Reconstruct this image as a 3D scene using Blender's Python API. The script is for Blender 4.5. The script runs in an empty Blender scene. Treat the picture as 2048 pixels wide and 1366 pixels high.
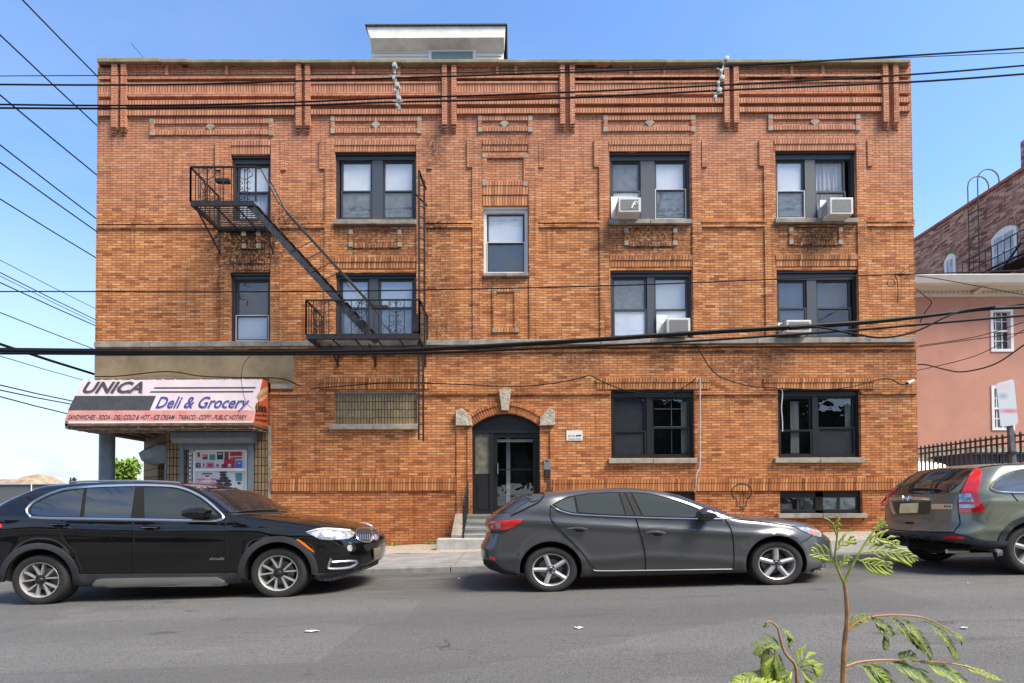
import bpy, bmesh, math, random
import numpy as np
from mathutils import Vector, Matrix
R = math.radians
random.seed(7)
# ------------------------------------------------------------------ camera, sky, sun, exposure
FPX = 1105.0; PCX = 1024.0; PCY = 985.0
CAMP = Vector((0.0, -13.3, 1.07))
PITCH = R(1.1); ROLL = R(0.27)
_f = Vector((0, math.cos(PITCH), math.sin(PITCH)))
_r0 = Vector((1, 0, 0)); _u0 = Vector((0, -math.sin(PITCH), math.cos(PITCH)))
_r = _r0 * math.cos(ROLL) - _u0 * math.sin(ROLL)
_u = _r0 * math.sin(ROLL) + _u0 * math.cos(ROLL)
sc = bpy.context.scene
cd = bpy.data.cameras.new("camera"); cam = bpy.data.objects.new("camera", cd)
sc.collection.objects.link(cam); sc.camera = cam
cam.matrix_world = Matrix(((_r.x, _u.x, -_f.x, CAMP.x), (_r.y, _u.y, -_f.y, CAMP.y), (_r.z, _u.z, -_f.z, CAMP.z), (0, 0, 0, 1)))
cd.sensor_width = 36; cd.lens = FPX / 2048 * 36
cd.shift_x = (1024 - PCX) / 2048; cd.shift_y = (PCY - 683) / 2048
cd.clip_end = 2000; cd.clip_start = 0.05
def ray(px, py):
    return (_f + _r * ((px - PCX) / FPX) - _u * ((py - PCY) / FPX))
def W(px, py, Y):
    d = ray(px, py); t = (Y - CAMP.y) / d.y
    return CAMP + d * t
def WP(px, py, p0, n):
    d = ray(px, py); t = (Vector(p0) - CAMP).dot(n) / d.dot(n)
    return CAMP + d * t
SUN_EL = 54; SUN_AZ = 58          # azimuth from -Y (behind the camera), negative = left
sd = Vector((math.sin(R(SUN_AZ)) * math.cos(R(SUN_EL)), -math.cos(R(SUN_AZ)) * math.cos(R(SUN_EL)), math.sin(R(SUN_EL))))
w = bpy.data.worlds.new("World"); sc.world = w; w.use_nodes = True
nt = w.node_tree; N = nt.nodes; L = nt.links
for n in list(N): N.remove(n)
out = N.new('ShaderNodeOutputWorld'); bg = N.new('ShaderNodeBackground'); sky = N.new('ShaderNodeTexSky')
sky.sky_type = 'NISHITA'; sky.sun_disc = False; sky.sun_elevation = R(SUN_EL)
sky.sun_rotation = math.atan2(sd.x, sd.y); sky.air_density = 1.0; sky.dust_density = 0.6; sky.ozone_density = 3.0
tc = N.new('ShaderNodeTexCoord')
mp = N.new('ShaderNodeMapping'); mp.inputs['Scale'].default_value = (1.0, 1.0, 3.4); mp.inputs['Location'].default_value = (0.35, 0.1, 0.25)
no = N.new('ShaderNodeTexNoise'); no.inputs['Scale'].default_value = 2.1; no.inputs['Detail'].default_value = 6; no.inputs['Roughness'].default_value = 0.55
L.new(tc.outputs['Generated'], mp.inputs[0]); L.new(mp.outputs[0], no.inputs['Vector'])
cr = N.new('ShaderNodeMapRange'); cr.inputs[1].default_value = 0.46; cr.inputs[2].default_value = 0.72
L.new(no.outputs['Fac'], cr.inputs[0])
sx = N.new('ShaderNodeSeparateXYZ'); L.new(tc.outputs['Generated'], sx.inputs[0])
hz = N.new('ShaderNodeMapRange'); hz.inputs[1].default_value = 0.52; hz.inputs[2].default_value = 0.04; hz.inputs[3].default_value = 0.12; hz.inputs[4].default_value = 1.0
L.new(sx.outputs['Z'], hz.inputs[0])
mu = N.new('ShaderNodeMath'); mu.operation = 'MULTIPLY'; L.new(cr.outputs[0], mu.inputs[0]); L.new(hz.outputs[0], mu.inputs[1])
# pale air near the horizon
hz2 = N.new('ShaderNodeMapRange'); hz2.inputs[1].default_value = 0.42; hz2.inputs[2].default_value = 0.0; hz2.inputs[3].default_value = 0.0; hz2.inputs[4].default_value = 0.92
L.new(sx.outputs['Z'], hz2.inputs[0])
mxm = N.new('ShaderNodeMath'); mxm.operation = 'MAXIMUM'; L.new(mu.outputs[0], mxm.inputs[0]); L.new(hz2.outputs[0], mxm.inputs[1])
# broken cloud over the southern half of the sky (behind the viewpoint)
nc = N.new('ShaderNodeTexNoise'); nc.inputs['Scale'].default_value = 3.2; nc.inputs['Detail'].default_value = 7; nc.inputs['Roughness'].default_value = 0.6; nc.inputs['Distortion'].default_value = .4
mp2 = N.new('ShaderNodeMapping'); mp2.inputs['Scale'].default_value = (1.0, 1.0, 2.6); L.new(tc.outputs['Generated'], mp2.inputs[0]); L.new(mp2.outputs[0], nc.inputs['Vector'])
c1 = N.new('ShaderNodeMapRange'); c1.inputs[1].default_value = 0.42; c1.inputs[2].default_value = 0.60; L.new(nc.outputs['Fac'], c1.inputs[0])
c2 = N.new('ShaderNodeMapRange'); c2.inputs[1].default_value = 0.05; c2.inputs[2].default_value = -0.35; L.new(sx.outputs['Y'], c2.inputs[0])
c3 = N.new('ShaderNodeMath'); c3.operation = 'MULTIPLY'; L.new(c1.outputs[0], c3.inputs[0]); L.new(c2.outputs[0], c3.inputs[1])
mx3 = N.new('ShaderNodeMath'); mx3.operation = 'MAXIMUM'; L.new(mxm.outputs[0], mx3.inputs[0]); L.new(c3.outputs[0], mx3.inputs[1])
mix = N.new('ShaderNodeMixRGB'); mix.inputs[2].default_value = (3.75, 4.15, 4.5, 1)
hsv = N.new('ShaderNodeHueSaturation'); hsv.inputs['Saturation'].default_value = 1.12; hsv.inputs['Value'].default_value = 1.62; hsv.inputs['Hue'].default_value = .503
L.new(sky.outputs[0], hsv.inputs['Color'])
L.new(mx3.outputs[0], mix.inputs[0]); L.new(hsv.outputs[0], mix.inputs[1]); L.new(mix.outputs[0], bg.inputs[0])
bg.inputs[1].default_value = 0.10
L.new(bg.outputs[0], out.inputs[0])
sl = bpy.data.lights.new("sun", 'SUN'); sl.energy = 3.6; sl.angle = R(26); sl.color = (1.0, 0.89, 0.72)
so = bpy.data.objects.new("sun", sl); sc.collection.objects.link(so)
so.rotation_euler = sd.to_track_quat('Z', 'Y').to_euler()
so.location = (0, -20, 30)
sc.view_settings.view_transform = 'Standard'; sc.view_settings.look = 'None'
sc.view_settings.exposure = 1.08; sc.view_settings.gamma = 1.0
sc.cycles.max_bounces = 8; sc.cycles.transparent_max_bounces = 12
# ------------------------------------------------------------------ helpers
C = sc.collection
def put(o, label=None, cat=None, group=None, kind=None):
    if label: o['label'] = label
    if cat: o['category'] = cat
    if group: o['group'] = group
    if kind: o['kind'] = kind
    return o
def empty(name, loc, label, cat, group=None):
    o = bpy.data.objects.new(name, None); C.objects.link(o); o.location = loc; o.empty_display_size = 0.2
    return put(o, label, cat, group)
SPLIT = {'corner_stone', 'end_panel', 'frame_jamb', 'rowlock_course', 'panel_frame', 'spandrel_frame', 'brick_pilaster', 'window_sill', 'string_course', 'stucco_fascia', 'brick_course', 'shop_block_wall', 'coping_stone', 'stone_belt', 'clapboard', 'corbelled_pier'} - {'corbelled_pier', 'clapboard'}
class MB:
    def __init__(s): s.v = []; s.f = []; s.m = []
    def face(s, pts, mi=0):
        i = len(s.v); s.v += [tuple(p) for p in pts]; s.f.append(tuple(range(i, i + len(pts)))); s.m.append(mi)
    def raw(s, vs, fs, mi=0):
        i = len(s.v); s.v += [tuple(p) for p in vs]
        for f in fs: s.f.append(tuple(i + k for k in f)); s.m.append(mi)
    def box(s, x0, x1, y0, y1, z0, z1, mi=0):
        if x0 > x1: x0, x1 = x1, x0
        if y0 > y1: y0, y1 = y1, y0
        if z0 > z1: z0, z1 = z1, z0
        s.raw([(x0, y0, z0), (x1, y0, z0), (x1, y1, z0), (x0, y1, z0), (x0, y0, z1), (x1, y0, z1), (x1, y1, z1), (x0, y1, z1)],
              [(0, 3, 2, 1), (4, 5, 6, 7), (0, 1, 5, 4), (1, 2, 6, 5), (2, 3, 7, 6), (3, 0, 4, 7)], mi)
        return s
    def pbox(s, px0, py0, px1, py1, yf, yb, mi=0, ref=None):
        """box whose front rectangle is read at the plane y=ref (default yf)"""
        r_ = yf if ref is None else ref
        cx, cy = (px0 + px1) / 2, (py0 + py1) / 2
        s.box(W(px0, cy, r_).x, W(px1, cy, r_).x, yf, yb, W(cx, py1, r_).z, W(cx, py0, r_).z, mi); return s
    def prism(s, pts, off, mi=0):
        """polygon pts (3d, list) extruded by vector off"""
        n = len(pts); off = Vector(off); a = [Vector(p) for p in pts]; b = [p + off for p in a]
        s.raw(a + b, [tuple(range(n)), tuple(range(2 * n - 1, n - 1, -1))] + [(i, i + n, (i + 1) % n + n, (i + 1) % n) for i in range(n)], mi); return s
    def bar(s, a, b, wx, wy=None, up=(0, 0, 1), mi=0):
        a = Vector(a); b = Vector(b); wy = wy or wx; d = (b - a).normalized(); up = Vector(up)
        if abs(d.dot(up)) > .98: up = Vector((0, 1, 0))
        x = d.cross(up).normalized() * wx / 2; y = x.cross(d).normalized() * wy / 2
        s.raw([a - x - y, a + x - y, a + x + y, a - x + y, b - x - y, b + x - y, b + x + y, b - x + y],
              [(0, 3, 2, 1), (4, 5, 6, 7), (0, 1, 5, 4), (1, 2, 6, 5), (2, 3, 7, 6), (3, 0, 4, 7)], mi); return s
    def tube(s, pts, r, n=6, mi=0, close=True):
        pts = [Vector(p) for p in pts]; m = len(pts)
        rr = r if isinstance(r, (list, tuple)) else [r] * m
        base = len(s.v); px_ = None
        for i, p in enumerate(pts):
            d = (pts[min(i + 1, m - 1)] - pts[max(i - 1, 0)])
            d = d.normalized() if d.length > 1e-9 else Vector((1, 0, 0))
            if px_ is None: px_ = d.orthogonal().normalized()
            px_ = (px_ - d * px_.dot(d)); px_ = px_.normalized() if px_.length > 1e-6 else d.orthogonal().normalized()
            q = d.cross(px_)
            for k in range(n):
                a = 2 * math.pi * k / n
                s.v.append(tuple(p + (px_ * math.cos(a) + q * math.sin(a)) * rr[i]))
        for i in range(m - 1):
            for k in range(n):
                s.f.append((base + i * n + k, base + i * n + (k + 1) % n, base + (i + 1) * n + (k + 1) % n, base + (i + 1) * n + k)); s.m.append(mi)
        if close:
            s.f.append(tuple(base + k for k in range(n))[::-1]); s.m.append(mi)
            s.f.append(tuple(base + (m - 1) * n + k for k in range(n))); s.m.append(mi)
        return s
    def lathe(s, prof, c, axis='y', n=40, sx=1.0, mi=0, sz=1.0):
        """prof: list of (r, t); axis y: circle in xz, t along +y"""
        base = len(s.v); m = len(prof)
        for (r, t) in prof:
            for k in range(n):
                a = 2 * math.pi * k / n
                if axis == 'y': s.v.append((c[0] + r * math.cos(a) * sx, c[1] + t, c[2] + r * math.sin(a) * sz))
                else: s.v.append((c[0] + r * math.cos(a), c[1] + r * math.sin(a), c[2] + t))
        for i in range(m - 1):
            for k in range(n):
                s.f.append((base + i * n + k, base + i * n + (k + 1) % n, base + (i + 1) * n + (k + 1) % n, base + (i + 1) * n + k)); s.m.append(mi)
        return s
    def obj(s, name, mat, parent=None, smooth=False, rel=None, bevel=0, recalc=True):
        if name in SPLIT and len(s.v) > 8 or (name == 'end_panel' and len(s.f) > 1):
            k = 4 if name == 'end_panel' else 8; o = None
            for i in range(0, len(s.v), k):
                m_ = MB(); m_.v = s.v[i:i + k]; m_.f = [tuple(a - i for a in f) for f in s.f if i <= f[0] < i + k]; m_.m = [0] * len(m_.f)
                o = m_.obj(name, mat, parent, smooth, rel, bevel, recalc)
            return o
        me = bpy.data.meshes.new(name); me.from_pydata(s.v, [], s.f); me.validate()
        mats = mat if isinstance(mat, (list, tuple)) else [mat]
        for m_ in mats: me.materials.append(m_)
        if len(mats) > 1 and len(me.polygons) == len(s.m):
            me.polygons.foreach_set('material_index', s.m)
        if recalc:
            bm = bmesh.new(); bm.from_mesh(me)
            if smooth: bmesh.ops.remove_doubles(bm, verts=bm.verts, dist=1e-5)
            bmesh.ops.recalc_face_normals(bm, faces=bm.faces)
            if smooth:
                for e in bm.edges:
                    if len(e.link_faces) == 2 and e.calc_face_angle(0) > R(38): e.smooth = False
            bm.to_mesh(me); bm.free()
        if smooth:
            for p in me.polygons: p.use_smooth = True
        o = bpy.data.objects.new(name, me); C.objects.link(o)
        if bevel:
            b = o.modifiers.new('bevel', 'BEVEL'); b.width = bevel; b.segments = 2; b.limit_method = 'ANGLE'
        if parent is not None:
            o.parent = parent; o.matrix_parent_inverse = Matrix.Translation(-wpos(parent))
        return o
def wpos(o):
    p = Vector(o.location)
    return p if o.type == 'EMPTY' else Vector((0, 0, 0))
def smooth_path(pts, n=8):
    pts = [Vector(p) for p in pts]; o = []
    for i in range(len(pts) - 1):
        p0 = pts[max(i - 1, 0)]; p1 = pts[i]; p2 = pts[i + 1]; p3 = pts[min(i + 2, len(pts) - 1)]
        for k in range(n):
            t = k / n; t2 = t * t; t3 = t2 * t
            o.append(0.5 * ((2 * p1) + (p2 - p0) * t + (2 * p0 - 5 * p1 + 4 * p2 - p3) * t2 + (3 * p1 - p0 - 3 * p2 + p3) * t3))
    o.append(pts[-1]); return o
# ------------------------------------------------------------------ materials
MATS = {}
def mat(name, col, rough=0.6, metal=0.0, spec=0.5, noise=0.0, nscale=8.0, bump=0.0, coat=0.0, col2=None, bscale=None, ior=None, nx=(1, 1, 1)):
    if name in MATS: return MATS[name]
    m = bpy.data.materials.new(name); m.use_nodes = True; MATS[name] = m
    nt = m.node_tree; b = nt.nodes['Principled BSDF']
    b.inputs['Base Color'].default_value = (*col, 1); b.inputs['Roughness'].default_value = rough
    b.inputs['Metallic'].default_value = metal; b.inputs['Specular IOR Level'].default_value = spec
    b.inputs['Coat Weight'].default_value = coat; b.inputs['Coat Roughness'].default_value = 0.03
    if ior: b.inputs['IOR'].default_value = ior
    if noise or bump or col2:
        g = nt.nodes.new('ShaderNodeNewGeometry'); mp = nt.nodes.new('ShaderNodeMapping'); mp.inputs['Scale'].default_value = nx
        nt.links.new(g.outputs['Position'], mp.inputs[0])
        n = nt.nodes.new('ShaderNodeTexNoise'); n.inputs['Scale'].default_value = nscale; n.inputs['Detail'].default_value = 7; n.inputs['Roughness'].default_value = 0.62
        nt.links.new(mp.outputs[0], n.inputs['Vector'])
        c2 = col2 or tuple(c * (1 - noise) for c in col)
        c1 = col if col2 else tuple(min(1, c * (1 + noise)) for c in col)
        mr = nt.nodes.new('ShaderNodeMapRange'); mr.inputs[1].default_value = 0.35; mr.inputs[2].default_value = 0.65
        nt.links.new(n.outputs['Fac'], mr.inputs[0])
        mx = nt.nodes.new('ShaderNodeMixRGB'); mx.inputs[1].default_value = (*c2, 1); mx.inputs[2].default_value = (*c1, 1)
        nt.links.new(mr.outputs[0], mx.inputs[0]); nt.links.new(mx.outputs[0], b.inputs['Base Color'])
        if bump:
            n2 = nt.nodes.new('ShaderNodeTexNoise'); n2.inputs['Scale'].default_value = bscale or nscale * 4; n2.inputs['Detail'].default_value = 4
            nt.links.new(g.outputs['Position'], n2.inputs['Vector'])
            bp = nt.nodes.new('ShaderNodeBump'); bp.inputs['Strength'].default_value = bump; bp.inputs['Distance'].default_value = 0.02
            nt.links.new(n2.outputs['Fac'], bp.inputs['Height']); nt.links.new(bp.outputs[0], b.inputs['Normal'])
    return m
# soot / stain places on the facade: (x, z, rx, rz, strength) filled from photo pixels
STAINS = []
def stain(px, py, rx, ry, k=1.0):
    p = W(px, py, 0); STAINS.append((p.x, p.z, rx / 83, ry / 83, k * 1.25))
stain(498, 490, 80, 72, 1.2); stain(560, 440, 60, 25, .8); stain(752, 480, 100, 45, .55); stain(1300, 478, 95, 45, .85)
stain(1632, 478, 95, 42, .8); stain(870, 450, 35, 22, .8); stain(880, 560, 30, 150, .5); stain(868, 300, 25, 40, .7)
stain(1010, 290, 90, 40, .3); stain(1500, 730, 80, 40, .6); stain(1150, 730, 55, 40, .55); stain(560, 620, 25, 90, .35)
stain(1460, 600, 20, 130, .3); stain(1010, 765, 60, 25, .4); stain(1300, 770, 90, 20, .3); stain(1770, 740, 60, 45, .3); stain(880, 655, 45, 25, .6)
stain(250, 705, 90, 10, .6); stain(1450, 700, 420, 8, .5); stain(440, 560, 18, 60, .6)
def brick_mat(name, mode='run', dark=1.0, bl=0.225, ch=0.061, plain=False):
    """mode 'run': bricks laid flat; 'up': bricks standing on end"""
    m = bpy.data.materials.new(name); m.use_nodes = True; MATS[name] = m
    nt = m.node_tree; b = nt.nodes['Principled BSDF']; b.inputs['Roughness'].default_value = 0.85; b.inputs['Specular IOR Level'].default_value = 0.25
    nn = nt.nodes.new; lk = nt.links.new
    g = nn('ShaderNodeNewGeometry'); s = nn('ShaderNodeSeparateXYZ'); lk(g.outputs['Position'], s.inputs[0])
    def math_(op, a, c=None):
        q = nn('ShaderNodeMath'); q.operation = op
        for i, v in enumerate((a, c)):
            if v is None: continue
            if hasattr(v, 'is_output') or not isinstance(v, (int, float)): lk(v, q.inputs[i])
            else: q.inputs[i].default_value = v
        return q.outputs[0]
    h = math_('ADD', s.outputs['X'], s.outputs['Y'])
    cm = nn('ShaderNodeCombineXYZ')
    if mode == 'run': lk(h, cm.inputs[0]); lk(s.outputs['Z'], cm.inputs[1])
    else: lk(math_('ADD', s.outputs['Z'], 3.0), cm.inputs[0]); lk(h, cm.inputs[1])
    # slight irregularity of the laying
    nz = nn('ShaderNodeTexNoise'); nz.inputs['Scale'].default_value = 1.6; nz.inputs['Detail'].default_value = 2
    lk(g.outputs['Position'], nz.inputs['Vector'])
    vm = nn('ShaderNodeVectorMath'); vm.operation = 'MULTIPLY_ADD'; vm.inputs[1].default_value = (0.03, 0.03, 0); lk(nz.outputs['Color'], vm.inputs[0]); lk(cm.outputs[0], vm.inputs[2])
    bt = nn('ShaderNodeTexBrick'); lk(vm.outputs[0], bt.inputs['Vector'])
    bt.inputs['Color1'].default_value = (0, 0, 0, 1); bt.inputs['Color2'].default_value = (1, 1, 1, 1); bt.inputs['Mortar'].default_value = (0.5, 0.5, 0.5, 1)
    bt.inputs['Scale'].default_value = 1.0; bt.inputs['Mortar Size'].default_value = 0.0062 if mode == 'run' else 0.0085; bt.inputs['Mortar Smooth'].default_value = 0.25; bt.inputs['Bias'].default_value = 0.0
    if mode == 'run': bt.inputs['Brick Width'].default_value = bl; bt.inputs['Row Height'].default_value = ch
    else: bt.inputs['Brick Width'].default_value = 40.0; bt.inputs['Row Height'].default_value = 0.068; bt.offset = 0
    ramp = nn('ShaderNodeValToRGB'); lk(bt.outputs['Color'], ramp.inputs[0])
    e = ramp.color_ramp.elements; e[0].position = 0.0; e[1].position = 1.0
    if not plain: cols = [(0.0, (.30, .105, .045)), (.12, (.46, .180, .073)), (.5, (.575, .235, .094)), (.85, (.65, .295, .122)), (1.0, (.71, .37, .18))]
    else: cols = plain
    e[0].color = (*cols[0][1], 1); e[1].color = (*cols[-1][1], 1)
    for p_, c_ in cols[1:-1]:
        q = ramp.color_ramp.elements.new(p_); q.color = (*c_, 1)
    col = ramp.outputs[0]
    # broad tone change of the bricks: paler and pinker towards the top courses, redder at the base
    def mixc(fac, a, bcol, typ='MIX'):
        q = nn('ShaderNodeMixRGB'); q.blend_type = typ
        if isinstance(fac, (int, float)): q.inputs[0].default_value = fac
        else: lk(fac, q.inputs[0])
        lk(a, q.inputs[1])
        if isinstance(bcol, tuple): q.inputs[2].default_value = (*bcol, 1)
        else: lk(bcol, q.inputs[2])
        return q.outputs[0]
    def mrange(v, a, b_, c_=0, d_=1):
        q = nn('ShaderNodeMapRange'); lk(v, q.inputs[0])
        for i, k in enumerate((a, b_, c_, d_)): q.inputs[i + 1].default_value = k
        return q.outputs[0]
    n1 = nn('ShaderNodeTexNoise'); n1.inputs['Scale'].default_value = 0.55; n1.inputs['Detail'].default_value = 5; lk(g.outputs['Position'], n1.inputs['Vector'])
    if not plain:
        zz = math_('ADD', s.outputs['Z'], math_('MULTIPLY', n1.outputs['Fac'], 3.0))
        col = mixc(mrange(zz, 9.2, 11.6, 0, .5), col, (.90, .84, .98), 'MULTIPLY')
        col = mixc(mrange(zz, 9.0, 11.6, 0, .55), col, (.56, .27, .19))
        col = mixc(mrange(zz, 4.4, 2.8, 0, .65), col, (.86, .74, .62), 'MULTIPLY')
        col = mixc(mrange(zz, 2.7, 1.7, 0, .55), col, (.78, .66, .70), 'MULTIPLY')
    # mid-size blotches
    n2 = nn('ShaderNodeTexNoise'); n2.inputs['Scale'].default_value = 2.3; n2.inputs['Detail'].default_value = 8; n2.inputs['Roughness'].default_value = 0.7; lk(g.outputs['Position'], n2.inputs['Vector'])
    col = mixc(mrange(n2.outputs['Fac'], .42, .75, 0, .38), col, (.55, .50, .50), 'MULTIPLY')
    col = mixc(mrange(n2.outputs['Fac'], .48, .25, 0, .30), col, (1.25, 1.2, 1.1), 'MULTIPLY')
    # rain streaks
    mp = nn('ShaderNodeMapping'); mp.inputs['Scale'].default_value = (6, 6, .45); lk(g.outputs['Position'], mp.inputs[0])
    n3 = nn('ShaderNodeTexNoise'); n3.inputs['Scale'].default_value = 1.6; n3.inputs['Detail'].default_value = 5; lk(mp.outputs[0], n3.inputs['Vector'])
    col = mixc(mrange(n3.outputs['Fac'], .54, .72, 0, .60), col, (.42, .36, .35), 'MULTIPLY')
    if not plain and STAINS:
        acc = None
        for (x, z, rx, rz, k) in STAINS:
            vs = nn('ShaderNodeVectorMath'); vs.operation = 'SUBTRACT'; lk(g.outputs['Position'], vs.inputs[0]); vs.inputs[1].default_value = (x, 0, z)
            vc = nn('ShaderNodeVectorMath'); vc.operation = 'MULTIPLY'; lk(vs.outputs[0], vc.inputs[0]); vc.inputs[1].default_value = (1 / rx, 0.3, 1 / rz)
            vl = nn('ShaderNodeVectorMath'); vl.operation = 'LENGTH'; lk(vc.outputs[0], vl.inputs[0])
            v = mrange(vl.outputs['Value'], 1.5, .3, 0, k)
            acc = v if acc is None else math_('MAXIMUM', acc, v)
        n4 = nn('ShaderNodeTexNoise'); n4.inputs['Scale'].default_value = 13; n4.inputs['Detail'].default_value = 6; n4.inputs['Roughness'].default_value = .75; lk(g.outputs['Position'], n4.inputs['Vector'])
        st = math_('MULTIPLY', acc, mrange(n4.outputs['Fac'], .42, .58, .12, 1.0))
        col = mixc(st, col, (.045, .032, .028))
    mort = (.034, .015, .010) if not plain else (.06, .045, .035)
    col = mixc(mrange(bt.outputs['Fac'], 0, 1, 0, .88), col, mort)
    lk(col, b.inputs['Base Color'])
    bp = nn('ShaderNodeBump'); bp.inputs['Strength'].default_value = 0.6; bp.inputs['Distance'].default_value = 0.006; bp.invert = True
    lk(bt.outputs['Fac'], bp.inputs['Height']); lk(bp.outputs[0], b.inputs['Normal'])
    return m
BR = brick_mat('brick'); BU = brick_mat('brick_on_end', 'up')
BRED = brick_mat('old_red_brick', 'run', plain=[(0, (.16, .07, .05)), (.3, (.36, .18, .13)), (.6, (.46, .26, .19)), (1.0, (.60, .40, .31))], ch=0.085, bl=.30)
STONE = mat('limestone', (.33, .29, .23), .85, noise=.22, nscale=5, bump=.3, bscale=40)
STONE2 = mat('grey_sill_stone', (.27, .25, .22), .85, noise=.3, nscale=4, bump=.3, bscale=40)
MOSS = mat('mossy_coping_stone', (.20, .17, .09), .9, noise=.3, nscale=3, col2=(.34, .28, .19))
STUCCO = mat('tan_stucco', (.33, .25, .15), .9, noise=.25, nscale=1.6, bump=.25, bscale=30, col2=(.20, .15, .09))
FRAME = mat('charcoal_frame_paint', (.034, .039, .048), .45)
FRAME2 = mat('slate_mullion_paint', (.058, .068, .088), .45)
DARKF = mat('black_frame_paint', (.012, .012, .013), .4)
WHITEF = mat('white_vinyl', (.72, .73, .74), .4, noise=.05, nscale=5)
WHITEP = mat('white_plastic', (.74, .74, .72), .4, noise=.06, nscale=9)
IRON = mat('black_iron_paint', (.016, .015, .016), .5, noise=.3, nscale=12)
IRONG = mat('grey_iron_paint', (.045, .048, .056), .5, noise=.4, nscale=9, col2=(.014, .015, .018))
RUBBER = mat('cable_rubber', (.008, .008, .009), .6, spec=.2)
CHROME = mat('chrome', (.80, .81, .82), .28, 1.0)
ALU = mat('brushed_alloy', (.55, .56, .57), .33, .9)
CONC = mat('sidewalk_concrete', (.22, .215, .205), .9, noise=.2, nscale=2.2, bump=.2, bscale=60)
CONC2 = mat('step_concrete', (.37, .37, .35), .9, noise=.22, nscale=4, bump=.3, bscale=40)
KERB = mat('kerb_stone', (.20, .20, .20), .9, noise=.25, nscale=5, bump=.3, bscale=40)
GRAVEL = mat('gravel', (.33, .29, .24), .95, noise=.5, nscale=22, bump=.9, bscale=30)
DARK = mat('dark_interior', (.012, .012, .013), .8)
def glass_mat(name, tint=(.95, .97, 1.0), gloss=.03, rough=.01):
    m = bpy.data.materials.new(name); m.use_nodes = True; nt = m.node_tree; MATS[name] = m
    for n in list(nt.nodes): nt.nodes.remove(n)
    o = nt.nodes.new('ShaderNodeOutputMaterial'); t = nt.nodes.new('ShaderNodeBsdfTransparent'); g = nt.nodes.new('ShaderNodeBsdfGlossy')
    mx = nt.nodes.new('ShaderNodeMixShader'); t.inputs[0].default_value = (*tint, 1); g.inputs['Roughness'].default_value = rough
    fr0 = nt.nodes.new('ShaderNodeLayerWeight'); fr0.inputs[0].default_value = .5
    pw = nt.nodes.new('ShaderNodeMath'); pw.operation = 'POWER'; pw.inputs[1].default_value = 4; nt.links.new(fr0.outputs['Facing'], pw.inputs[0])
    fr = nt.nodes.new('ShaderNodeMath'); fr.operation = 'MULTIPLY'; fr.inputs[1].default_value = .7; nt.links.new(pw.outputs[0], fr.inputs[0])
    ad = nt.nodes.new('ShaderNodeMath'); ad.operation = 'ADD'; ad.inputs[1].default_value = gloss + .04; ad.use_clamp = True
    # old panes are slightly wavy
    nz = nt.nodes.new('ShaderNodeTexNoise'); nz.inputs['Scale'].default_value = 2.2; ge = nt.nodes.new('ShaderNodeNewGeometry'); nt.links.new(ge.outputs['Position'], nz.inputs['Vector'])
    bp = nt.nodes.new('ShaderNodeBump'); bp.inputs['Strength'].default_value = .12; bp.inputs['Distance'].default_value = .05
    nt.links.new(nz.outputs['Fac'], bp.inputs['Height']); nt.links.new(bp.outputs[0], g.inputs['Normal'])
    nt.links.new(fr.outputs[0], ad.inputs[0]); nt.links.new(ad.outputs[0], mx.inputs[0]); nt.links.new(t.outputs[0], mx.inputs[1]); nt.links.new(g.outputs[0], mx.inputs[2]); nt.links.new(mx.outputs[0], o.inputs[0])
    return m
GLASS = glass_mat('window_glass')
BLIND = mat('white_window_shade', (.84, .85, .86), .8, noise=.10, nscale=1.6)
SCREEN = mat('insect_screen', (.17, .20, .225), .7, noise=.25, nscale=6)
SCREEND = mat('dark_insect_screen', (.035, .038, .042), .7, noise=.2, nscale=6)
CURT = mat('grey_curtain', (.55, .55, .57), .9, noise=.35, nscale=5, nx=(6, 6, .3))
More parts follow.
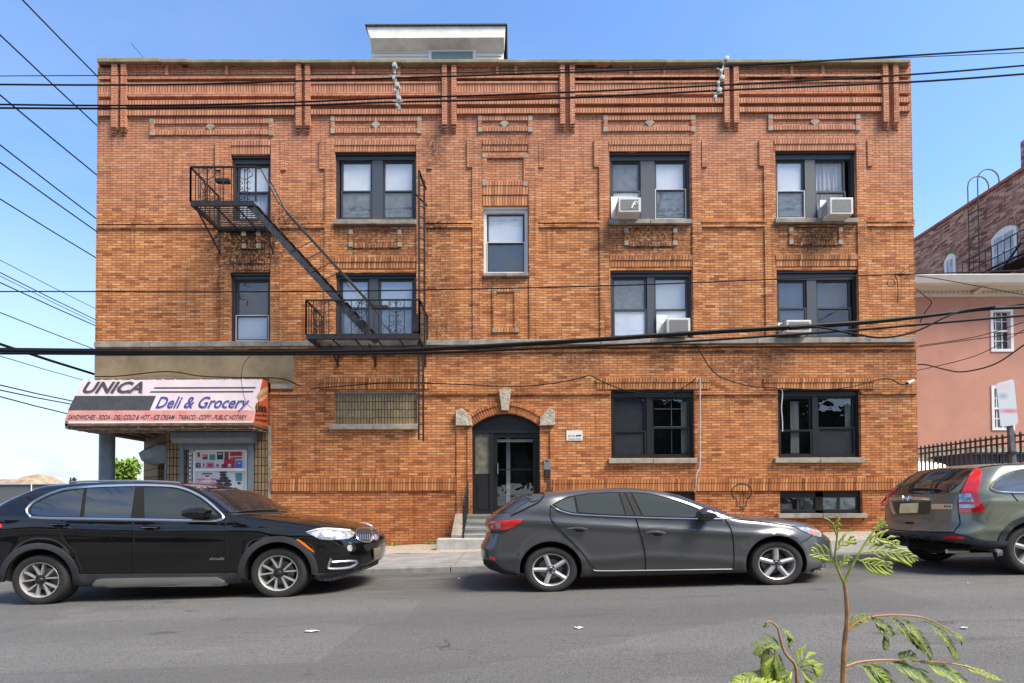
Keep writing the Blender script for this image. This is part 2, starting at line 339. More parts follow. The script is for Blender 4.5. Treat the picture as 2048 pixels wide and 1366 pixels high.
# ------------------------------------------------------------------ ground
def gz(x): return 0.0255 * max(-60, min(60, x)) - 0.003
def sheet(name, xs, ys, zf, mats, kind='structure', depth=0.0):
    mb = MB(); vs = []; fs = []
    for x in xs:
        for y in ys: vs.append((x, y, zf(x, y)))
    ny = len(ys)
    for i in range(len(xs) - 1):
        for j in range(ny - 1): fs.append((i * ny + j, (i + 1) * ny + j, (i + 1) * ny + j + 1, i * ny + j + 1))
    mb.raw(vs, fs); o = mb.obj(name, mats, recalc=False); put(o, kind=kind); return o
def asphalt():
    m = bpy.data.materials.new('asphalt'); m.use_nodes = True; nt = m.node_tree; b = nt.nodes['Principled BSDF']; b.inputs['Roughness'].default_value = .82
    b.inputs['Specular IOR Level'].default_value = .35
    nn = nt.nodes.new; lk = nt.links.new; g = nn('ShaderNodeNewGeometry')
    def noise(sc_, d, r=.6, scale=(1, 1, 1)):
        mp = nn('ShaderNodeMapping'); mp.inputs['Scale'].default_value = scale; lk(g.outputs['Position'], mp.inputs[0])
        n = nn('ShaderNodeTexNoise'); n.inputs['Scale'].default_value = sc_; n.inputs['Detail'].default_value = d; n.inputs['Roughness'].default_value = r; lk(mp.outputs[0], n.inputs['Vector']); return n.outputs['Fac']
    def mr(v, a, b_, c=0, d=1):
        q = nn('ShaderNodeMapRange'); lk(v, q.inputs[0])
        for i, k in enumerate((a, b_, c, d)): q.inputs[i + 1].default_value = k
        return q.outputs[0]
    def mx(f, a, c, t='MIX'):
        q = nn('ShaderNodeMixRGB'); q.blend_type = t; lk(f, q.inputs[0])
        for i, v in ((1, a), (2, c)):
            if isinstance(v, tuple): q.inputs[i].default_value = (*v, 1)
            else: lk(v, q.inputs[i])
        return q.outputs[0]
    c = mx(mr(noise(.7, 6, .6, (.5, 1.6, 1)), .3, .7), (.068, .067, .065), (.104, .102, .099))
    c = mx(mr(noise(70, 3, .8), .35, .7, 0, .8), c, (.21, .21, .21))
    c = mx(mr(noise(42, 2, .7), .56, .74, 0, .75), c, (.030, .030, .032))
    c = mx(mr(noise(1.6, 7, .72, (.35, 1.5, 1)), .56, .70, 0, .55), c, (.045, .045, .048))
    # pale dusty scuffs and tan grime towards the gutter
    c = mx(mr(noise(1.1, 6, .7, (.3, 1.2, 1)), .57, .70, 0, .35), c, (.24, .23, .215))
    s = nn('ShaderNodeSeparateXYZ'); lk(g.outputs['Position'], s.inputs[0])
    gut = mr(s.outputs['Y'], -6.9, -5.1, 0, .75); m_ = nn('ShaderNodeMath'); m_.operation = 'MULTIPLY'; lk(gut, m_.inputs[0]); lk(mr(noise(2.2, 6, .7, (.4, 1.4, 1)), .40, .62), m_.inputs[1])
    c = mx(m_.outputs[0], c, (.050, .043, .036))
    # wheel lanes, old repair patches, cracks and oil spots
    lane = nn('ShaderNodeTexWave'); lane.bands_direction = 'Y'; lane.inputs['Scale'].default_value = .175; lane.inputs['Distortion'].default_value = 1.2; lane.inputs['Detail'].default_value = 3; lane.inputs['Detail Scale'].default_value = 1.5; lk(g.outputs['Position'], lane.inputs['Vector'])
    c = mx(mr(lane.outputs['Fac'], .3, .9, 0, .28), c, (.060, .060, .062))
    vp = nn('ShaderNodeTexVoronoi'); vp.inputs['Scale'].default_value = .33; vp.distance = 'CHEBYCHEV'; mpp = nn('ShaderNodeMapping'); mpp.inputs['Scale'].default_value = (.6, 1.3, 1); lk(g.outputs['Position'], mpp.inputs[0]); lk(mpp.outputs[0], vp.inputs['Vector'])
    c = mx(mr(vp.outputs['Color'], .70, .72, 0, .30), c, (.072, .071, .070))
    ds = nn('ShaderNodeTexNoise'); ds.inputs['Scale'].default_value = 2.5; ds.inputs['Detail'].default_value = 5; lk(g.outputs['Position'], ds.inputs['Vector'])
    va = nn('ShaderNodeVectorMath'); va.operation = 'MULTIPLY_ADD'; va.inputs[1].default_value = (.7, .7, .7); lk(ds.outputs['Color'], va.inputs[0]); lk(g.outputs['Position'], va.inputs[2])
    ve = nn('ShaderNodeTexVoronoi'); ve.feature = 'DISTANCE_TO_EDGE'; ve.inputs['Scale'].default_value = .42; lk(va.outputs[0], ve.inputs['Vector'])
    ck = nn('ShaderNodeMath'); ck.operation = 'MULTIPLY'; lk(mr(ve.outputs['Distance'], .007, .002, 0, .6), ck.inputs[0]); lk(mr(noise(.6, 3), .54, .66), ck.inputs[1])
    c = mx(ck.outputs[0], c, (.016, .016, .017))
    c = mx(mr(noise(3.2, 3, .5, (.6, 1.3, 1)), .68, .76, 0, .6), c, (.035, .034, .034))
    vo = nn('ShaderNodeTexVoronoi'); vo.inputs['Scale'].default_value = 120; lk(g.outputs['Position'], vo.inputs['Vector'])
    lk(c, b.inputs['Base Color'])
    bp = nn('ShaderNodeBump'); bp.inputs['Strength'].default_value = .5; bp.inputs['Distance'].default_value = .01; lk(vo.outputs['Distance'], bp.inputs['Height']); lk(bp.outputs[0], b.inputs['Normal'])
    return m
ASPH = asphalt()
xs = [-400, -120, -60] + [i for i in range(-40, 41, 4)] + [60, 120, 400]
KY = -4.4
sheet('road', xs, [-11.2, -9, -7, -5.5, KY + .02], lambda x, y: gz(x), ASPH)
sheet('ground', xs, [-400, -60, -11.3], lambda x, y: gz(x) - .02 + .0, mat('lot_soil', (.10, .09, .07), .95, noise=.4, nscale=1.5))
sheet('side_street', [-400, -120, -60, -30, -16.5, -11.9], [KY, 0, 20, 60, 400], lambda x, y: gz(x) - .012, ASPH)
def swz(x, y):
    t = (y - KY) / (-KY); a = gz(x) + .085; b_ = gz(x) + .150
    return a + (b_ - a) * max(0, min(1, t))
mb = MB(); xs2 = [-11.8 + i * 1.55 for i in range(0, 29)]
for i in range(len(xs2) - 1):                       # slabs with narrow joints
    a, b_ = xs2[i] + .008, xs2[i + 1] - .008
    yf, yb = KY + .16, -2.12
    mb.raw([(a, yf, swz(a, yf)), (b_, yf, swz(b_, yf)), (b_, yb, swz(b_, yb)), (a, yb, swz(a, yb)), (a, yf, swz(a, yf) - .1), (b_, yf, swz(b_, yf) - .1), (b_, yb, swz(b_, yb) - .1), (a, yb, swz(a, yb) - .1)],
           [(0, 1, 2, 3), (0, 4, 5, 1), (1, 5, 6, 2), (2, 6, 7, 3), (3, 7, 4, 0)])
put(mb.obj('pavement', CONC), kind='structure')
mb = MB()
for i in range(0, 16):
    a, b_ = -11.8 + i * 2.7 + .006, -11.8 + (i + 1) * 2.7 - .006
    y0, y1 = KY, KY + .15
    mb.raw([(a, y0, gz(a) + .085), (b_, y0, gz(b_) + .085), (b_, y1, gz(b_) + .087), (a, y1, gz(a) + .087), (a, y0 - .015, gz(a) - .1), (b_, y0 - .015, gz(b_) - .1), (b_, y1, gz(b_) - .1), (a, y1, gz(a) - .1)],
           [(0, 1, 2, 3), (0, 4, 5, 1), (1, 5, 6, 2), (2, 6, 7, 3), (3, 7, 4, 0)])
put(mb.obj('kerb', KERB, bevel=.012), kind='structure')
xs3 = [-11.8 + .5 * i for i in range(0, 90)]
sheet('gravel_strip', xs3, [-2.1, -1.4, -.7, 0.3], lambda x, y: swz(x, y) - .004 + .012 * math.sin(x * 3.1 + y * 5), GRAVEL)
put(MB().box(-11.85, 33, -2.2, 14, -2, -.36).obj('subsoil', GRAVEL), kind='structure')
put(MB().raw([(-11.8, 0.3, gz(-11.8) + .1), (33, 0.3, gz(33) + .1), (33, 40, gz(33) + .1), (-11.8, 40, gz(-11.8) + .1)], [(0, 1, 2, 3)]) or MB(), kind=None) if False else None
sheet('yard', [-11.8, 0, 10, 33, 120], [0.3, 5, 20, 120], lambda x, y: gz(min(x, 33)) + .12, GRAVEL)
# litter on the road
for k, (px, py, s_, lab) in enumerate([(622, 1264, .10, 'long white scrap of litter on the road below the black car'), (1157, 1257, .085, 'larger round white scrap of litter on the road before the grey car'),
                           (918, 1158, .05, 'small white scrap of litter by the kerb behind the grey car'), (1930, 1258, .06, 'pale scrap of litter on the road right of the sapling'), (1936, 1168, .04, 'tiny white scrap of litter on the road behind the green car')]):
    d = ray(px, py); t = (0.0 + gz(0) - CAMP.z) / d.z
    for _ in range(6):
        p = CAMP + d * t; t = (gz(p.x) - CAMP.z) / d.z
    p = CAMP + d * t; mb = MB(); n = 9; pts = []
    for i in range(n):
        a = 2 * math.pi * i / n; r_ = s_ * .62 * (0.55 + .5 * random.random()); pts.append((p.x + r_ * math.cos(a) * (1.6 if k == 0 else 1), p.y + r_ * math.sin(a) * .7, gz(p.x) + .006 + .012 * random.random()))
    mb.face(pts); o = mb.obj('litter', WHITEP); put(o, lab, 'litter', 'scraps of litter on the road')
# ------------------------------------------------------------------ the brick building
BX0 = W(190, 690, 0).x; BX1 = W(1832, 690, 0).x; BD = 13.0
ZT = W(1000, 122, 0).z
bld = empty('brick_building', ((BX0 + BX1) / 2, 0, gz(0) + .1), 'three storey orange brick apartment building with corner shop, arched black door and roof bulkhead', 'building')
def part(name, mb, m, parent=bld, **k): return mb.obj(name, m, parent, **k)
# openings: name -> px rect on the facade plane
OP = {'A': (462, 310, 541, 440), 'B': (670, 303, 832, 438), 'C': (967, 412, 1056, 546), 'D': (1219, 303, 1381, 438), 'E': (1551, 300, 1713, 436),
      'F': (460, 545, 540, 684), 'G': (671, 545, 832, 684), 'H': (1221, 540, 1385, 676), 'I': (1554, 540, 1718, 675),
      'J': (668, 782, 834, 848), 'K': (1222, 779, 1389, 916), 'L': (1556, 777, 1722, 915), 'M': (1560, 982, 1725, 1028), 'N': (1226, 984, 1391, 1030),
      'door': (944, 826, 1080, 1028)}
def rect(k):
    a, b_, c, d = OP[k]; cx, cy = (a + c) / 2, (b_ + d) / 2
    return W(a, cy, 0).x, W(c, cy, 0).x, W(cx, d, 0).z, W(cx, b_, 0).z
RE = {k: rect(k) for k in OP}
SHX = W(335, 900, 0).x                      # where the cut-away shop corner begins
SHZ = W(335, 852, 0).z                      # underside of the overhang
holes = list(RE.values()) + [(BX0 - 1, W(541, 900, 0).x, -2, W(400, 765, 0).z)]
Xs = sorted(set([BX0, BX1] + [v for h in holes for v in h[:2] if BX0 < v < BX1])); Zs = sorted(set([-0.6, ZT] + [v for h in holes for v in h[2:] if -0.6 < v < ZT]))
mb = MB()
for i in range(len(Xs) - 1):
    for j in range(len(Zs) - 1):
        cx, cz = (Xs[i] + Xs[i + 1]) / 2, (Zs[j] + Zs[j + 1]) / 2
        if any(h[0] < cx < h[1] and h[2] < cz < h[3] for h in holes): continue
        mb.face([(Xs[i], 0, Zs[j]), (Xs[i + 1], 0, Zs[j]), (Xs[i + 1], 0, Zs[j + 1]), (Xs[i], 0, Zs[j + 1])])
for k, h in RE.items():                     # reveals
    x0, x1, z0, z1 = h; d = .26
    mb.face([(x0, 0, z0), (x0, 0, z1), (x0, d, z1), (x0, d, z0)]); mb.face([(x1, 0, z0), (x1, d, z0), (x1, d, z1), (x1, 0, z1)])
    mb.face([(x0, 0, z1), (x1, 0, z1), (x1, d, z1), (x0, d, z1)]); mb.face([(x0, 0, z0), (x0, d, z0), (x1, d, z0), (x1, 0, z0)])
# brick spandrels over the arched door
x0, x1, z0, z1 = RE['door']; cx = (x0 + x1) / 2; zs = W(1010, 852, 0).z
def arch(t): return zs + (z1 - zs) * (1 - (2 * t - 1) ** 2)
for side in (0, 1):
    for i in range(8):
        t0, t1 = (i / 16, (i + 1) / 16) if side == 0 else (.5 + i / 16, .5 + (i + 1) / 16)
        xa, xb = x0 + (x1 - x0) * t0, x0 + (x1 - x0) * t1
        mb.face([(xa, 0, arch(t0)), (xb, 0, arch(t1)), (xb, 0, z1), (xa, 0, z1)])
        mb.face([(xa, 0, arch(t0)), (xa, .26, arch(t0)), (xb, .26, arch(t1)), (xb, 0, arch(t1))])
ZR = ZT - .75
mb.face([(BX1, 0, -.6), (BX1, BD, -.6), (BX1, BD, ZT), (BX1, 0, ZT)]); mb.face([(BX0, 0, SHZ), (BX0, 0, ZT), (BX0, BD, ZT), (BX0, BD, SHZ)])
mb.face([(BX0, BD, -.6), (BX0, BD, ZT), (BX1, BD, ZT), (BX1, BD, -.6)])
mb.face([(BX0, 1.8, -.6), (BX0, 1.8, SHZ), (BX0, BD, SHZ), (BX0, BD, -.6)])
mb.box(BX0, BX1, .001, .3, ZT - .9, ZT - .002)
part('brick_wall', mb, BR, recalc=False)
part('roof_deck', MB().box(BX0, BX1, .3, BD, ZR - .2, ZR), mat('roof_felt', (.08, .08, .085), .9))
part('inner_floors', MB().box(BX0 + .1, BX1 - .1, .9, BD - .1, 3.9, 4.1).box(BX0 + .1, BX1 - .1, .9, BD - .1, 7.4, 7.6).box(-4.2, BX1 - .1, .9, 1.0, -.5, ZR - .3).box(-10, -4.2, .9, 1.0, 4.1, ZR - .3), DARK)
# coping
mb = MB()
cuts = [193, 218, 320, 378, 470, 602, 800, 1000, 1110, 1225, 1330, 1440, 1600, 1700, 1821]
for i in range(len(cuts) - 1):
    off = -2.5 if cuts[i + 1] <= 320 else (.5 if cuts[i] >= 378 else -1)
    mb.pbox(cuts[i] + .4, 117.5 + off, cuts[i + 1] - .4, 124.5 + off * .4, -.16, .34)
part('coping_stone', mb, MOSS, bevel=.012)
# cornice: paired corbelled piers and bands between them
piers = [(222, 233, 241, 251, 270), (591, 601.5, 609.5, 619.5, 267), (884, 893.5, 903, 912.5, 265), (1120, 1130, 1140, 1150, 263), (1449, 1459, 1468, 1478, 260.5), (1767, 1777.5, 1788, 1798, 259)]
for (a, b_, c, d, yb) in piers:
    for (p, q) in ((a, b_), (c, d)):
        mb = MB(); mb.pbox(p, 124.5, q, yb - 16, -.115, .01)
        for i in range(3): mb.pbox(p + .3, yb - 16 + i * 5.3, q - .3, yb - 16 + (i + 1) * 5.3 + .2, -.115 + .03 * (i + 1) , .01)
        part('corbelled_pier', mb, BR)
def lerp(px, l, r_): return l + (r_ - l) * (px - 196) / (1820 - 196)
ends = [(197, 222)] + [(piers[i][3], piers[i + 1][0]) for i in range(5)] + [(1798, 1822)]
for bi, (a, b_) in enumerate(ends):
    cx = (a + b_) / 2
    # left pixel row, right pixel row, projection, material
    for (n_, tl, bl_, tr, br_, p, m_) in [('brick_course', 125, 129.5, 124, 129, .10, BR), ('brick_course', 152, 157.5, 147, 152.5, .10, BR), ('brick_course', 164, 168, 160, 164, .075, BR),
                                     ('soldier_course', 168, 185.5, 164, 181, .05, BU), ('brick_course', 185.5, 193, 181, 185.8, .085, BR), ('rowlock_course', 201, 211, 194, 204, .105, BU), ('rowlock_course', 221, 231, 212, 221.5, .08, BU)]:
        y0, y1 = lerp(cx, tl, tr), lerp(cx, bl_, br_)
        mb = MB().pbox(a, y0, b_, y1, -p * .85, .01); part(n_, mb, m_)
for (px, y0, y1) in [(333, 129, 152), (453, 129, 152), (707, 129, 150), (798, 129, 150), (995, 129, 149), (1032, 129, 149), (1262, 129, 148), (1330, 129, 148), (1584, 129, 148), (1646, 129, 148)]:
    part('cornice_block', MB().pbox(px - 3, y0, px + 3, y1, -.07, .01), BR)
# framed panels with a stone diamond
for (a, t, b_, bo, dx, dy) in [(299, 237, 546, 269, 422, 254), (661, 232, 843, 265, 752, 250), (956, 231, 1065, 262, 1009, 248), (1207, 230, 1391, 261.5, 1299, 246), (1537, 228, 1721, 259, 1629, 244)]:
    mb = MB().pbox(a + 8.5, t + .5, b_ - 8.5, t + 9.5, -.035, .01).pbox(a + 8.5, bo - 8.5, b_ - 8.5, bo, -.035, .01); fr = part('panel_frame', mb, BU)
    part('frame_jamb', MB().pbox(a, t + 9, a + 8.5, bo - 8, -.037, .01).pbox(b_ - 8.5, t + 9, b_, bo - 8, -.037, .01), BR)
    mb = MB()
    for (cx, cy) in ((a, t), (b_ - 8.5, t), (a, bo - 8), (b_ - 8.5, bo - 8)): mb.pbox(cx, cy, cx + 8.5, cy + 9, -.04, .01)
    part('corner_stone', mb, STONE)
    p = W(dx, dy, 0); r_ = .115
    part('stone_diamond', MB().prism([(p.x - r_, -.03, p.z), (p.x, -.03, p.z - r_), (p.x + r_, -.03, p.z), (p.x, -.03, p.z + r_)], (0, .05, 0)), STONE)
# window surrounds
def surround(x0, x1, ytop, ybot, eb, wl=19, we=11, right=True):
    for s_, xe in ((-1, x0), (1, x1)):
        mb = MB(); a, b_ = (xe - wl, xe) if s_ < 0 else (xe, xe + wl)
        mb.pbox(a, ytop, b_, ybot, -.034, .01)
        a, b_ = (xe - wl - we, xe - wl) if s_ < 0 else (xe + wl, xe + wl + we)
        mb.pbox(a, ytop, b_, eb, -.037, .01)
        part('brick_pilaster', mb, BR)
surround(460, 541, 282, 684, 340); surround(668, 833, 279, 683, 337); surround(964, 1058, 279, 682, 334); surround(1218, 1385, 279, 679, 333); surround(1549, 1716, 278, 678, 331)
for (a, b_, t) in [(460, 541, 281), (668, 833, 280), (964, 1058, 279), (1218, 1385, 279), (1549, 1716, 277.5), (461, 541, 517), (670, 833, 513.5), (1220, 1386, 510), (1552, 1718, 509)]:
    part('rowlock_course', MB().pbox(a + .3, t, b_ - .3, t + 9.5, -.03, .01), BU)
    part('soldier_lintel', MB().pbox(a + .3, t + 10, b_ - .3, t + 23 + (4 if a < 600 and t < 300 else 0), -.012, .012), BU)
# centre bay panels
part('panel_frame', MB().pbox(964.5, 307.5, 1057, 315, -.04, .01).pbox(964.5, 315, 974, 362, -.04, .01).pbox(1047.5, 315, 1057, 362, -.04, .01), BR)
part('rowlock_course', MB().pbox(964.5, 362, 1057, 370.5, -.04, .01).pbox(964.5, 371, 1057, 389, -.03, .01), BU)
part('soldier_lintel', MB().pbox(964.5, 391.5, 1057, 411, -.012, .01), BU)
part('corner_stone', MB().pbox(965, 307.5, 974, 314.5, -.045, .01).pbox(1047, 307.5, 1056.5, 314.5, -.045, .01).pbox(965, 362, 974, 371, -.045, .01).pbox(1047, 362, 1056.5, 371, -.045, .01), STONE)
part('panel_frame', MB().pbox(985, 582, 993, 656, -.035, .01).pbox(1029, 582, 1038, 656, -.035, .01), BR)
part('rowlock_course', MB().pbox(993, 575, 1030, 583, -.035, .01).pbox(993, 656, 1030, 664, -.035, .01), BU)
part('corner_stone', MB().pbox(985, 574, 994, 581, -.04, .01).pbox(1029, 574, 1038, 581, -.04, .01).pbox(985, 656, 993, 664, -.04, .01).pbox(1030, 656, 1038, 664, -.04, .01), STONE)
# spandrel panels
for (a, b_, t) in [(483, 520, 462), (697, 803, 459), (1249, 1355, 456), (1579, 1686, 454)]:
    part('spandrel_frame', MB().pbox(a + 8, t - 4, b_ - 8, t, -.03, .01).pbox(a, t + 8, a + 8, t + 26, -.03, .01).pbox(b_ - 8, t + 8, b_, t + 26, -.03, .01), BR)
    part('rowlock_course', MB().pbox(a + 8, t + 27, b_ - 8, t + 36, -.03, .01), BU)
    part('corner_stone', MB().pbox(a, t, a + 8, t + 9, -.036, .01).pbox(b_ - 8, t, b_, t + 9, -.036, .01).pbox(a, t + 25, a + 8, t + 34, -.036, .01).pbox(b_ - 8, t + 25, b_, t + 34, -.036, .01), STONE)
# thin double string course between the pilasters, level with the top-floor sills
for (a, b_) in [(193, 432), (560, 649), (852, 945), (1077, 1199), (1404, 1530), (1735, 1830)]:
    cx = (a + b_) / 2; y = 448 - 4 * (cx - 196) / 1630
    part('string_course', MB().pbox(a, y - 4.5, b_, y - .3, -.05, .01).pbox(a, y + 1.8, b_, y + 8, -.04, .01), BR)
# stone belt
mb = MB(); cuts = [187, 298, 392, 470, 560, 640, 850, 935, 1080, 1200, 1302, 1420, 1515, 1640, 1740, 1833]
for i in range(len(cuts) - 1):
    cx = (cuts[i] + cuts[i + 1]) / 2; y = 689.5 - 10.5 * (cx - 190) / 1643
    mb.pbox(cuts[i] + .3, y - 5.5, cuts[i + 1] - .3, y + 5, -.115, .02)
    if cuts[i] == 560: pass
part('stone_belt', mb, STONE2, bevel=.01)
for i in range(4):
    a, b_ = 190 + i * 411, 190 + (i + 1) * 411; cx = (a + b_) / 2; y = 700 - 10.5 * (cx - 190) / 1643
    part('brick_course', MB().pbox(a, y - 4, b_, y, -.07, .01).pbox(a, y + 5, b_, y + 9, -.045, .01), BR)
# ground floor band
for (a, b_) in [(541, 668), (834, 998), (1021, 1222), (1390, 1556), (1723, 1835)]:
    part('brick_course', MB().pbox(a, 783.5, b_, 788.5, -.045, .01), BR)
for (a, b_, x0, x1) in [(638, 862, 668, 834), (1192, 1420, 1222, 1389), (1527, 1750, 1556, 1722)]:
    part('rowlock_course', MB().pbox(a, 756, b_, 764.5, -.035, .01), BU); part('soldier_lintel', MB().pbox(a + 2, 765, b_ - 2, 778, -.02, .01), BU)
for (a, b_) in [(541, 914), (1106, 1836)]:
    part('rowlock_course', MB().pbox(a, 957, b_, 965.5, -.05, .01), BU); part('soldier_course', MB().pbox(a, 966, b_, 981.5, -.042, .01), BU)
# sills
for (nm, a, t, b_, bo) in [('B', 667, 439, 832, 447.5), ('C', 966, 545, 1057, 551.5), ('D', 1218, 437.5, 1384, 446.5), ('E', 1551, 435.5, 1717, 444.5), ('J', 658, 848, 836, 858.5), ('K', 1218, 916.5, 1395, 926.5), ('L', 1551, 915.5, 1730, 925.5), ('M', 1557, 1027, 1736, 1036), ('N', 1222, 1029, 1396, 1037)]:
    xm = (a + b_) / 2; part('window_sill', MB().pbox(a, t, xm - .4, bo, -.10, .12).pbox(xm + .4, t, b_, bo, -.10, .12), STONE if nm in 'JKL' else STONE2, bevel=.008)
# the arch over the door
cx = (x0 := RE['door'][0]) / 2 + (x1 := RE['door'][1]) / 2; zc_ = zs; hw = (x1 - x0) / 2; rise = RE['door'][3] - zs
def archpt(t, off):
    x = x0 + (x1 - x0) * t; z = arch(t); nx_ = (2 * t - 1) * rise * 2 / hw; n = Vector((nx_, 0, 1)).normalized(); return Vector((x, 0, z)) + n * off
mb = MB(); NB = 30
for i in range(NB):
    t0, t1 = i / NB + .004, (i + 1) / NB - .004
    for (o0, o1, p) in ((.0, .165, .03), (.172, .255, .055)):
        a = [archpt(t0, o0), archpt(t1, o0), archpt(t1, o1), archpt(t0, o1)]
        if i % 1 == 0: mb.prism([(q.x, -p, q.z) for q in a], (0, p + .01, 0), mi=random.choice((0, 0, 1, 2)))
AB = [mat('arch_brick_orange', (.44, .16, .055), .85, noise=.25, nscale=30), mat('arch_brick_tan', (.50, .21, .08), .85, noise=.25, nscale=30), mat('arch_brick_brown', (.33, .11, .045), .85, noise=.25, nscale=30)]
part('brick_arch', mb, AB)
q = [W(998, 781, 0), W(1022, 781, 0), W(1017, 822, 0), W(1003, 822, 0)]; carv = mat('carved_limestone', (.43, .38, .30), .85, noise=.35, nscale=14, bump=1.0, bscale=22)
part('keystone', MB().prism([(v.x, -.13, v.z) for v in q], (0, .14, 0)), carv, bevel=.01)
for s_, pts in ((0, [(912, 852), (912, 823), (925, 817), (943.5, 838), (943.5, 852)]), (1, [(1079.5, 852), (1079.5, 838), (1097, 817), (1109, 823), (1109, 851)])):
    part('springer_stone', MB().prism([(W(a, b_, 0).x, -.10, W(a, b_, 0).z) for a, b_ in pts], (0, .11, 0)), carv, bevel=.01)
for a, b_ in ((913, 921), (935, 943.5), (1080, 1088), (1101, 1109)):
    part('brick_pilaster', MB().pbox(a, 853, b_, 1050, -.03, .01), BR)
# stucco fascia over the shop
part('stucco_fascia', MB().pbox(189, 711, 587, 757, -.05, .02).pbox(538, 756, 587, 766, -.05, .02), STUCCO)
part('stucco_patch', MB().pbox(541, 766, 586, 777, -.045, .02), STONE)
# infilled block window
def block_mat(name, base, bw, rh, mort=(.02, .014, .01), ms=.02):
    m = bpy.data.materials.new(name); m.use_nodes = True; nt = m.node_tree; b = nt.nodes['Principled BSDF']; b.inputs['Roughness'].default_value = .9
    nn = nt.nodes.new; lk = nt.links.new; g = nn('ShaderNodeNewGeometry'); s = nn('ShaderNodeSeparateXYZ'); lk(g.outputs['Position'], s.inputs[0])
    cm = nn('ShaderNodeCombineXYZ'); a = nn('ShaderNodeMath'); a.operation = 'ADD'; lk(s.outputs['X'], a.inputs[0]); lk(s.outputs['Y'], a.inputs[1]); lk(a.outputs[0], cm.inputs[0]); lk(s.outputs['Z'], cm.inputs[1])
    bt = nn('ShaderNodeTexBrick'); bt.offset = 0; lk(cm.outputs[0], bt.inputs['Vector']); bt.inputs['Scale'].default_value = 1; bt.inputs['Brick Width'].default_value = bw; bt.inputs['Row Height'].default_value = rh
    bt.inputs['Mortar Size'].default_value = ms; bt.inputs['Mortar Smooth'].default_value = .3; bt.inputs['Color1'].default_value = (*base, 1); bt.inputs['Color2'].default_value = (*[c * .7 for c in base], 1); bt.inputs['Mortar'].default_value = (*mort, 1)
    n = nn('ShaderNodeTexNoise'); n.inputs['Scale'].default_value = 45; n.inputs['Detail'].default_value = 4; lk(g.outputs['Position'], n.inputs['Vector'])
    mr = nn('ShaderNodeMapRange'); mr.inputs[1].default_value = .4; mr.inputs[2].default_value = .65; lk(n.outputs['Fac'], mr.inputs[0])
    mx = nn('ShaderNodeMixRGB'); mx.blend_type = 'MULTIPLY'; mx.inputs[2].default_value = (.55, .5, .42, 1); lk(mr.outputs[0], mx.inputs[0]); lk(bt.outputs['Color'], mx.inputs[1]); lk(mx.outputs[0], b.inputs['Base Color'])
    bp = nn('ShaderNodeBump'); bp.invert = True; bp.inputs['Distance'].default_value = .03; bp.inputs['Strength'].default_value = .8; lk(bt.outputs['Fac'], bp.inputs['Height']); lk(bp.outputs[0], b.inputs['Normal'])
    return m
BLK = block_mat('ribbed_block', (.38, .31, .19), .072, .197, ms=.008); BLK2 = block_mat('shop_ribbed_block', (.33, .235, .13), .085, .20, ms=.011)
x0, x1, z0, z1 = RE['J']; part('block_infill', MB().box(x0, x1, .06, .25, z0, z1), BLK); part('block_infill_lintel', MB().box(x0, x1, .045, .06, z1 - .05, z1), STONE)
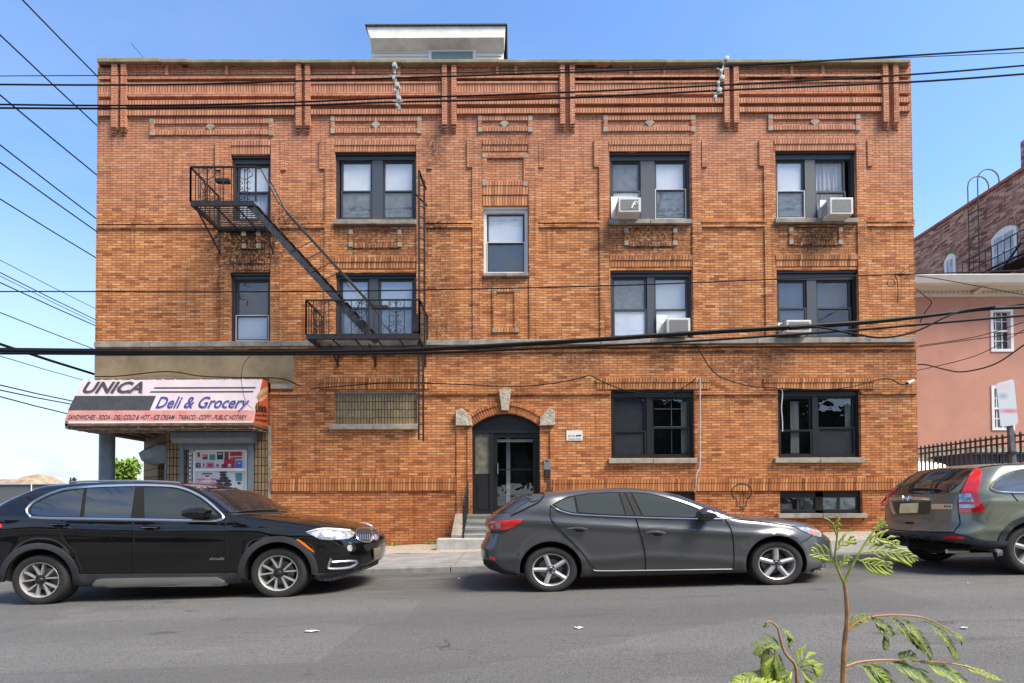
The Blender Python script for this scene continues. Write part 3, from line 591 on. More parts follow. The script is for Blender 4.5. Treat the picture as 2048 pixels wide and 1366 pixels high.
# ------------------------------------------------------------------ windows
def ring(mb, x0, x1, z0, z1, t, yf, yb, tt=None, tb=None, mi=0):
    tt = t if tt is None else tt; tb = t if tb is None else tb
    mb.box(x0, x0 + t, yf, yb, z0, z1, mi); mb.box(x1 - t, x1, yf, yb, z0, z1, mi); mb.box(x0 + t, x1 - t, yf, yb, z1 - tt, z1, mi); mb.box(x0 + t, x1 - t, yf, yb, z0, z0 + tb, mi)
def window(key, cells, FM=FRAME, MM=FRAME2, frame_t=.055, head=.10, name='window', yf=.09):
    """cells: list of dicts px x0,x1 (glass cell incl. sash), rails (py of meeting rails), up/lo = backing material, outline = white lower sash"""
    x0, x1, z0, z1 = RE[key]
    mb = MB(); ring(mb, x0 + .002, x1 - .002, z0 + .002, z1 - .002, frame_t, yf, .24, head, .05)
    mb.box(x0 + .002, x1 - .002, yf - .05, yf - .003, z1 - .05, z1 - .004)
    ring(mb, x0 + frame_t, x1 - frame_t, z0 + .05, z1 - head, .02, yf + .035, .22)
    wn = part(name, mb, FM)
    cxs = []
    py = (OP[key][1] + OP[key][3]) / 2; pxm = (OP[key][0] + OP[key][2]) / 2
    Zi0, Zi1 = z0 + .05, z1 - head
    edges = []
    for c in cells:
        a = W(c['x'][0], py, 0).x; b_ = W(c['x'][1], py, 0).x; a = max(a, x0 + frame_t + .02); b_ = min(b_, x1 - frame_t - .02); edges.append((a, b_))
        zm = W(pxm, c['m'], 0).z if 'm' in c else (z0 + z1) / 2
        FMc = c.get('fm', FM); lowf = c.get('lf', FMc)
        zt_ = Zi1 - c.get('tt', .0)
        m1 = MB(); ring(m1, a, b_, zm - .02, zt_, .045, yf + .055, yf + .10); 
        s1 = m1.obj('upper_sash', FMc, wn)
        m2 = MB(); ring(m2, a, b_, Zi0, zm + .025, .045, yf + .02, yf + .052, .04, .05); 
        if c.get('stuck'): pass
        s2 = m2.obj('lower_sash', lowf, wn)
        if c.get('white'):
            m3 = MB(); ring(m3, a + .004, b_ - .004, Zi0 + .004, zm + .021, .014, yf + .012, yf + .021); m3.obj('white_sash_edge', WHITEF, wn)
        for (nm, za, zb, yy, bk, so_) in (('upper_pane', zm, zt_, yf + .08, c.get('up', BLIND), s1), ('lower_pane', Zi0, zm, yf + .04, c.get('lo', SCREEN), s2)):
            MB().box(a + .04, b_ - .04, yy, yy + .004, za + .035, zb - .035).obj(nm, GLASS, so_)
            if bk is not None:
                bb = MB()
                if bk is CURT:
                    n = 22; pts = [(a + .03 + (b_ - a - .06) * i / n, yy + .08 + .02 * math.sin(i * 1.9 + a), 0) for i in range(n + 1)]
                    for i in range(n): bb.face([(pts[i][0], pts[i][1], za), (pts[i + 1][0], pts[i + 1][1], za), (pts[i + 1][0], pts[i + 1][1], zb), (pts[i][0], pts[i][1], zb)])
                else: bb.box(a + .02, b_ - .02, yy + .014, yy + .02, za + .01, zb - .01)
                bb.obj({'white_window_shade': 'shade', 'grey_curtain': 'curtain'}.get(bk.name, 'insect_screen'), bk, wn)  # default name also covers backings coloured with the sky's reflection
        for (fx0, fy0, fx1, fy1, fm_) in c.get('extra', []):
            e = MB().pbox(fx0, fy0, fx1, fy1, yf + .075, yf + .079, ref=0); e.obj('sash_bar', fm_, wn)
    if len(edges) == 2: MB().box(edges[0][1] + .006, edges[1][0] - .006, yf + .012, .24, Zi0 - .01, Zi1 + .01).obj('mullion', MM, wn)
    return wn
DIMC = mat('dim_curtain', (.16, .165, .14), .9, noise=.3, nscale=5, nx=(6, 6, .3))
SIL = mat('sky_reflection_backing', (.52, .57, .62), .8);  # pane backing with the pale sky's reflection put into its colour
window('A', [dict(x=(470, 540), m=380, up=BLIND, lo=CURT)], head=.16)
window('B', [dict(x=(679, 742), m=378, up=BLIND, lo=SCREEN), dict(x=(764, 829), m=378, up=BLIND, lo=SCREEN)], head=.15)
window('C', [dict(x=(973, 1052), m=482, up=BLIND, lo=SCREEND, white=True, lf=FRAME, fm=FRAME)], FM=WHITEF, head=.11)
window('D', [dict(x=(1219, 1283), m=378, up=SCREEN, lo=BLIND), dict(x=(1312, 1378), m=375, up=BLIND, lo=SCREEN, white=True)], head=.16)
window('E', [dict(x=(1550, 1614), m=378, up=BLIND, lo=SCREEN, white=True), dict(x=(1635, 1697), m=379, up=CURT, lo=CURT)], head=.17)
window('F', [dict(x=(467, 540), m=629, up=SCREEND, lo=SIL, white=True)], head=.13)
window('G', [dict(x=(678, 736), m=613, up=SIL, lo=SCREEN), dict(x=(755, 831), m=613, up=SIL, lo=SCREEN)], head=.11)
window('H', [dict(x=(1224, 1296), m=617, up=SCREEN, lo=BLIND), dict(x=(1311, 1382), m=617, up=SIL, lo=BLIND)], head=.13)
window('I', [dict(x=(1554, 1618), m=614, up=SCREEND, lo=SCREEND), dict(x=(1638, 1708), m=614, up=SCREEND, lo=None)], head=.20, FM=mat('dark_grey_frame_paint', (.028, .030, .035), .4))
for k in 'KL':
    px = OP[k]; w_ = window(k, [dict(x=(px[0] + 3, px[0] + 73), m=862 if k == 'K' else 860, up=SCREEND if k == 'K' else None, lo=SCREEND if k == 'K' else None), dict(x=(px[0] + 84, px[2] - 4), m=855, up=None if k == 'K' else None, lo=None if k == 'K' else SCREEND)], FM=DARKF, MM=DARKF, head=.17)
    MB().pbox(px[2] - 22, 800, px[2] - 9, 905, .19, .195, ref=0).obj('curtain', DIMC, w_)
    if k == 'L': MB().pbox(px[0] + 33, 800, px[0] + 50, 905, .19, .195, ref=0).obj('curtain', DIMC, w_)
    else:
        mb = MB(); mb.pbox(1346, 795, 1347.3, 905, .145, .15, ref=0).pbox(1312, 815, 1376, 816.5, .145, .15, ref=0).pbox(1312, 851, 1376, 852.5, .145, .15, ref=0); mb.obj('muntin', FRAME2, w_)
for k in 'MN':
    x0, x1, z0, z1 = RE[k]; mb = MB(); ring(mb, x0, x1, z0, z1, .05, .09, .24, .14, .09); xm = (x0 + x1) / 2; mb.box(xm - .09, xm + .09, .09, .24, z0, z1)
    w_ = part('basement_window', mb, DARKF)
    for i, (a, b_) in enumerate(((x0 + .04, (x0 + xm) / 2), ((x0 + xm) / 2, xm - .08), (xm + .08, (x1 + xm) / 2), ((x1 + xm) / 2, x1 - .04))):
        m1 = MB(); ring(m1, a, b_, z0 + .08, z1 - .13, .03, .12, .15); s_ = m1.obj('sash', FRAME, w_); MB().box(a + .02, b_ - .02, .14, .144, z0 + .1, z1 - .15).obj('pane', GLASS, s_)
        if i >= 2: MB().box(a + .03, b_ - .03, .17, .174, z0 + .1, z1 - .15).obj('shade', mat('dusty_green_shade', (.25, .30, .27), .8, noise=.4, nscale=9), w_)
        elif i == 0: MB().box(a + .03, b_ - .1, .2, .21, z0 + .1, z1 - .3).obj('shade', mat('dusty_tan_shade', (.22, .20, .15), .8, noise=.4, nscale=9), w_)
# the entrance
x0, x1, z0, z1 = RE['door']; mb = MB(); yd = .17
zt_ = W(1010, 860, 0).z
pts = [(x0, zt_)] + [(x0 + (x1 - x0) * i / 16, arch(i / 16)) for i in range(17)] + [(x1, zt_)]
mb.prism([(a, yd - .02, b_) for a, b_ in pts], (0, .05, 0)); ring(mb, x0, x1, z0, zt_, .07, yd - .06, .26, .06, .03)
xm = W(983, 950, 0).x; mb.box(xm - .05, xm + .05, yd - .05, .26, z0 + .03, zt_ - .06)
ent = part('entrance_frame', mb, DARKF, bevel=.004)
MB().box(x0 + .07, xm - .05, yd - .02, yd + .02, z0 + .03, W(960, 948, 0).z).box(x0 + .12, xm - .1, yd - .035, yd - .02, z0 + .12, W(960, 955, 0).z).obj('side_panel', mat('satin_black_panel', (.018, .018, .02), .3, noise=.2, nscale=20), ent)
MB().box(x0 + .07, xm - .05, yd, yd + .01, W(960, 947, 0).z, zt_ - .06).obj('frosted_side_light', mat('frosted_scratched_glass', (.16, .155, .12), .25, noise=.35, nscale=5), ent)
dm = MB(); ring(dm, xm + .055, x1 - .075, z0 + .035, zt_ - .065, .085, yd - .02, yd + .03, .10, .16); dm.box(xm + .1, x1 - .1, yd - .01, yd + .02, W(1020, 938, 0).z - .012, W(1020, 938, 0).z + .012)
door = dm.obj('door', mat('black_door_paint', (.014, .014, .016), .3), ent)
MB().box(xm + .12, x1 - .14, yd, yd + .006, z0 + .15, zt_ - .15).obj('glass', GLASS, door)
MB().box(xm + .14, xm + .16, yd - .07, yd - .03, z0 + .95, z0 + 1.25).box(xm + .14, xm + .16, yd - .07, yd, z0 + .95, z0 + .97).box(xm + .14, xm + .16, yd - .07, yd, z0 + 1.23, z0 + 1.25).obj('handle', ALU, door)
MB().box(xm + .14, x1 - .16, yd + .03, yd + .04, zt_ - .27, zt_ - .2).obj('notice_strip', mat('faded_label', (.30, .26, .26), .6), door)
part('hall_interior', MB().box(x0 - .3, x1 + .3, .88, .895, z0 - .1, z1), DARK)
part('hall_wall', MB().box(xm + .35, xm + .45, .6, .7, z0, zt_), mat('hall_door_trim', (.45, .42, .38), .6))
# steps
mb = MB(); sx0, sx1 = W(925, 1060, -1).x, W(1110, 1060, -1).x; zl = z0; zg_ = swz(-1, -1.2) - .02; n = 5; h = (zl - zg_) / n; dd = .30
mb.box(sx0, sx1, -.30, .2, zg_ - .2, zl)
for i in range(1, 4): mb.box(sx0, sx1, -.30 - dd * i, -.30 - dd * (i - 1) - .001, zg_ - .2, zl - h * i); 
steps = empty('entrance_steps', ((sx0 + sx1) / 2, -1, zg_), 'grey concrete steps up to the black entrance door', 'steps')
mb.obj('stair_flight', CONC2, steps, bevel=.012)
mb = MB()
for i in range(0, 4): mb.box(sx0 - .005, sx1, -.335 - dd * i, -.30 - dd * i + .05, zl - h * i - .05, zl - h * i + .006)
mb.obj('tread_nosing', CONC, steps)
MB().box(sx0 - .5, sx1 + .2, -1.62, -1.205, zg_ - .2, zl - h * 4 + .09).obj('bottom_step', CONC2, steps, bevel=.015)
cwx = W(911, 1060, -.3).x
MB().prism([(cwx, -1.2, zg_), (cwx, -.3, zg_), (cwx, .0, zg_), (cwx, .0, zl + .02), (cwx, -.35, zl + .02), (cwx, -1.2, zl - h * 3)], (sx0 - cwx - .004, 0, 0)).obj('cheek_wall', mat('tan_cheek_render', (.30, .26, .21), .9, noise=.2, nscale=5), steps)
for k, xx in enumerate((sx0 + .05, W(1095, 1000, -.2).x)):
    rl = empty('handrail', (xx, -1.1, zg_), ('left black iron handrail beside the entrance steps' if k == 0 else 'right black iron handrail mostly hidden behind the grey car roof'), 'handrail', 'iron handrails of the entrance steps')
    top = zl + .78; mb = MB()
    mb.bar((xx, -.12, top), (xx, -1.35, zl - h * 3 + .62), .045).bar((xx, -.12, top), (xx, -.12, zl), .035).bar((xx, -1.35, zl - h * 3 + .62), (xx, -1.35, zg_ + .1), .035); mb.obj('rail', IRON, rl)
    mb = MB(); mb.tube([(xx, -1.3, zl - h * 3 + .55), (xx - .02, -1.38, zl - .5), (xx - .18, -1.42, zg_ + .15)], .009); mb.obj('brace', IRON, rl)
    mb = MB()
    for i in range(1, 7): y = -.12 - 1.23 * i / 7; zt2 = top + (zl - h * 3 + .62 - top) * i / 7; mb.bar((xx, y, zt2), (xx, y, zl - h * min(3, i * .5) + .02), .016)
    mb.obj('baluster', IRON, rl)
# roof bulkhead
Yb = 2.0; blk = mat('white_clapboard', (.80, .80, .77), .6)
mb = MB(); p0, p1 = W(742, 90, Yb), W(1007, 90, Yb); zb = ZR
mb.box(p0.x, p1.x, Yb, Yb + 3, zb, W(870, 60, Yb).z)
bh = part('roof_bulkhead', mb, blk)
mb = MB(); zz = W(870, 118, Yb).z
for i in range(9):
    z_ = zz - .05 + i * .105
    if z_ + .1 > W(870, 90, Yb).z: break
    mb.raw([(p0.x + .05, Yb - .03, z_), (p1.x - .05, Yb - .03, z_), (p1.x - .05, Yb - .008, z_ + .1), (p0.x + .05, Yb - .008, z_ + .1), (p0.x + .05, Yb, z_), (p1.x - .05, Yb, z_)], [(0, 1, 2, 3), (0, 4, 5, 1)])
mb.obj('clapboard', blk, bh)
fz0, fz1 = W(870, 76, Yb - .35).z, W(870, 53, Yb - .35).z; a, b_ = W(733, 60, Yb - .35).x, W(1011, 60, Yb - .35).x
mb = MB(); mb.raw([(a, Yb - .35, fz1), (b_, Yb - .35, fz1), (b_ - .04, Yb - .36, fz0), (a + .12, Yb - .36, fz0), (a + .06, Yb, fz0 - .12), (b_ - .04, Yb, fz0 - .12), (a, Yb + 3, fz1), (b_, Yb + 3, fz1)], [(0, 1, 2, 3), (3, 2, 5, 4), (0, 6, 7, 1), (0, 3, 4), (1, 5, 2)])
mb.obj('eave_fascia', mat('eave_white', (.80, .80, .74), .6, noise=.12, nscale=3), bh, recalc=False)
MB().box(a - .03, b_ + .05, Yb - .4, Yb + 3.1, fz1, fz1 + .035).obj('roof_edge', mat('roof_tar', (.06, .055, .04), .8, noise=.5, nscale=10), bh)
mb = MB().box(W(857, 110, Yb).x, W(953, 110, Yb).x, Yb - .07, Yb, zb, W(900, 101.5, Yb).z); mb.obj('door_trim', WHITEF, bh)
MB().box(W(864, 110, Yb).x, W(946, 110, Yb).x, Yb - .076, Yb - .07, zb, W(900, 107.5, Yb).z).obj('pane', mat('green_grey_pane', (.20, .26, .24), .15), bh)
p = W(285, 113, .4); q = W(262, 86, .4); put(MB().tube([(p.x, .4, ZR - .1), p, q], .008).obj('roof_antenna', IRON), 'thin leaning metal antenna on the roof left end', 'antenna')
# ------------------------------------------------------------------ cars
CGLASS = mat('tinted_car_glass', (.014, .017, .020), .02, ior=2.2)
CGLASS2 = mat('clear_car_glass', (.014, .020, .021), .02, ior=1.8)
BLKPL = mat('black_plastic', (.018, .019, .021), .55, noise=.1, nscale=30)
GRYPL = mat('grey_cladding_plastic', (.040, .043, .048), .6, noise=.1, nscale=20)
TYRE = mat('tyre_rubber', (.022, .021, .021), .75, noise=.25, nscale=25)
RIM = mat('silver_rim', (.52, .52, .51), .33, .5); RIMD = mat('dark_rim_inside', (.05, .05, .052), .4, .6)
DISC = mat('brake_disc', (.20, .19, .18), .5, .8)
REDL = mat('red_lamp_lens', (.72, .02, .02), .08, coat=1, noise=.15, nscale=30); AMB = mat('amber_lens', (.75, .16, .01), .1, coat=1)
CLEARL = mat('clear_lamp_lens', (.42, .45, .48), .06, metal=.35, coat=1, noise=.6, nscale=16)
SATIN = mat('satin_trim', (.22, .23, .24), .5, .3)
GAP = mat('panel_gap', (.003, .003, .003), .9)
def paint(name, col, metal, rough):
    m = mat(name, col, rough, metal, coat=1.0); return m
def smax(a, b, k):
    h = np.maximum(k - np.abs(a - b), 0) / k
    return np.maximum(a, b) + h * h * k * .25
def curve(pts, sm=.04):
    pts = sorted(pts); xs = np.array([p[0] for p in pts]); zs_ = np.array([p[1] for p in pts])
    g = np.arange(xs[0] - .3, xs[-1] + .3, .01); v = np.interp(g, xs, zs_)
    # linear continuation beyond the ends
    n = max(1, int(sm / .01)); k = np.exp(-.5 * (np.arange(-3 * n, 3 * n + 1) / n) ** 2); k /= k.sum()
    v = np.convolve(np.pad(v, 3 * n, mode='edge'), k, mode='valid')
    return lambda x: np.interp(x, g, v)
class Car:
    def __init__(s, name, label, yn, width, group='cars parked along the kerb'):
        s.yc = yn + width / 2; s.hw = width / 2; s.yn = yn; s.name = name; s.label = label; s.crease = []; s.group = group
        s.k = .05; s.kt = .07; s.crown = .05; s.tum = .45; s.cr = (.10, .12); s.cf = (.22, .14); s.kend = .10; s.sm = .04; s.belly = .035
        s.arches = []
    def w(s, x, z):
        b = s.belt(x); w = s.hw * s.plan(x) - s.tum * np.maximum(z - b, 0) - .25 * np.maximum(z - b, 0) ** 2
        zm = b - .16; w = w - s.belly * (np.minimum(z - zm, 0) / .4) ** 2 * 1.0 - .10 * np.maximum(zm - z, 0) * 0 - .38 * np.maximum(z - zm, 0) ** 1.5 * (z < b) - .38 * (.16 ** 1.5) * (z >= b)
        for (zc, amp, wd) in s.crease:
            w = w + amp * np.exp(-((z - zc(x)) / wd) ** 2)
        for (cx, cz, rx, rz) in s.arches:
            d = np.sqrt(((x - cx) / rx) ** 2 + ((z - cz) / rz) ** 2)
            w = w + .022 * np.exp(-((d - 1.05) / .16) ** 2)
        return w
    def F(s, x, y, z):
        ay = np.abs(y - s.yc); q = ay / s.hw
        fs = ay - s.w(x, z)
        dx = .02; sl = (s.top(x + dx) - s.top(x - dx)) / (2 * dx)
        ft = (z - s.top(x) + s.crown * q * q) / np.sqrt(1 + sl * sl)
        f = smax(fs, ft, s.kt)
        fr = s.xr(z) + s.cr[0] * q * q + s.cr[1] * q ** 6 - x
        ff = x - s.xf(z) + s.cf[0] * q * q + s.cf[1] * q ** 6
        f = smax(f, fr, s.kend); f = smax(f, ff, s.kend)
        return smax(f, s.bot(x) - z, .05)
    def grad(s, P):
        e = 2e-3; x, y, z = P[:, 0], P[:, 1], P[:, 2]
        g = np.stack([s.F(x + e, y, z) - s.F(x - e, y, z), s.F(x, y + e, z) - s.F(x, y - e, z), s.F(x, y, z + e) - s.F(x, y, z - e)], 1)
        return g / np.maximum(np.linalg.norm(g, axis=1, keepdims=True), 1e-9)
    def hit(s, px, py, off=0.0):
        s.lastpy = py
        px = np.asarray(px, float); py = np.asarray(py, float)
        o = np.array(CAMP); D = np.array(_f)[None] + np.array(_r)[None] * ((px - PCX) / FPX)[:, None] - np.array(_u)[None] * ((py - PCY) / FPX)[:, None]
        ts = np.linspace(s.yn - .5 - CAMP.y, s.yc + s.hw + .4 - CAMP.y, 110)
        P = o[None, None] + D[:, None] * ts[None, :, None]
        v = s.F(P[..., 0], P[..., 1], P[..., 2])
        neg = v < 0; has = neg.any(1); i = np.where(has, neg.argmax(1), v.argmin(1)); i0 = np.clip(i - 1, 0, len(ts) - 1)
        a = ts[i0].copy(); b_ = ts[i].copy()
        for _ in range(22):
            m = (a + b_) / 2; p = o + D * m[:, None]; f = s.F(p[:, 0], p[:, 1], p[:, 2]); a = np.where(f > 0, m, a); b_ = np.where(f > 0, b_, m)
        t = np.where(has, (a + b_) / 2, ts[i]); p = o + D * t[:, None]
        if off: p = p + s.grad(p) * off
        return p
    def build(s, PM, nx=150, ny=44, nz=40):
        x0, x1, z0, z1 = s.box; c = np.array([(x0 + x1) / 2, s.yc, s.cz]); H = np.array([(x1 - x0) / 2, s.hw, (z1 - z0) / 2])
        s.root = empty(s.name, (c[0], c[1], gz(c[0])), s.label, 'car', s.group)
        key = {}; vs = []; fs = []
        def vid(t):
            k_ = tuple(int(round(a * 1000)) for a in t)
            if k_ not in key: key[k_] = len(vs); vs.append(t)
            return key[k_]
        def grid(n): return np.linspace(-1, 1, n + 1)
        gx, gy, gzz = grid(nx), grid(ny), grid(nz)
        for sg in (-1, 1):
            for i in range(nx):
                for j in range(nz):
                    q = [vid((gx[i], sg, gzz[j])), vid((gx[i + 1], sg, gzz[j])), vid((gx[i + 1], sg, gzz[j + 1])), vid((gx[i], sg, gzz[j + 1]))]; fs.append(q if sg < 0 else q[::-1])
                for j in range(ny):
                    q = [vid((gx[i], gy[j], sg)), vid((gx[i + 1], gy[j], sg)), vid((gx[i + 1], gy[j + 1], sg)), vid((gx[i], gy[j + 1], sg))]; fs.append(q if sg > 0 else q[::-1])
            for i in range(ny):
                for j in range(nz):
                    q = [vid((sg, gy[i], gzz[j])), vid((sg, gy[i + 1], gzz[j])), vid((sg, gy[i + 1], gzz[j + 1])), vid((sg, gy[i], gzz[j + 1]))]; fs.append(q if sg > 0 else q[::-1])
        d = np.array(vs) * H; a = np.zeros(len(d)); b_ = np.full(len(d), 1.5)
        # first exit
        ts = np.linspace(.02, 1.5, 150); P = c + d[:, None] * ts[None, :, None]; v = s.F(P[..., 0], P[..., 1], P[..., 2]) > 0
        i = np.where(v.any(1), v.argmax(1), len(ts) - 1); a = ts[np.maximum(i - 1, 0)]; b_ = ts[i]
        for _ in range(20):
            m = (a + b_) / 2; p = c + d * m[:, None]; f = s.F(p[:, 0], p[:, 1], p[:, 2]); b_ = np.where(f > 0, m, b_); a = np.where(f > 0, a, m)
        p = c + d * ((a + b_) / 2)[:, None]
        mb = MB(); mb.raw(p.tolist(), fs); o = mb.obj('body', [PM, GAP], s.root)
        for pl in o.data.polygons: pl.use_smooth = True
        if s.arches:
            cm = MB()
            for (cx, cz, rx, rz) in s.arches:
                for sg in (-1, 1):
                    n = 48; ya = s.yc + sg * (s.hw + .2); yb = s.yc + sg * (s.hw - .34)
                    ring1 = [(cx + rx * math.cos(2 * math.pi * k / n), ya, cz + rz * math.sin(2 * math.pi * k / n)) for k in range(n)]
                    cm.prism(ring1, (0, yb - ya, 0), mi=1)
            cut = cm.obj('arch_cutter', [PM, GAP]); bpy.context.view_layer.update()
            md = o.modifiers.new('arches', 'BOOLEAN'); md.operation = 'DIFFERENCE'; md.object = cut; md.solver = 'EXACT'
            bpy.context.view_layer.update(); dg = bpy.context.evaluated_depsgraph_get(); me = bpy.data.meshes.new_from_object(o.evaluated_get(dg))
            if len(me.polygons) > 1000: o.modifiers.clear(); o.data = me
            else: o.modifiers.clear()
            bpy.data.objects.remove(cut)
        bm = bmesh.new(); bm.from_mesh(o.data)
        for e in bm.edges:
            e.smooth = not (len(e.link_faces) == 2 and e.calc_face_angle(0) > R(40))
        for f in bm.faces: f.smooth = True
        bm.to_mesh(o.data); bm.free(); s.body = o
        return o
    def finish(s, name, verts, faces, m, thick, parent, mirror, smooth=True):
        o = None
        V = np.array(verts)
        if thick:
            n0 = len(V); ec = {}
            faces = [list(f) for f in faces if max(np.linalg.norm(V[f[i]] - V[f[i - 1]]) for i in range(len(f))) < .22]
            for f in faces:
                for i in range(len(f)): a, b_ = f[i - 1], f[i]; ec[(a, b_)] = ec.get((a, b_), 0) + 1
            V = np.vstack([V, V - s.grad(V) * thick])
            side = [[b_, a, a + n0, b_ + n0] for (a, b_) in ec if (b_, a) not in ec]
            faces = faces + [[i + n0 for i in f[::-1]] for f in faces] + side
        for k in range(2 if mirror else 1):
            VV = V.copy(); F_ = faces
            if k: VV[:, 1] = 2 * s.yc - VV[:, 1]; F_ = [f[::-1] for f in faces]
            bm = bmesh.new(); bv = [bm.verts.new(v) for v in VV]
            for f in F_:
                try: bm.faces.new([bv[i] for i in f])
                except ValueError: pass
            bad = [f for f in bm.faces if max(e.calc_length() for e in f.edges) > .22]
            if bad: bmesh.ops.delete(bm, geom=bad, context='FACES')
            bmesh.ops.recalc_face_normals(bm, faces=bm.faces)
            # outward
            cen = Vector((V[:, 0].mean(), s.yc, s.cz)); acc = sum(((f.calc_center_median() - Vector((f.calc_center_median().x, s.yc, s.cz))).dot(f.normal) * f.calc_area() for f in bm.faces))
            if acc < 0 and not thick: bmesh.ops.reverse_faces(bm, faces=bm.faces)
            for e in bm.edges:
                if len(e.link_faces) == 2 and e.calc_face_angle(0) > R(45): e.smooth = False
            for f in bm.faces: f.smooth = smooth
            me = bpy.data.meshes.new(name); bm.to_mesh(me); bm.free(); me.materials.append(m)
            ob = bpy.data.objects.new(name, me); C.objects.link(ob); pr = parent or s.root; ob.parent = pr; ob.matrix_parent_inverse = Matrix.Translation(-wpos(pr) if pr is s.root else Vector((0, 0, 0)))
            if pr is not s.root: ob.matrix_parent_inverse = Matrix.Identity(4)
            if k == 0: o = ob
        return o
    def patch(s, name, poly, m, off=.004, thick=.012, parent=None, mirror=True, step=4.0, holes=None):
        bm = bmesh.new(); vs = [bm.verts.new((p[0], p[1], 0)) for p in poly]; bm.faces.new(vs)
        xs_ = [p[0] for p in poly]; ys_ = [p[1] for p in poly]
        bmesh.ops.triangulate(bm, faces=bm.faces[:])
        for ax, lo, hi in ((0, min(xs_), max(xs_)), (1, min(ys_), max(ys_))):
            n = max(1, int((hi - lo) / step))
            for i in range(1, n):
                co = [0, 0, 0]; no_ = [0, 0, 0]; co[ax] = lo + (hi - lo) * i / n; no_[ax] = 1
                bmesh.ops.bisect_plane(bm, geom=bm.verts[:] + bm.edges[:] + bm.faces[:], plane_co=co, plane_no=no_, dist=1e-4)
        bmesh.ops.remove_doubles(bm, verts=bm.verts, dist=1e-4)
        bm.verts.ensure_lookup_table(); P = np.array([v.co[:] for v in bm.verts]); fs = [[v.index for v in f.verts] for f in bm.faces]
        bm.verts.index_update(); fs = [[v.index for v in f.verts] for f in bm.faces]; bm.free()
        H = s.hit(P[:, 0], P[:, 1], off)
        return s.finish(name, H, fs, m, thick, parent, mirror)
    def strip(s, name, path, wpx, m, off=.004, thick=.01, parent=None, mirror=True, closed=False, smooth_n=5):
        pts = [Vector((p[0], p[1], 0)) for p in path]
        if smooth_n: pts = smooth_path(pts, smooth_n)
        if closed: pts = pts[:-1] if (pts[0] - pts[-1]).length < .01 else pts
        n = len(pts); L_, R_ = [], []
        for i, p in enumerate(pts):
            a = pts[(i - 1) % n] if closed or i > 0 else p; b_ = pts[(i + 1) % n] if closed or i < n - 1 else p
            d = (b_ - a).normalized(); q = Vector((-d.y, d.x, 0)) * wpx / 2
            L_.append(p + q); R_.append(p - q)
        P = np.array([v[:] for v in L_ + pts + R_]); fs = [[i, (i + 1) % n, n + (i + 1) % n, n + i] for i in range(n if closed else n - 1)]; fs += [[a + n for a in f] for f in fs]
        H = s.hit(P[:, 0], P[:, 1], off); H[n:2 * n] += s.grad(H[n:2 * n]) * min(.008, wpx * .003)
        return s.finish(name, H, fs, m, thick, parent, mirror)
    def ringpatch(s, name, c, r0, r1, a0, a1, m, off=.01, thick=.03, mirror=True, n=30):
        V = []; fs = []
        for i in range(n + 1):
            t = R(a0 + (a1 - a0) * i / n)
            for r_ in (r0, ((r0[0] + r1[0]) / 2, (r0[1] + r1[1]) / 2), r1): V.append((c[0] + r_[0] * math.cos(t), c[1] - r_[1] * math.sin(t)))
        for i in range(n):
            for j in range(2): fs.append([i * 3 + j, i * 3 + j + 1, i * 3 + j + 4, i * 3 + j + 3])
        P = np.array(V); H = s.hit(P[:, 0], P[:, 1], off); return s.finish(name, H, fs, m, thick, None, mirror)
    def wheel(s, px, py, rx, ry, style, yoff=0.04, tread=.24, RM=RIM):
        """px,py: hub centre in the photo at the plane of the wheel face; rx, ry radii in pixels"""
        yf = s.yn + yoff; c = W(px, py, yf); k = FPX / (yf - CAMP.y); Rx, Rz = rx / k, ry / k
        for sg in (0, 1):
            y0 = yf if sg == 0 else 2 * s.yc - yf; dr = 1 if sg == 0 else -1
            def T(prof): return [(r_, t * dr) for r_, t in prof]
            tp = [(.68, .012), (.70, -.004), (.76, -.010), (.86, -.014), (.93, -.006), (.965, .012), (.985, .035), (1, .06)]
            for i in range(5): t = .07 + i * (tread - .14) / 5; tp += [(1, t), (.985, t + .004), (.985, t + .010), (1, t + .014)]
            tp += [(1, tread - .06), (.97, tread - .02), (.9, tread), (.68, tread)]
            cc = (c.x, y0, c.z)
            wh = MB().lathe(T(tp), cc, n=64, sx=Rx, sz=Rz).obj('wheel', TYRE, s.root, smooth=True)
            rm = MB(); ri = .70
            rm.lathe(T([(ri, .004), (ri - .015, -.004), (ri - .05, .004), (ri - .06, .03), (ri - .07, .10), (ri - .075, .18)]), cc, n=64, sx=Rx, sz=Rz)
            r_ = rm.obj('rim', RM, wh, smooth=True)
            MB().lathe(T([(ri - .08, .16), (.0, .165)]), cc, n=40, sx=Rx, sz=Rz).obj('wheel_well_back', RIMD, wh)
            MB().lathe(T([(.44, .12), (.44, .11), (.16, .10)]), cc, n=40, sx=Rx, sz=Rz).obj('brake_disc', DISC, wh)
            sp = MB(); spd = MB()
            def P(a, r_, t): return (cc[0] + Rx * r_ * math.cos(a), cc[1] + t * dr, cc[2] + Rz * r_ * math.sin(a))
            if style == 'vee':
                for i in range(5):
                    a = 2 * math.pi * i / 5 + math.pi / 2 + .12
                    for q in (-1, 1):
                        a1 = a + q * .10; a2 = a + q * .30; w0 = .045 / .2; 
                        for (dw, tt, bb) in ((0, -.0, sp),):
                            A = [P(a1 - .16, .16, .018), P(a1 + .16, .16, .018), P(a2 + .050, .655, .012), P(a2 - .050, .655, .012)]
                            B = [P(a1 - .16, .16, .06), P(a1 + .16, .16, .06), P(a2 + .050, .655, .055), P(a2 - .050, .655, .055)]
                            sp.raw(A + B, [(0, 1, 2, 3), (0, 4, 5, 1), (1, 5, 6, 2), (2, 6, 7, 3), (3, 7, 4, 0)])
                    spd.raw([P(a - .12, .2, .034), P(a + .12, .2, .034), P(a + .29, .64, .03), P(a - .29, .64, .03)], [(0, 1, 2, 3)]) if False else None
            else:
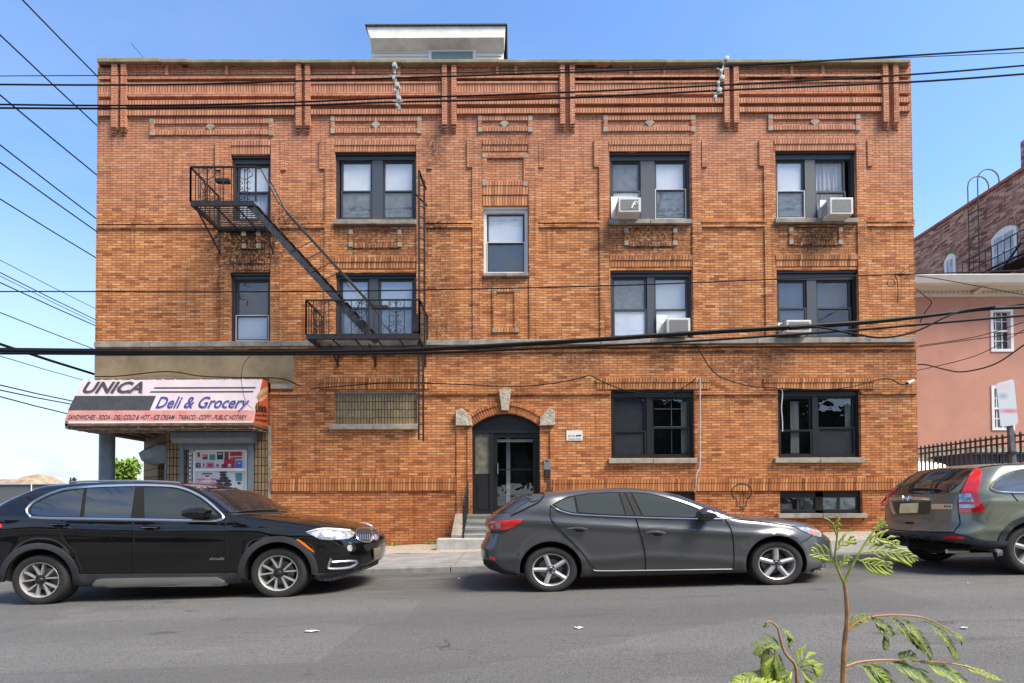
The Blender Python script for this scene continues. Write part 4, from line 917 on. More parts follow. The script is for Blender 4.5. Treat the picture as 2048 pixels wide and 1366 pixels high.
                for i in range(5):
                    a = 2 * math.pi * i / 5 + math.pi / 2 + (.0 if px > 1300 else .32)
                    A = [P(a - .52, .17, .014), P(a, .17, .004), P(a + .52, .17, .014), P(a + .13, .66, .012), P(a, .66, .000), P(a - .13, .66, .012)]
                    B = [P(a - .52, .17, .06), P(a + .52, .17, .06), P(a + .13, .66, .06), P(a - .13, .66, .06)]
                    sp.raw(A + B, [(0, 1, 4, 5), (1, 2, 3, 4), (2, 7, 8, 3), (0, 5, 9, 6), (5, 4, 3, 8, 9)])
            sp.obj('spokes', RM, wh)
            MB().lathe(T([(0, .0), (.06, .0), (.085, .006), (.10, .015), (.19, .016), (.20, .05)]), cc, n=30, sx=Rx, sz=Rz).obj('hub', RM if style != 'vee' else RIMD, wh, smooth=True)
            MB().lathe(T([(0, -.006), (.07, -.006), (.085, .004)]), cc, n=24, sx=Rx, sz=Rz).obj('centre_cap', BLKPL, wh)
            nb = MB()
            for i in range(5):
                a = 2 * math.pi * (i + .5) / 5 + math.pi / 2; q = P(a, .145, 0.012); nb.lathe(T([(0, -.004), (.012, -.004), (.012, .01)]), (q[0], q[1], q[2]), n=8)
            nb.obj('wheel_bolts', BLKPL if style != 'vee' else RIMD, wh)
def PXW(car, px, py, yrel):
    """world x,z of a photo pixel at a depth relative to the car's centre line"""
    v = W(px, py, car.yc + yrel); return v.x, v.z
def vecs(car, pts, yrel): return [PXW(car, a, b_, yrel) for a, b_ in pts]
# ======== black SUV
suv = Car('parked_suv', 'glossy black SUV with chrome window trim parked left in front of the corner shop', -6.52, 1.94)
tp = vecs(suv, [(-40, 1008), (20, 1000), (58, 984), (110, 971), (200, 963.5), (290, 962), (345, 963), (400, 967), (440, 972)], -.3)
tp += vecs(suv, [(492, 983), (575, 1023)], .45)
tp += vecs(suv, [(600, 1026.5), (660, 1033), (700, 1041), (735, 1051), (752, 1062)], .35)
suv.top = curve(tp, .05)
suv.belt = curve(vecs(suv, [(-40, 1034), (60, 1037), (200, 1038), (410, 1041), (470, 1037), (560, 1044), (650, 1056), (700, 1062)], -.95), .06)
suv.bot = curve(vecs(suv, [(-20, 1160), (10, 1165), (160, 1172), (450, 1164), (640, 1156), (760, 1130)], -.9), .03)
suv.xr = curve([(.2, -6.62), (.45, -6.78), (.75, -6.80), (.95, -6.70), (1.1, -6.55), (1.3, -6.15), (1.45, -5.9)], .04)
suv.xf = curve([(.0, -2.25), (.12, -2.0), (.25, -1.85), (.45, -1.80), (.60, -1.81), (.75, -1.85), (.85, -1.95), (1.0, -2.2)], .03)
suv.plan = curve([(-7, .95), (-6.2, .985), (-5, 1), (-3.2, 1), (-2.6, .985), (-1.8, .93)], .1)
suv.cz = .62; suv.box = (-6.85, -1.78, .05, 1.42); suv.crown = .06; suv.tum = .42; suv.cf = (.30, .20); suv.cr = (.12, .12)
zf = curve(vecs(suv, [(-10, 1062), (60, 1056), (260, 1062), (440, 1064), (520, 1066), (700, 1080)], -.95), .06)
suv.crease = [(zf, .016, .035)]
rw = (78.5, 1160, 57.5, 51); fw = (556.2, 1146.3, 57.5, 51.5)
for (a, b_, rx, ry) in (rw, fw):
    c = W(a, b_, suv.yn); suv.arches.append((c.x, c.z - .01, (rx + 12) / 163, (ry + 13) / 163))
BP = paint('black_car_paint', (.003, .003, .004), 0.0, .25); MATS['black_car_paint'].node_tree.nodes['Principled BSDF'].inputs['Specular IOR Level'].default_value = .1; MATS['black_car_paint'].node_tree.nodes['Principled BSDF'].inputs['Coat IOR'].default_value = 1.55
suv.build(BP)
out_ = [(55, 1018), (66, 1006), (88, 994), (110, 985), (132, 979), (180, 974), (225, 972), (275, 971), (329, 972), (362, 976), (395, 989), (420, 1006), (444, 1029), (446, 1038), (435, 1041), (420, 1042), (300, 1040), (180, 1038), (75, 1036), (60, 1031), (55, 1024)]
suv.patch('window_surround', out_, GAP, .002, .004)
suv.patch('quarter_window', [(62, 1022), (68, 1010), (90, 998), (115, 988), (140, 982), (168, 979), (160, 1034), (75, 1032), (64, 1028)], CGLASS, .006, .004)
suv.patch('rear_door_window', [(175, 977.5), (225, 975), (271, 975), (262, 1036), (168, 1035)], CGLASS, .006, .004)
suv.patch('front_door_window', [(288, 975), (329, 976), (358, 980), (390, 992), (414, 1008), (436, 1030), (438, 1037), (420, 1038), (290, 1037)], CGLASS2, .006, .004)
suv.strip('chrome_trim', out_ + [out_[0]], 4.2, CHROME, .012, .014, closed=True, smooth_n=4)
suv.patch('windshield', [(461, 1025), (440, 1008), (415, 991), (385, 974), (430, 972.5), (474, 976), (520, 995), (556, 1014), (573, 1023), (530, 1023)], CGLASS, .005, .004, mirror=False)
suv.strip('windshield_frame', [(455, 1024), (437, 1008), (410, 990), (383, 974.5)], 4, GAP, .006, .004, mirror=False)
# doors
arR = [(151, 1120), (158, 1150)]
suv.patch('door', [(170, 1043), (263, 1044), (266, 1100), (266, 1145), (172, 1147), (160, 1120), (148, 1100), (138, 1085), (130, 1066), (132, 1042.5)], BP, .0035, .004)
suv.patch('door', [(268, 1044), (450, 1045), (452, 1100), (452, 1143), (270, 1145)], BP, .0035, .004)
d1 = suv.strip('door_seam', [(267, 1040), (268, 1100), (268, 1146)], 1.8, GAP, .0045, .004); d2 = suv.strip('door_seam', [(450, 1043), (454, 1090), (454, 1144)], 1.8, GAP, .0045, .004)
suv.strip('door_seam', [(165, 1146), (150, 1106), (128, 1080), (122, 1062), (124, 1040)], 1.6, GAP, .0045, .004)
for (a, b_) in ((118, 1050), (300, 1056)):
    suv.strip('door_handle', [(a - 18, b_ - .5), (a, b_ - 2), (a + 19, b_)], 4.5, BP, .035, .02); suv.strip('handle_chrome', [(a - 15, b_ + 1.8), (a + 2, b_ + .8), (a + 17, b_ + 2.2)], 1.4, CHROME, .037, .006)
    suv.patch('handle_recess', [(a - 12, b_ + 1), (a + 10, b_ + 1), (a + 6, b_ + 7), (a - 6, b_ + 7)], GAP, .005, .004)
suv.strip('body_crease', [(132, 1066), (200, 1061), (266, 1061)], .1, BP, .001, .002) if False else None
# cladding, sill and arches
for (cx_, cy_, rx, ry, a0, a1) in ((78.5, 1160, 71, 66, -8, 182), (556.2, 1146.3, 71, 66, -2, 188)):
    suv.ringpatch('wheel_arch_trim', (cx_, cy_), (rx - 3, ry - 3), (rx + 9, ry + 8), a0, a1, GRYPL, .012, .04)
suv.patch('sill_cladding', [(151, 1149), (300, 1147.5), (480, 1146.5), (484, 1164), (455, 1166), (190, 1173), (160, 1172)], GRYPL, .010, .03)
suv.patch('sill_bar', [(188, 1166.5), (196, 1158.5), (206, 1156.5), (320, 1154.5), (432, 1153.5), (450, 1160), (456, 1165), (440, 1166.5), (320, 1168), (190, 1170)], ALU, .035, .035)
suv.patch('bumper_cladding', [(630, 1148), (655, 1146), (700, 1140), (738, 1130), (757, 1120), (756, 1127), (720, 1143), (690, 1154), (660, 1161), (640, 1160), (630, 1157)], GRYPL, .008, .02, mirror=False)
suv.patch('rear_bumper_cladding', [(-22, 1146), (8, 1150), (10, 1162), (-20, 1160)], GRYPL, .008, .02)
# front end
hl = suv.patch('headlight', [(611, 1064), (632, 1059), (650, 1056.5), (680, 1057.5), (700, 1060), (710, 1066), (706, 1073), (695, 1078), (660, 1080), (640, 1078), (624, 1071)], CLEARL, .007, .006)
suv.patch('lamp_reflector', [(640, 1065), (652, 1062), (664, 1064), (664, 1073), (650, 1075)], CHROME, .012, .006, parent=hl); suv.patch('lamp_reflector', [(672, 1064), (686, 1064), (690, 1072), (676, 1075)], CHROME, .012, .006, parent=hl)
suv.strip('daytime_light', [(615, 1064.5), (645, 1058.5), (700, 1061.5)], 2.5, WHITEF, .013, .005, parent=hl)
suv.patch('amber_reflector', [(592.5, 1078.5), (597, 1078), (610, 1087), (621, 1096), (628.5, 1103.5), (627, 1104.5), (616, 1097), (604, 1088)], AMB, .018, .012)
for poly in ([(711, 1064), (718, 1058), (733, 1057), (741, 1058), (743, 1066), (742, 1080), (735, 1084), (722, 1083), (714, 1077)], [(745, 1059), (750, 1057), (755, 1062), (755.5, 1073), (752, 1079), (746.5, 1079), (745, 1068)]):
    g_ = suv.patch('kidney_grille', poly, BLKPL, .004, .006, mirror=False); suv.strip('grille_surround', poly + [poly[0]], 2.4, CHROME, .012, .014, parent=g_, mirror=False, closed=True, smooth_n=3)
    xs_ = [p[0] for p in poly]; x0_, x1_ = min(xs_) + 3, max(xs_) - 2; n_ = 6 if x1_ - x0_ > 15 else 3
    for i in range(n_): x_ = x0_ + (x1_ - x0_) * (i + .5) / n_; suv.strip('grille_bar', [(x_, 1061), (x_ - .5, 1070), (x_, 1080)], 1.8, CHROME, .012, .01, parent=g_, mirror=False, smooth_n=0)
fg = suv.patch('fog_lamp_recess', [(692, 1094), (698, 1088), (708, 1088), (713, 1096), (708, 1103), (697, 1103)], GAP, .004, .004); suv.patch('fog_lamp', [(693, 1095), (696, 1090), (702, 1090), (704, 1096), (702, 1102), (696, 1102)], CLEARL, .012, .01, parent=fg)
it = suv.patch('air_intake', [(660, 1120), (714, 1121), (706, 1133), (662, 1137)], GAP, .003, .004); suv.strip('intake_frame', [(662, 1117), (658, 1130), (660, 1137), (700, 1134), (712, 1122), (664, 1124)], 4.2, ALU, .012, .02, parent=it, smooth_n=3)
suv.patch('lower_grille', [(722, 1119), (742, 1113), (757, 1108), (757, 1112), (742, 1120), (722, 1127)], GAP, .003, .004, mirror=False); suv.patch('centre_grille', [(726, 1090), (752, 1084), (756, 1086), (754, 1094), (730, 1099)], GAP, .003, .004, mirror=False)
suv.patch('licence_plate', [(744, 1097.5), (758, 1094), (758, 1115), (745, 1119)], mat('dull_plate', (.20, .17, .12), .5), .03, .015, mirror=False)
suv.patch('tail_light', [(-12, 1046), (3, 1048), (4, 1055), (-10, 1062)], REDL, .01, .01)
suv.strip('bonnet_seam', [(476, 1032), (520, 1036), (600, 1048), (660, 1054.5), (712, 1056)], 1.5, GAP, .003, .003, mirror=False)
suv.strip('bonnet_crease', [(478, 1030), (530, 1032), (600, 1036)], .6, BP, .004, .004, mirror=False)
suv.patch('cowl_panel', [(459, 1027), (575, 1024.5), (582, 1026), (470, 1030)], BLKPL, .004, .004, mirror=False)
suv.strip('wiper', [(470, 1026), (510, 1022), (555, 1021)], 1.6, BLKPL, .02, .01, mirror=False)
p = W(735, 1052, suv.yc + .1); suv.patch('bonnet_badge', [(731, 1048.5), (735, 1048.3), (739, 1050.5), (735, 1051)], CHROME, .01, .01, mirror=False)
# roof rail
for yy in (-.64, .64):
    pts = []
    for px_ in range(140, 372, 20):
        x_ = PXW(suv, px_, 970, yy)[0]; ys = suv.yc + yy; zz = np.linspace(1.6, .8, 200); f = suv.F(np.full(200, x_), np.full(200, ys), zz); i = (f < 0).argmax(); pts.append((x_, ys, zz[i] + .018)) if i else None
    MB().tube(pts, .013, 6).obj('roof_rail', ALU, suv.root, smooth=True)
suv.wheel(*rw, 'vee'); suv.wheel(*fw, 'vee')
def mirror_mesh(car, px, py, w_, h_, m, name='door_mirror', ext=.2):
    base = car.hit([px], [py + 2])[0]; 
    for sg in (0, 1):
        mb = MB(); n = 10; rows = []
        for i in range(n + 1):
            t = i / n; r_ = math.sin(math.pi * (0.08 + .84 * t)) ** .45; x = base[0] + (t - .5) * w_
            rows.append([(x + (.03 if k in (0, 5) else 0), base[1] - .03 - ext * (0.5 + .5 * math.cos(a)), base[2] + .03 + h_ * .5 * math.sin(a) * r_) for k, a in enumerate([2 * math.pi * j / 14 for j in range(14)])])
        vs_ = [p_ for r__ in rows for p_ in r__]; fs_ = [(i * 14 + k, i * 14 + (k + 1) % 14, (i + 1) * 14 + (k + 1) % 14, (i + 1) * 14 + k) for i in range(n) for k in range(14)] + [tuple(range(14))[::-1], tuple(n * 14 + k for k in range(14))]
        if sg: vs_ = [(x, 2 * car.yc - y, z) for x, y, z in vs_]
        mb.raw(vs_, fs_); o = mb.obj(name, m, car.root, smooth=True)
        yb = base[1] if not sg else 2 * car.yc - base[1]; s_ = 1 if not sg else -1
        MB().bar((base[0] + .02, yb + .04 * s_, base[2] - .05), (base[0], yb - .12 * s_, base[2] - .0), .07, .04).obj('mirror_arm', BLKPL, o)
mirror_mesh(suv, 404, 1029, .27, .15, BP)
# lettering on the front door
def flat_text(txt, quad, place, name, m, parent=None, bold=0.0, ext=0.0, spacing=1.0, root=None):
    """text outlines fitted into a photo quad (tl, tr, br, bl) and carried onto a real surface by place(px, py)"""
    cu = bpy.data.curves.new('t', 'FONT'); cu.body = txt; cu.size = 1; cu.offset = bold; cu.space_character = spacing; cu.resolution_u = 3
    o = bpy.data.objects.new('t', cu); C.objects.link(o); bpy.context.view_layer.update(); dg = bpy.context.evaluated_depsgraph_get(); me = bpy.data.meshes.new_from_object(o.evaluated_get(dg))
    bpy.data.objects.remove(o); co = [v.co.copy() for v in me.vertices]
    x0 = min(v.x for v in co); x1 = max(v.x for v in co); y0 = min(v.y for v in co); y1 = max(v.y for v in co)
    tl, tr, br, bl = quad; q = []
    for v in co:
        u = (v.x - x0) / (x1 - x0); t = (v.y - y0) / (y1 - y0)
        q.append(((bl[0] * (1 - u) + br[0] * u) * (1 - t) + (tl[0] * (1 - u) + tr[0] * u) * t, (bl[1] * (1 - u) + br[1] * u) * (1 - t) + (tl[1] * (1 - u) + tr[1] * u) * t))
    P = place(q)
    for v, p_ in zip(me.vertices, P): v.co = p_
    me.materials.clear(); me.materials.append(m); me.name = name
    ob = bpy.data.objects.new(name, me); C.objects.link(ob)
    if parent is not None: ob.parent = parent; ob.matrix_parent_inverse = Matrix.Translation(-wpos(parent))
    return ob
def oncar(car, off=.007): return lambda q: [Vector(v) for v in car.hit([a[0] for a in q], [a[1] for a in q], off)]
flat_text('xDrive35i', [(419, 1115), (448.5, 1114.5), (448.5, 1119.5), (419, 1120)], oncar(suv), 'door_lettering', CHROME, suv.root, bold=.01)
# ======== grey hatchback
hb = Car('parked_hatchback', 'dark grey hatchback with five-spoke silver wheels parked in front of the entrance steps', -6.73, 1.80)
tp = vecs(hb, [(930, 1066), (972, 1040), (977, 1031.5)], .3) + vecs(hb, [(1035, 991.5), (1084, 984.5), (1146, 978), (1228, 974.7), (1260, 974.7), (1301, 978), (1340, 986)], -.3) + vecs(hb, [(1403, 1007), (1452, 1026.5), (1490, 1029.5), (1527, 1031.5), (1588, 1039), (1611, 1045), (1636, 1058), (1650, 1070)], -.45)
hb.top = curve(tp, .035)
hb.belt = curve(vecs(hb, [(960, 1022), (1060, 1016), (1101, 1013), (1134, 1026), (1269, 1034), (1446, 1038), (1520, 1046), (1600, 1058), (1640, 1066)], -.88), .06)
hb.bot = curve(vecs(hb, [(960, 1128), (1000, 1145), (1040, 1152), (1166, 1154), (1494, 1144.5), (1620, 1144), (1655, 1128)], -.8), .03)
hb.xr = curve([(.1, -.10), (.25, -.25), (.38, -.41), (.52, -.42), (.62, -.36), (.72, -.34), (.82, -.39), (.88, -.37), (1.0, -.25), (1.2, .05)], .015)
hb.xf = curve([(.12, 4.02), (.2, 4.20), (.30, 4.24), (.45, 4.20), (.60, 4.18), (.70, 4.14), (.80, 4.0)], .02)
hb.plan = curve([(-.5, .93), (.1, .975), (.8, 1), (2.6, 1), (3.3, .985), (4.4, .90)], .1)
hb.cz = .60; hb.box = (-.44, 4.26, .1, 1.28); hb.crown = .055; hb.tum = .50; hb.cf = (.58, .15); hb.cr = (.07, .16); hb.belly = .03
zc1 = curve(vecs(hb, [(950, 1046), (1040, 1042), (1160, 1050), (1300, 1058), (1450, 1066), (1600, 1072)], -.9), .08); zc2 = curve(vecs(hb, [(1150, 1118), (1200, 1122), (1300, 1112), (1460, 1122), (1500, 1128)], -.9), .08)
hb.crease = [(zc1, .018, .04), (zc2, .012, .05)]
rw = (1102, 1139.5, 54.2, 46.5); fw = (1554, 1127, 54, 45.8)
for (a, b_, rx, ry) in (rw, fw):
    c = W(a, b_, hb.yn); hb.arches.append((c.x, c.z + .005, (rx + 8) / 168, (ry + 9) / 168))
GP = paint('gunmetal_car_paint', (.085, .088, .094), .45, .32)
GP.node_tree.nodes['Principled BSDF'].inputs['Coat Roughness'].default_value = .12; GP.node_tree.nodes['Principled BSDF'].inputs['Coat Weight'].default_value = .7
hb.build(GP)
top_ = [(1103, 1010), (1118, 1000.5), (1136, 993), (1158, 989), (1177, 986.5), (1215, 984), (1262, 984), (1290, 985.5), (1311, 989), (1332, 994), (1352, 1000.5), (1380, 1010), (1404, 1020), (1444, 1036.5)]
hb.patch('window_surround', top_ + [(1440, 1037.5), (1360, 1036), (1269, 1033.5), (1200, 1030.5), (1150, 1027), (1128, 1022), (1112, 1016)], GAP, .002, .004)
hb.patch('quarter_window', [(1109, 1010), (1122, 1002), (1136, 997), (1147, 994.5), (1153, 1026), (1135, 1023), (1119, 1016.5)], CGLASS, .006, .004)
hb.patch('rear_door_window', [(1151, 993), (1177, 989.5), (1215, 987), (1236, 986.7), (1250, 1030.5), (1200, 1028), (1157, 1025)], CGLASS2, .006, .004)
hb.patch('front_door_window', [(1264, 987), (1290, 988.5), (1311, 992), (1332, 997), (1352, 1003.5), (1378, 1013), (1394, 1020), (1402, 1035), (1360, 1034), (1286, 1032)], CGLASS2, .006, .004)
hb.patch('front_quarter_light', [(1410, 1025), (1436, 1035), (1412, 1035)], CGLASS2, .006, .004)
hb.patch('pillar_cover', [(1239, 986), (1260, 986), (1282, 1032), (1253, 1031)], mat('satin_grey_pillar', (.020, .021, .023), .7, spec=.2), .006, .004)
hb.strip('chrome_trim', [(1101, 1010.5), (1112, 1018), (1128, 1024.5), (1150, 1029), (1200, 1032), (1269, 1035), (1360, 1037.5), (1446, 1038.5)], 1.8, CHROME, .016, .016)
hb.patch('windshield', [(1452, 1026), (1441, 1030), (1404, 1014), (1352, 994), (1335, 988.5), (1350, 989.5), (1402, 1009)], CGLASS, .005, .004, mirror=False)
hb.patch('rear_glass', [(986, 1027.5), (1000, 1018), (1036, 996.5), (1062, 997), (1063, 1000), (1040, 1013), (1020, 1025)], CGLASS, .005, .004, mirror=False)
hb.patch('rear_spoiler', [(1034, 991.5), (1060, 988.5), (1086, 985.5), (1088, 992), (1078, 1000), (1064, 1004), (1063, 997), (1050, 994.5)], GP, .012, .02, mirror=False)
hb.strip('tailgate_seam', [(1086, 985.5), (1088, 992), (1078, 1004), (1050, 1018), (1022, 1031)], 1.6, GAP, .014, .006, mirror=False)
hb.patch('roof_antenna_fin', [(1087, 984), (1093, 976.5), (1112, 977.5), (1116, 982)], CHROME, .01, .02, mirror=False) if False else None
hb.patch('door', [(1104, 1020), (1130, 1027), (1152, 1031), (1200, 1034), (1268, 1037), (1276, 1060), (1287, 1100), (1289.5, 1138), (1198, 1139), (1180, 1124), (1165, 1104), (1148, 1086), (1134, 1073), (1112, 1048), (1104, 1034)], GP, .003, .004)
hb.patch('door', [(1273, 1037), (1360, 1039.5), (1448, 1040.5), (1462, 1066), (1466, 1100), (1466, 1135), (1293, 1138), (1291, 1100), (1280, 1060)], GP, .003, .004)
hb.strip('door_seam', [(1101.5, 1010), (1101, 1034), (1110, 1049), (1134, 1075), (1163, 1104), (1180, 1126), (1193, 1140)], 1.8, GAP, .004, .004)
hb.strip('door_seam', [(1249, 985), (1262, 1012), (1273, 1040), (1284, 1080), (1291, 1114), (1291.5, 1139)], 1.8, GAP, .0075, .004)
hb.strip('door_seam', [(1450, 1038), (1464, 1064), (1468, 1098), (1468, 1136)], 1.8, GAP, .004, .004)
hb.strip('sill_trim', [(1188, 1137), (1198, 1141), (1300, 1140), (1463, 1137.5)], 1.6, SATIN, .018, .02, smooth_n=6)
hb.patch('sill_skirt', [(1168, 1136), (1186, 1139), (1198, 1143), (1300, 1142), (1490, 1139), (1494, 1144), (1330, 1149), (1166, 1154), (1163, 1146)], mat('dark_grey_skirt', (.06, .062, .066), .4, .5), .006, .02)
for (a, b_) in ((1154, 1056), (1310, 1064)):
    hb.patch('handle_recess', [(a - 8, b_ + 1), (a + 17, b_ + 1), (a + 12, b_ + 7), (a + 2, b_ + 8), (a - 6, b_ + 4)], GAP, .005, .003); hb.strip('door_handle', [(a - 20, b_ - .5), (a, b_ - 1.5), (a + 20, b_ + 1)], 3.6, CHROME if False else GP, .036, .02)
tl_ = hb.patch('tail_light', [(977, 1047), (984, 1043), (1010, 1041.5), (1046, 1038.5), (1040, 1046), (1028, 1053), (1014, 1058.5), (988, 1060), (980, 1056)], REDL, .008, .008); hb.patch('lamp_lens', [(992, 1047), (1000, 1046), (1001, 1056), (993, 1057)], CLEARL, .012, .006, parent=tl_); hb.patch('lamp_lens', [(982, 1050), (988, 1049), (988, 1056), (983, 1055)], CLEARL, .012, .006, parent=tl_)
hh = hb.patch('headlight', [(1592, 1055), (1612, 1055.5), (1634, 1060.5), (1642, 1067), (1644, 1074), (1636, 1074), (1622, 1069.5), (1604, 1061.5)], CLEARL, .008, .008); hb.patch('indicator', [(1616, 1062), (1630, 1062.5), (1632, 1070), (1622, 1068.5)], AMB, .013, .006, parent=hh)
hb.strip('bumper_seam', [(1625, 1071), (1612, 1080), (1602, 1084.5)], 1.6, GAP, .004, .003); hb.strip('bumper_seam', [(1018, 1060), (1000, 1064), (980, 1064)], 1.2, GAP, .004, .003, mirror=False)
hb.patch('rear_reflector', [(980, 1113), (989, 1115), (990, 1120), (981, 1118)], REDL, .01, .008); hb.patch('rear_bumper_insert', [(966, 1118), (984, 1122), (1006, 1137), (1036, 1147), (1034, 1150), (1006, 1147), (980, 1138), (968, 1128)], BLKPL, .006, .01, mirror=False)
hb.patch('front_bumper_insert', [(1625, 1137), (1652, 1127), (1650, 1134), (1636, 1144), (1620, 1144)], BLKPL, .006, .01)
hb.strip('bonnet_seam', [(1452, 1037), (1490, 1040), (1540, 1046), (1592, 1054)], 1.4, GAP, .003, .003, mirror=False)
hb.patch('cowl_panel', [(1448, 1031), (1454, 1027.5), (1490, 1031.5), (1480, 1035)], BLKPL, .004, .004, mirror=False)
hb.patch('fuel_flap', [(1040, 1056), (1056, 1055), (1058, 1068), (1042, 1069)], GP, .003, .003, mirror=False) if False else None
hb.wheel(*rw, 'star', tread=.21); hb.wheel(*fw, 'star', tread=.21)
mirror_mesh(hb, 1404, 1032, .17, .17, mat('black_mirror_paint', (.02, .016, .018), .15, coat=1), ext=.2)
p = W(1102, 980, hb.yc); MB().prism([(p.x - .09, p.y - .012, p.z - .05), (p.x + .10, p.y - .012, p.z - .04), (p.x - .02, p.y - .012, p.z + .012), (p.x - .07, p.y - .012, p.z + .014)], (0, .024, 0)).obj('antenna_fin', GP, hb.root)
# ======== green SUV
cv = Car('parked_suv', 'grey-green SUV seen from behind with tall red tail lights parked at the right edge', -6.55, 1.82)
cv.top = curve([(5.3, 1.44)] + vecs(cv, [(1862, 943), (1890, 935), (1949, 928.5), (2048, 924)], -.25) + [(8.0, 1.66), (8.6, 1.56), (9.3, 1.20), (9.7, 1.16), (10.1, 1.02)], .05)
cv.belt = curve([(5.2, 1.17), (6.2, 1.18), (7.5, 1.18), (9.0, 1.17), (10.1, 1.05)], .08)
cv.bot = curve([(5.3, .60), (5.9, .50), (6.3, .47), (9, .45), (10.1, .6)], .03)
cv.xr = curve([(.35, 5.72), (.47, 5.62), (.56, 5.47), (.68, 5.46), (.73, 5.52), (.80, 5.555), (1.0, 5.57), (1.18, 5.62), (1.32, 5.74), (1.46, 5.93), (1.55, 6.06)], .015)
cv.xf = curve([(.3, 9.9), (.5, 10.0), (.9, 10.0), (1.1, 9.9)], .03)
cv.plan = curve([(5.2, .965), (6.0, 1), (9, 1), (10, .95)], .1)
cv.cz = .95; cv.box = (5.45, 10.05, .3, 1.66); cv.crown = .05; cv.tum = .34; cv.cr = (.09, .17); cv.cf = (.2, .2); cv.belly = .03; cv.kend = .07
zc3 = curve(vecs(cv, [(1920, 1010), (1990, 1004), (2048, 1003), (2300, 1000)], -.9), .06); zc4 = curve(vecs(cv, [(1920, 1062), (2020, 1060), (2300, 1056)], -.9), .06)
cv.crease = [(zc3, .010, .02), (zc4, .015, .03)]
rw = (2067, 1099, 57, 50)
c = W(rw[0], rw[1], cv.yn); cv.arches.append((c.x, c.z + .02, .42, .385)); cv.arches.append((c.x + 2.62, c.z + .1, .42, .385))
CP = paint('grey_green_car_paint', (.17, .19, .145), .30, .36)
cv.build(CP)
gl = cv.patch('rear_window', [(1840, 941.5), (1900, 937), (1950, 936.5), (1946, 940), (1932, 957), (1914, 974), (1897, 986.5), (1840, 988), (1786, 988.5), (1796, 974), (1818, 955)], CGLASS, .006, .005, mirror=False)
cv.patch('window_corner_panel', [(1941, 949), (1926, 975), (1917, 987), (1898, 987), (1915, 974)], CP, .008, .005, mirror=False)
cv.strip('wiper', [(1822, 980), (1850, 979.5), (1886, 981.5)], 1.8, BLKPL, .03, .015, mirror=False, parent=gl)
cv.patch('high_stop_lamp', [(1880, 940), (1896, 939), (1892, 946), (1884, 947)], GAP, .012, .005, mirror=False, parent=gl)
tl_ = cv.patch('tail_light', [(1951, 937.5), (1958, 937.5), (1963.5, 941), (1961, 962), (1955, 986), (1963, 1004), (1972, 1024.5), (1945, 1025.5), (1919.5, 1025.5), (1918, 1003), (1922, 990), (1929, 974), (1942, 948)], REDL, .014, .02, mirror=False)
cv.patch('reversing_lens', [(1920, 988), (1942, 987.5), (1949, 1004.5), (1919.5, 1005)], CLEARL, .02, .01, parent=tl_, mirror=False); cv.patch('indicator_lens', [(1920, 1009.5), (1949, 1009.5), (1950, 1015.5), (1920.5, 1016)], CLEARL, .02, .01, parent=tl_, mirror=False)
cv.strip('tail_light_edge', [(1950, 937), (1940, 949), (1927, 975), (1917, 1002), (1918.5, 1025)], 1.6, GAP, .010, .01, mirror=False)
tl2 = cv.patch('tail_light', [(1792, 974), (1778, 988), (1764, 1003), (1762, 1006), (1765, 1006), (1780, 992), (1794, 978)], REDL, .012, .015, mirror=False)
cv.strip('garnish_bar', [(1782, 999.5), (1800, 997.5), (1830, 997), (1862, 998.5)], 5.5, CHROME, .022, .03, mirror=False)
cv.patch('plate_recess', [(1781, 1004), (1862, 1003), (1858, 1026), (1850, 1029), (1797, 1029), (1788, 1024)], mat('recess_shade_green', (.09, .10, .08), .35, .6), .003, .004, mirror=False)  # flat patch; the recess's shade is put into the darker green
cv.strip('garnish_side', [(1783, 1004), (1786, 1018), (1791, 1028)], 5, CHROME, .012, .02, mirror=False)
cv.patch('licence_plate', [(1803.5, 1008), (1839, 1006.5), (1837, 1026), (1801.5, 1026.5)], mat('yellowed_plate', (.85, .72, .36), .4, noise=.12, nscale=9), .022, .015, mirror=False)
st = cv.patch('bumper_sticker', [(1863.5, 1008), (1906, 1008), (1906, 1018.5), (1863.5, 1018.5)], mat('tan_sticker', (.80, .52, .28), .5), .006, .002, mirror=False)
flat_text('My Grand', [(1866, 1011), (1885, 1011), (1885, 1015.5), (1866, 1015.5)], oncar(cv, .009), 'sticker_lettering', mat('orange_print', (.42, .15, .06), .5), cv.root) if False else None
for i in range(3):
    cv.patch('sticker_mark', [(1889 + i * 5, 1011), (1892.5 + i * 5, 1011.5), (1892 + i * 5, 1015), (1890 + i * 5, 1014.5)], BLKPL, .010, .003, mirror=False)
cv.strip('emblem', [(1810, 993.5), (1811.5, 999.5), (1813, 1003)], 2.2, CHROME, .045, .02, mirror=False, smooth_n=0); cv.strip('emblem', [(1824, 993), (1822.5, 999), (1821, 1003)], 2.2, CHROME, .045, .02, mirror=False, smooth_n=0); cv.strip('emblem', [(1812, 998.5), (1817, 998.5), (1822.5, 998)], 2.2, CHROME, .045, .02, mirror=False, smooth_n=0)
flat_text('CR-V', [(1764, 1006.5), (1777, 1006), (1777, 1010.5), (1764, 1011)], oncar(cv, .008), 'tailgate_lettering', CHROME, cv.root, bold=.02)
cv.strip('tailgate_seam', [(1917.5, 1026), (1920, 1042), (1919.5, 1049), (1912, 1058), (1908, 1064)], 1.8, GAP, .005, .005, mirror=False); cv.strip('tailgate_seam', [(1765, 1058), (1830, 1063), (1908, 1064.5)], 1.8, GAP, .005, .005, mirror=False)
cv.patch('tailgate_handle', [(1811, 1044.5), (1828, 1044.5), (1828, 1047.5), (1813, 1048)], GAP, .006, .004, mirror=False)
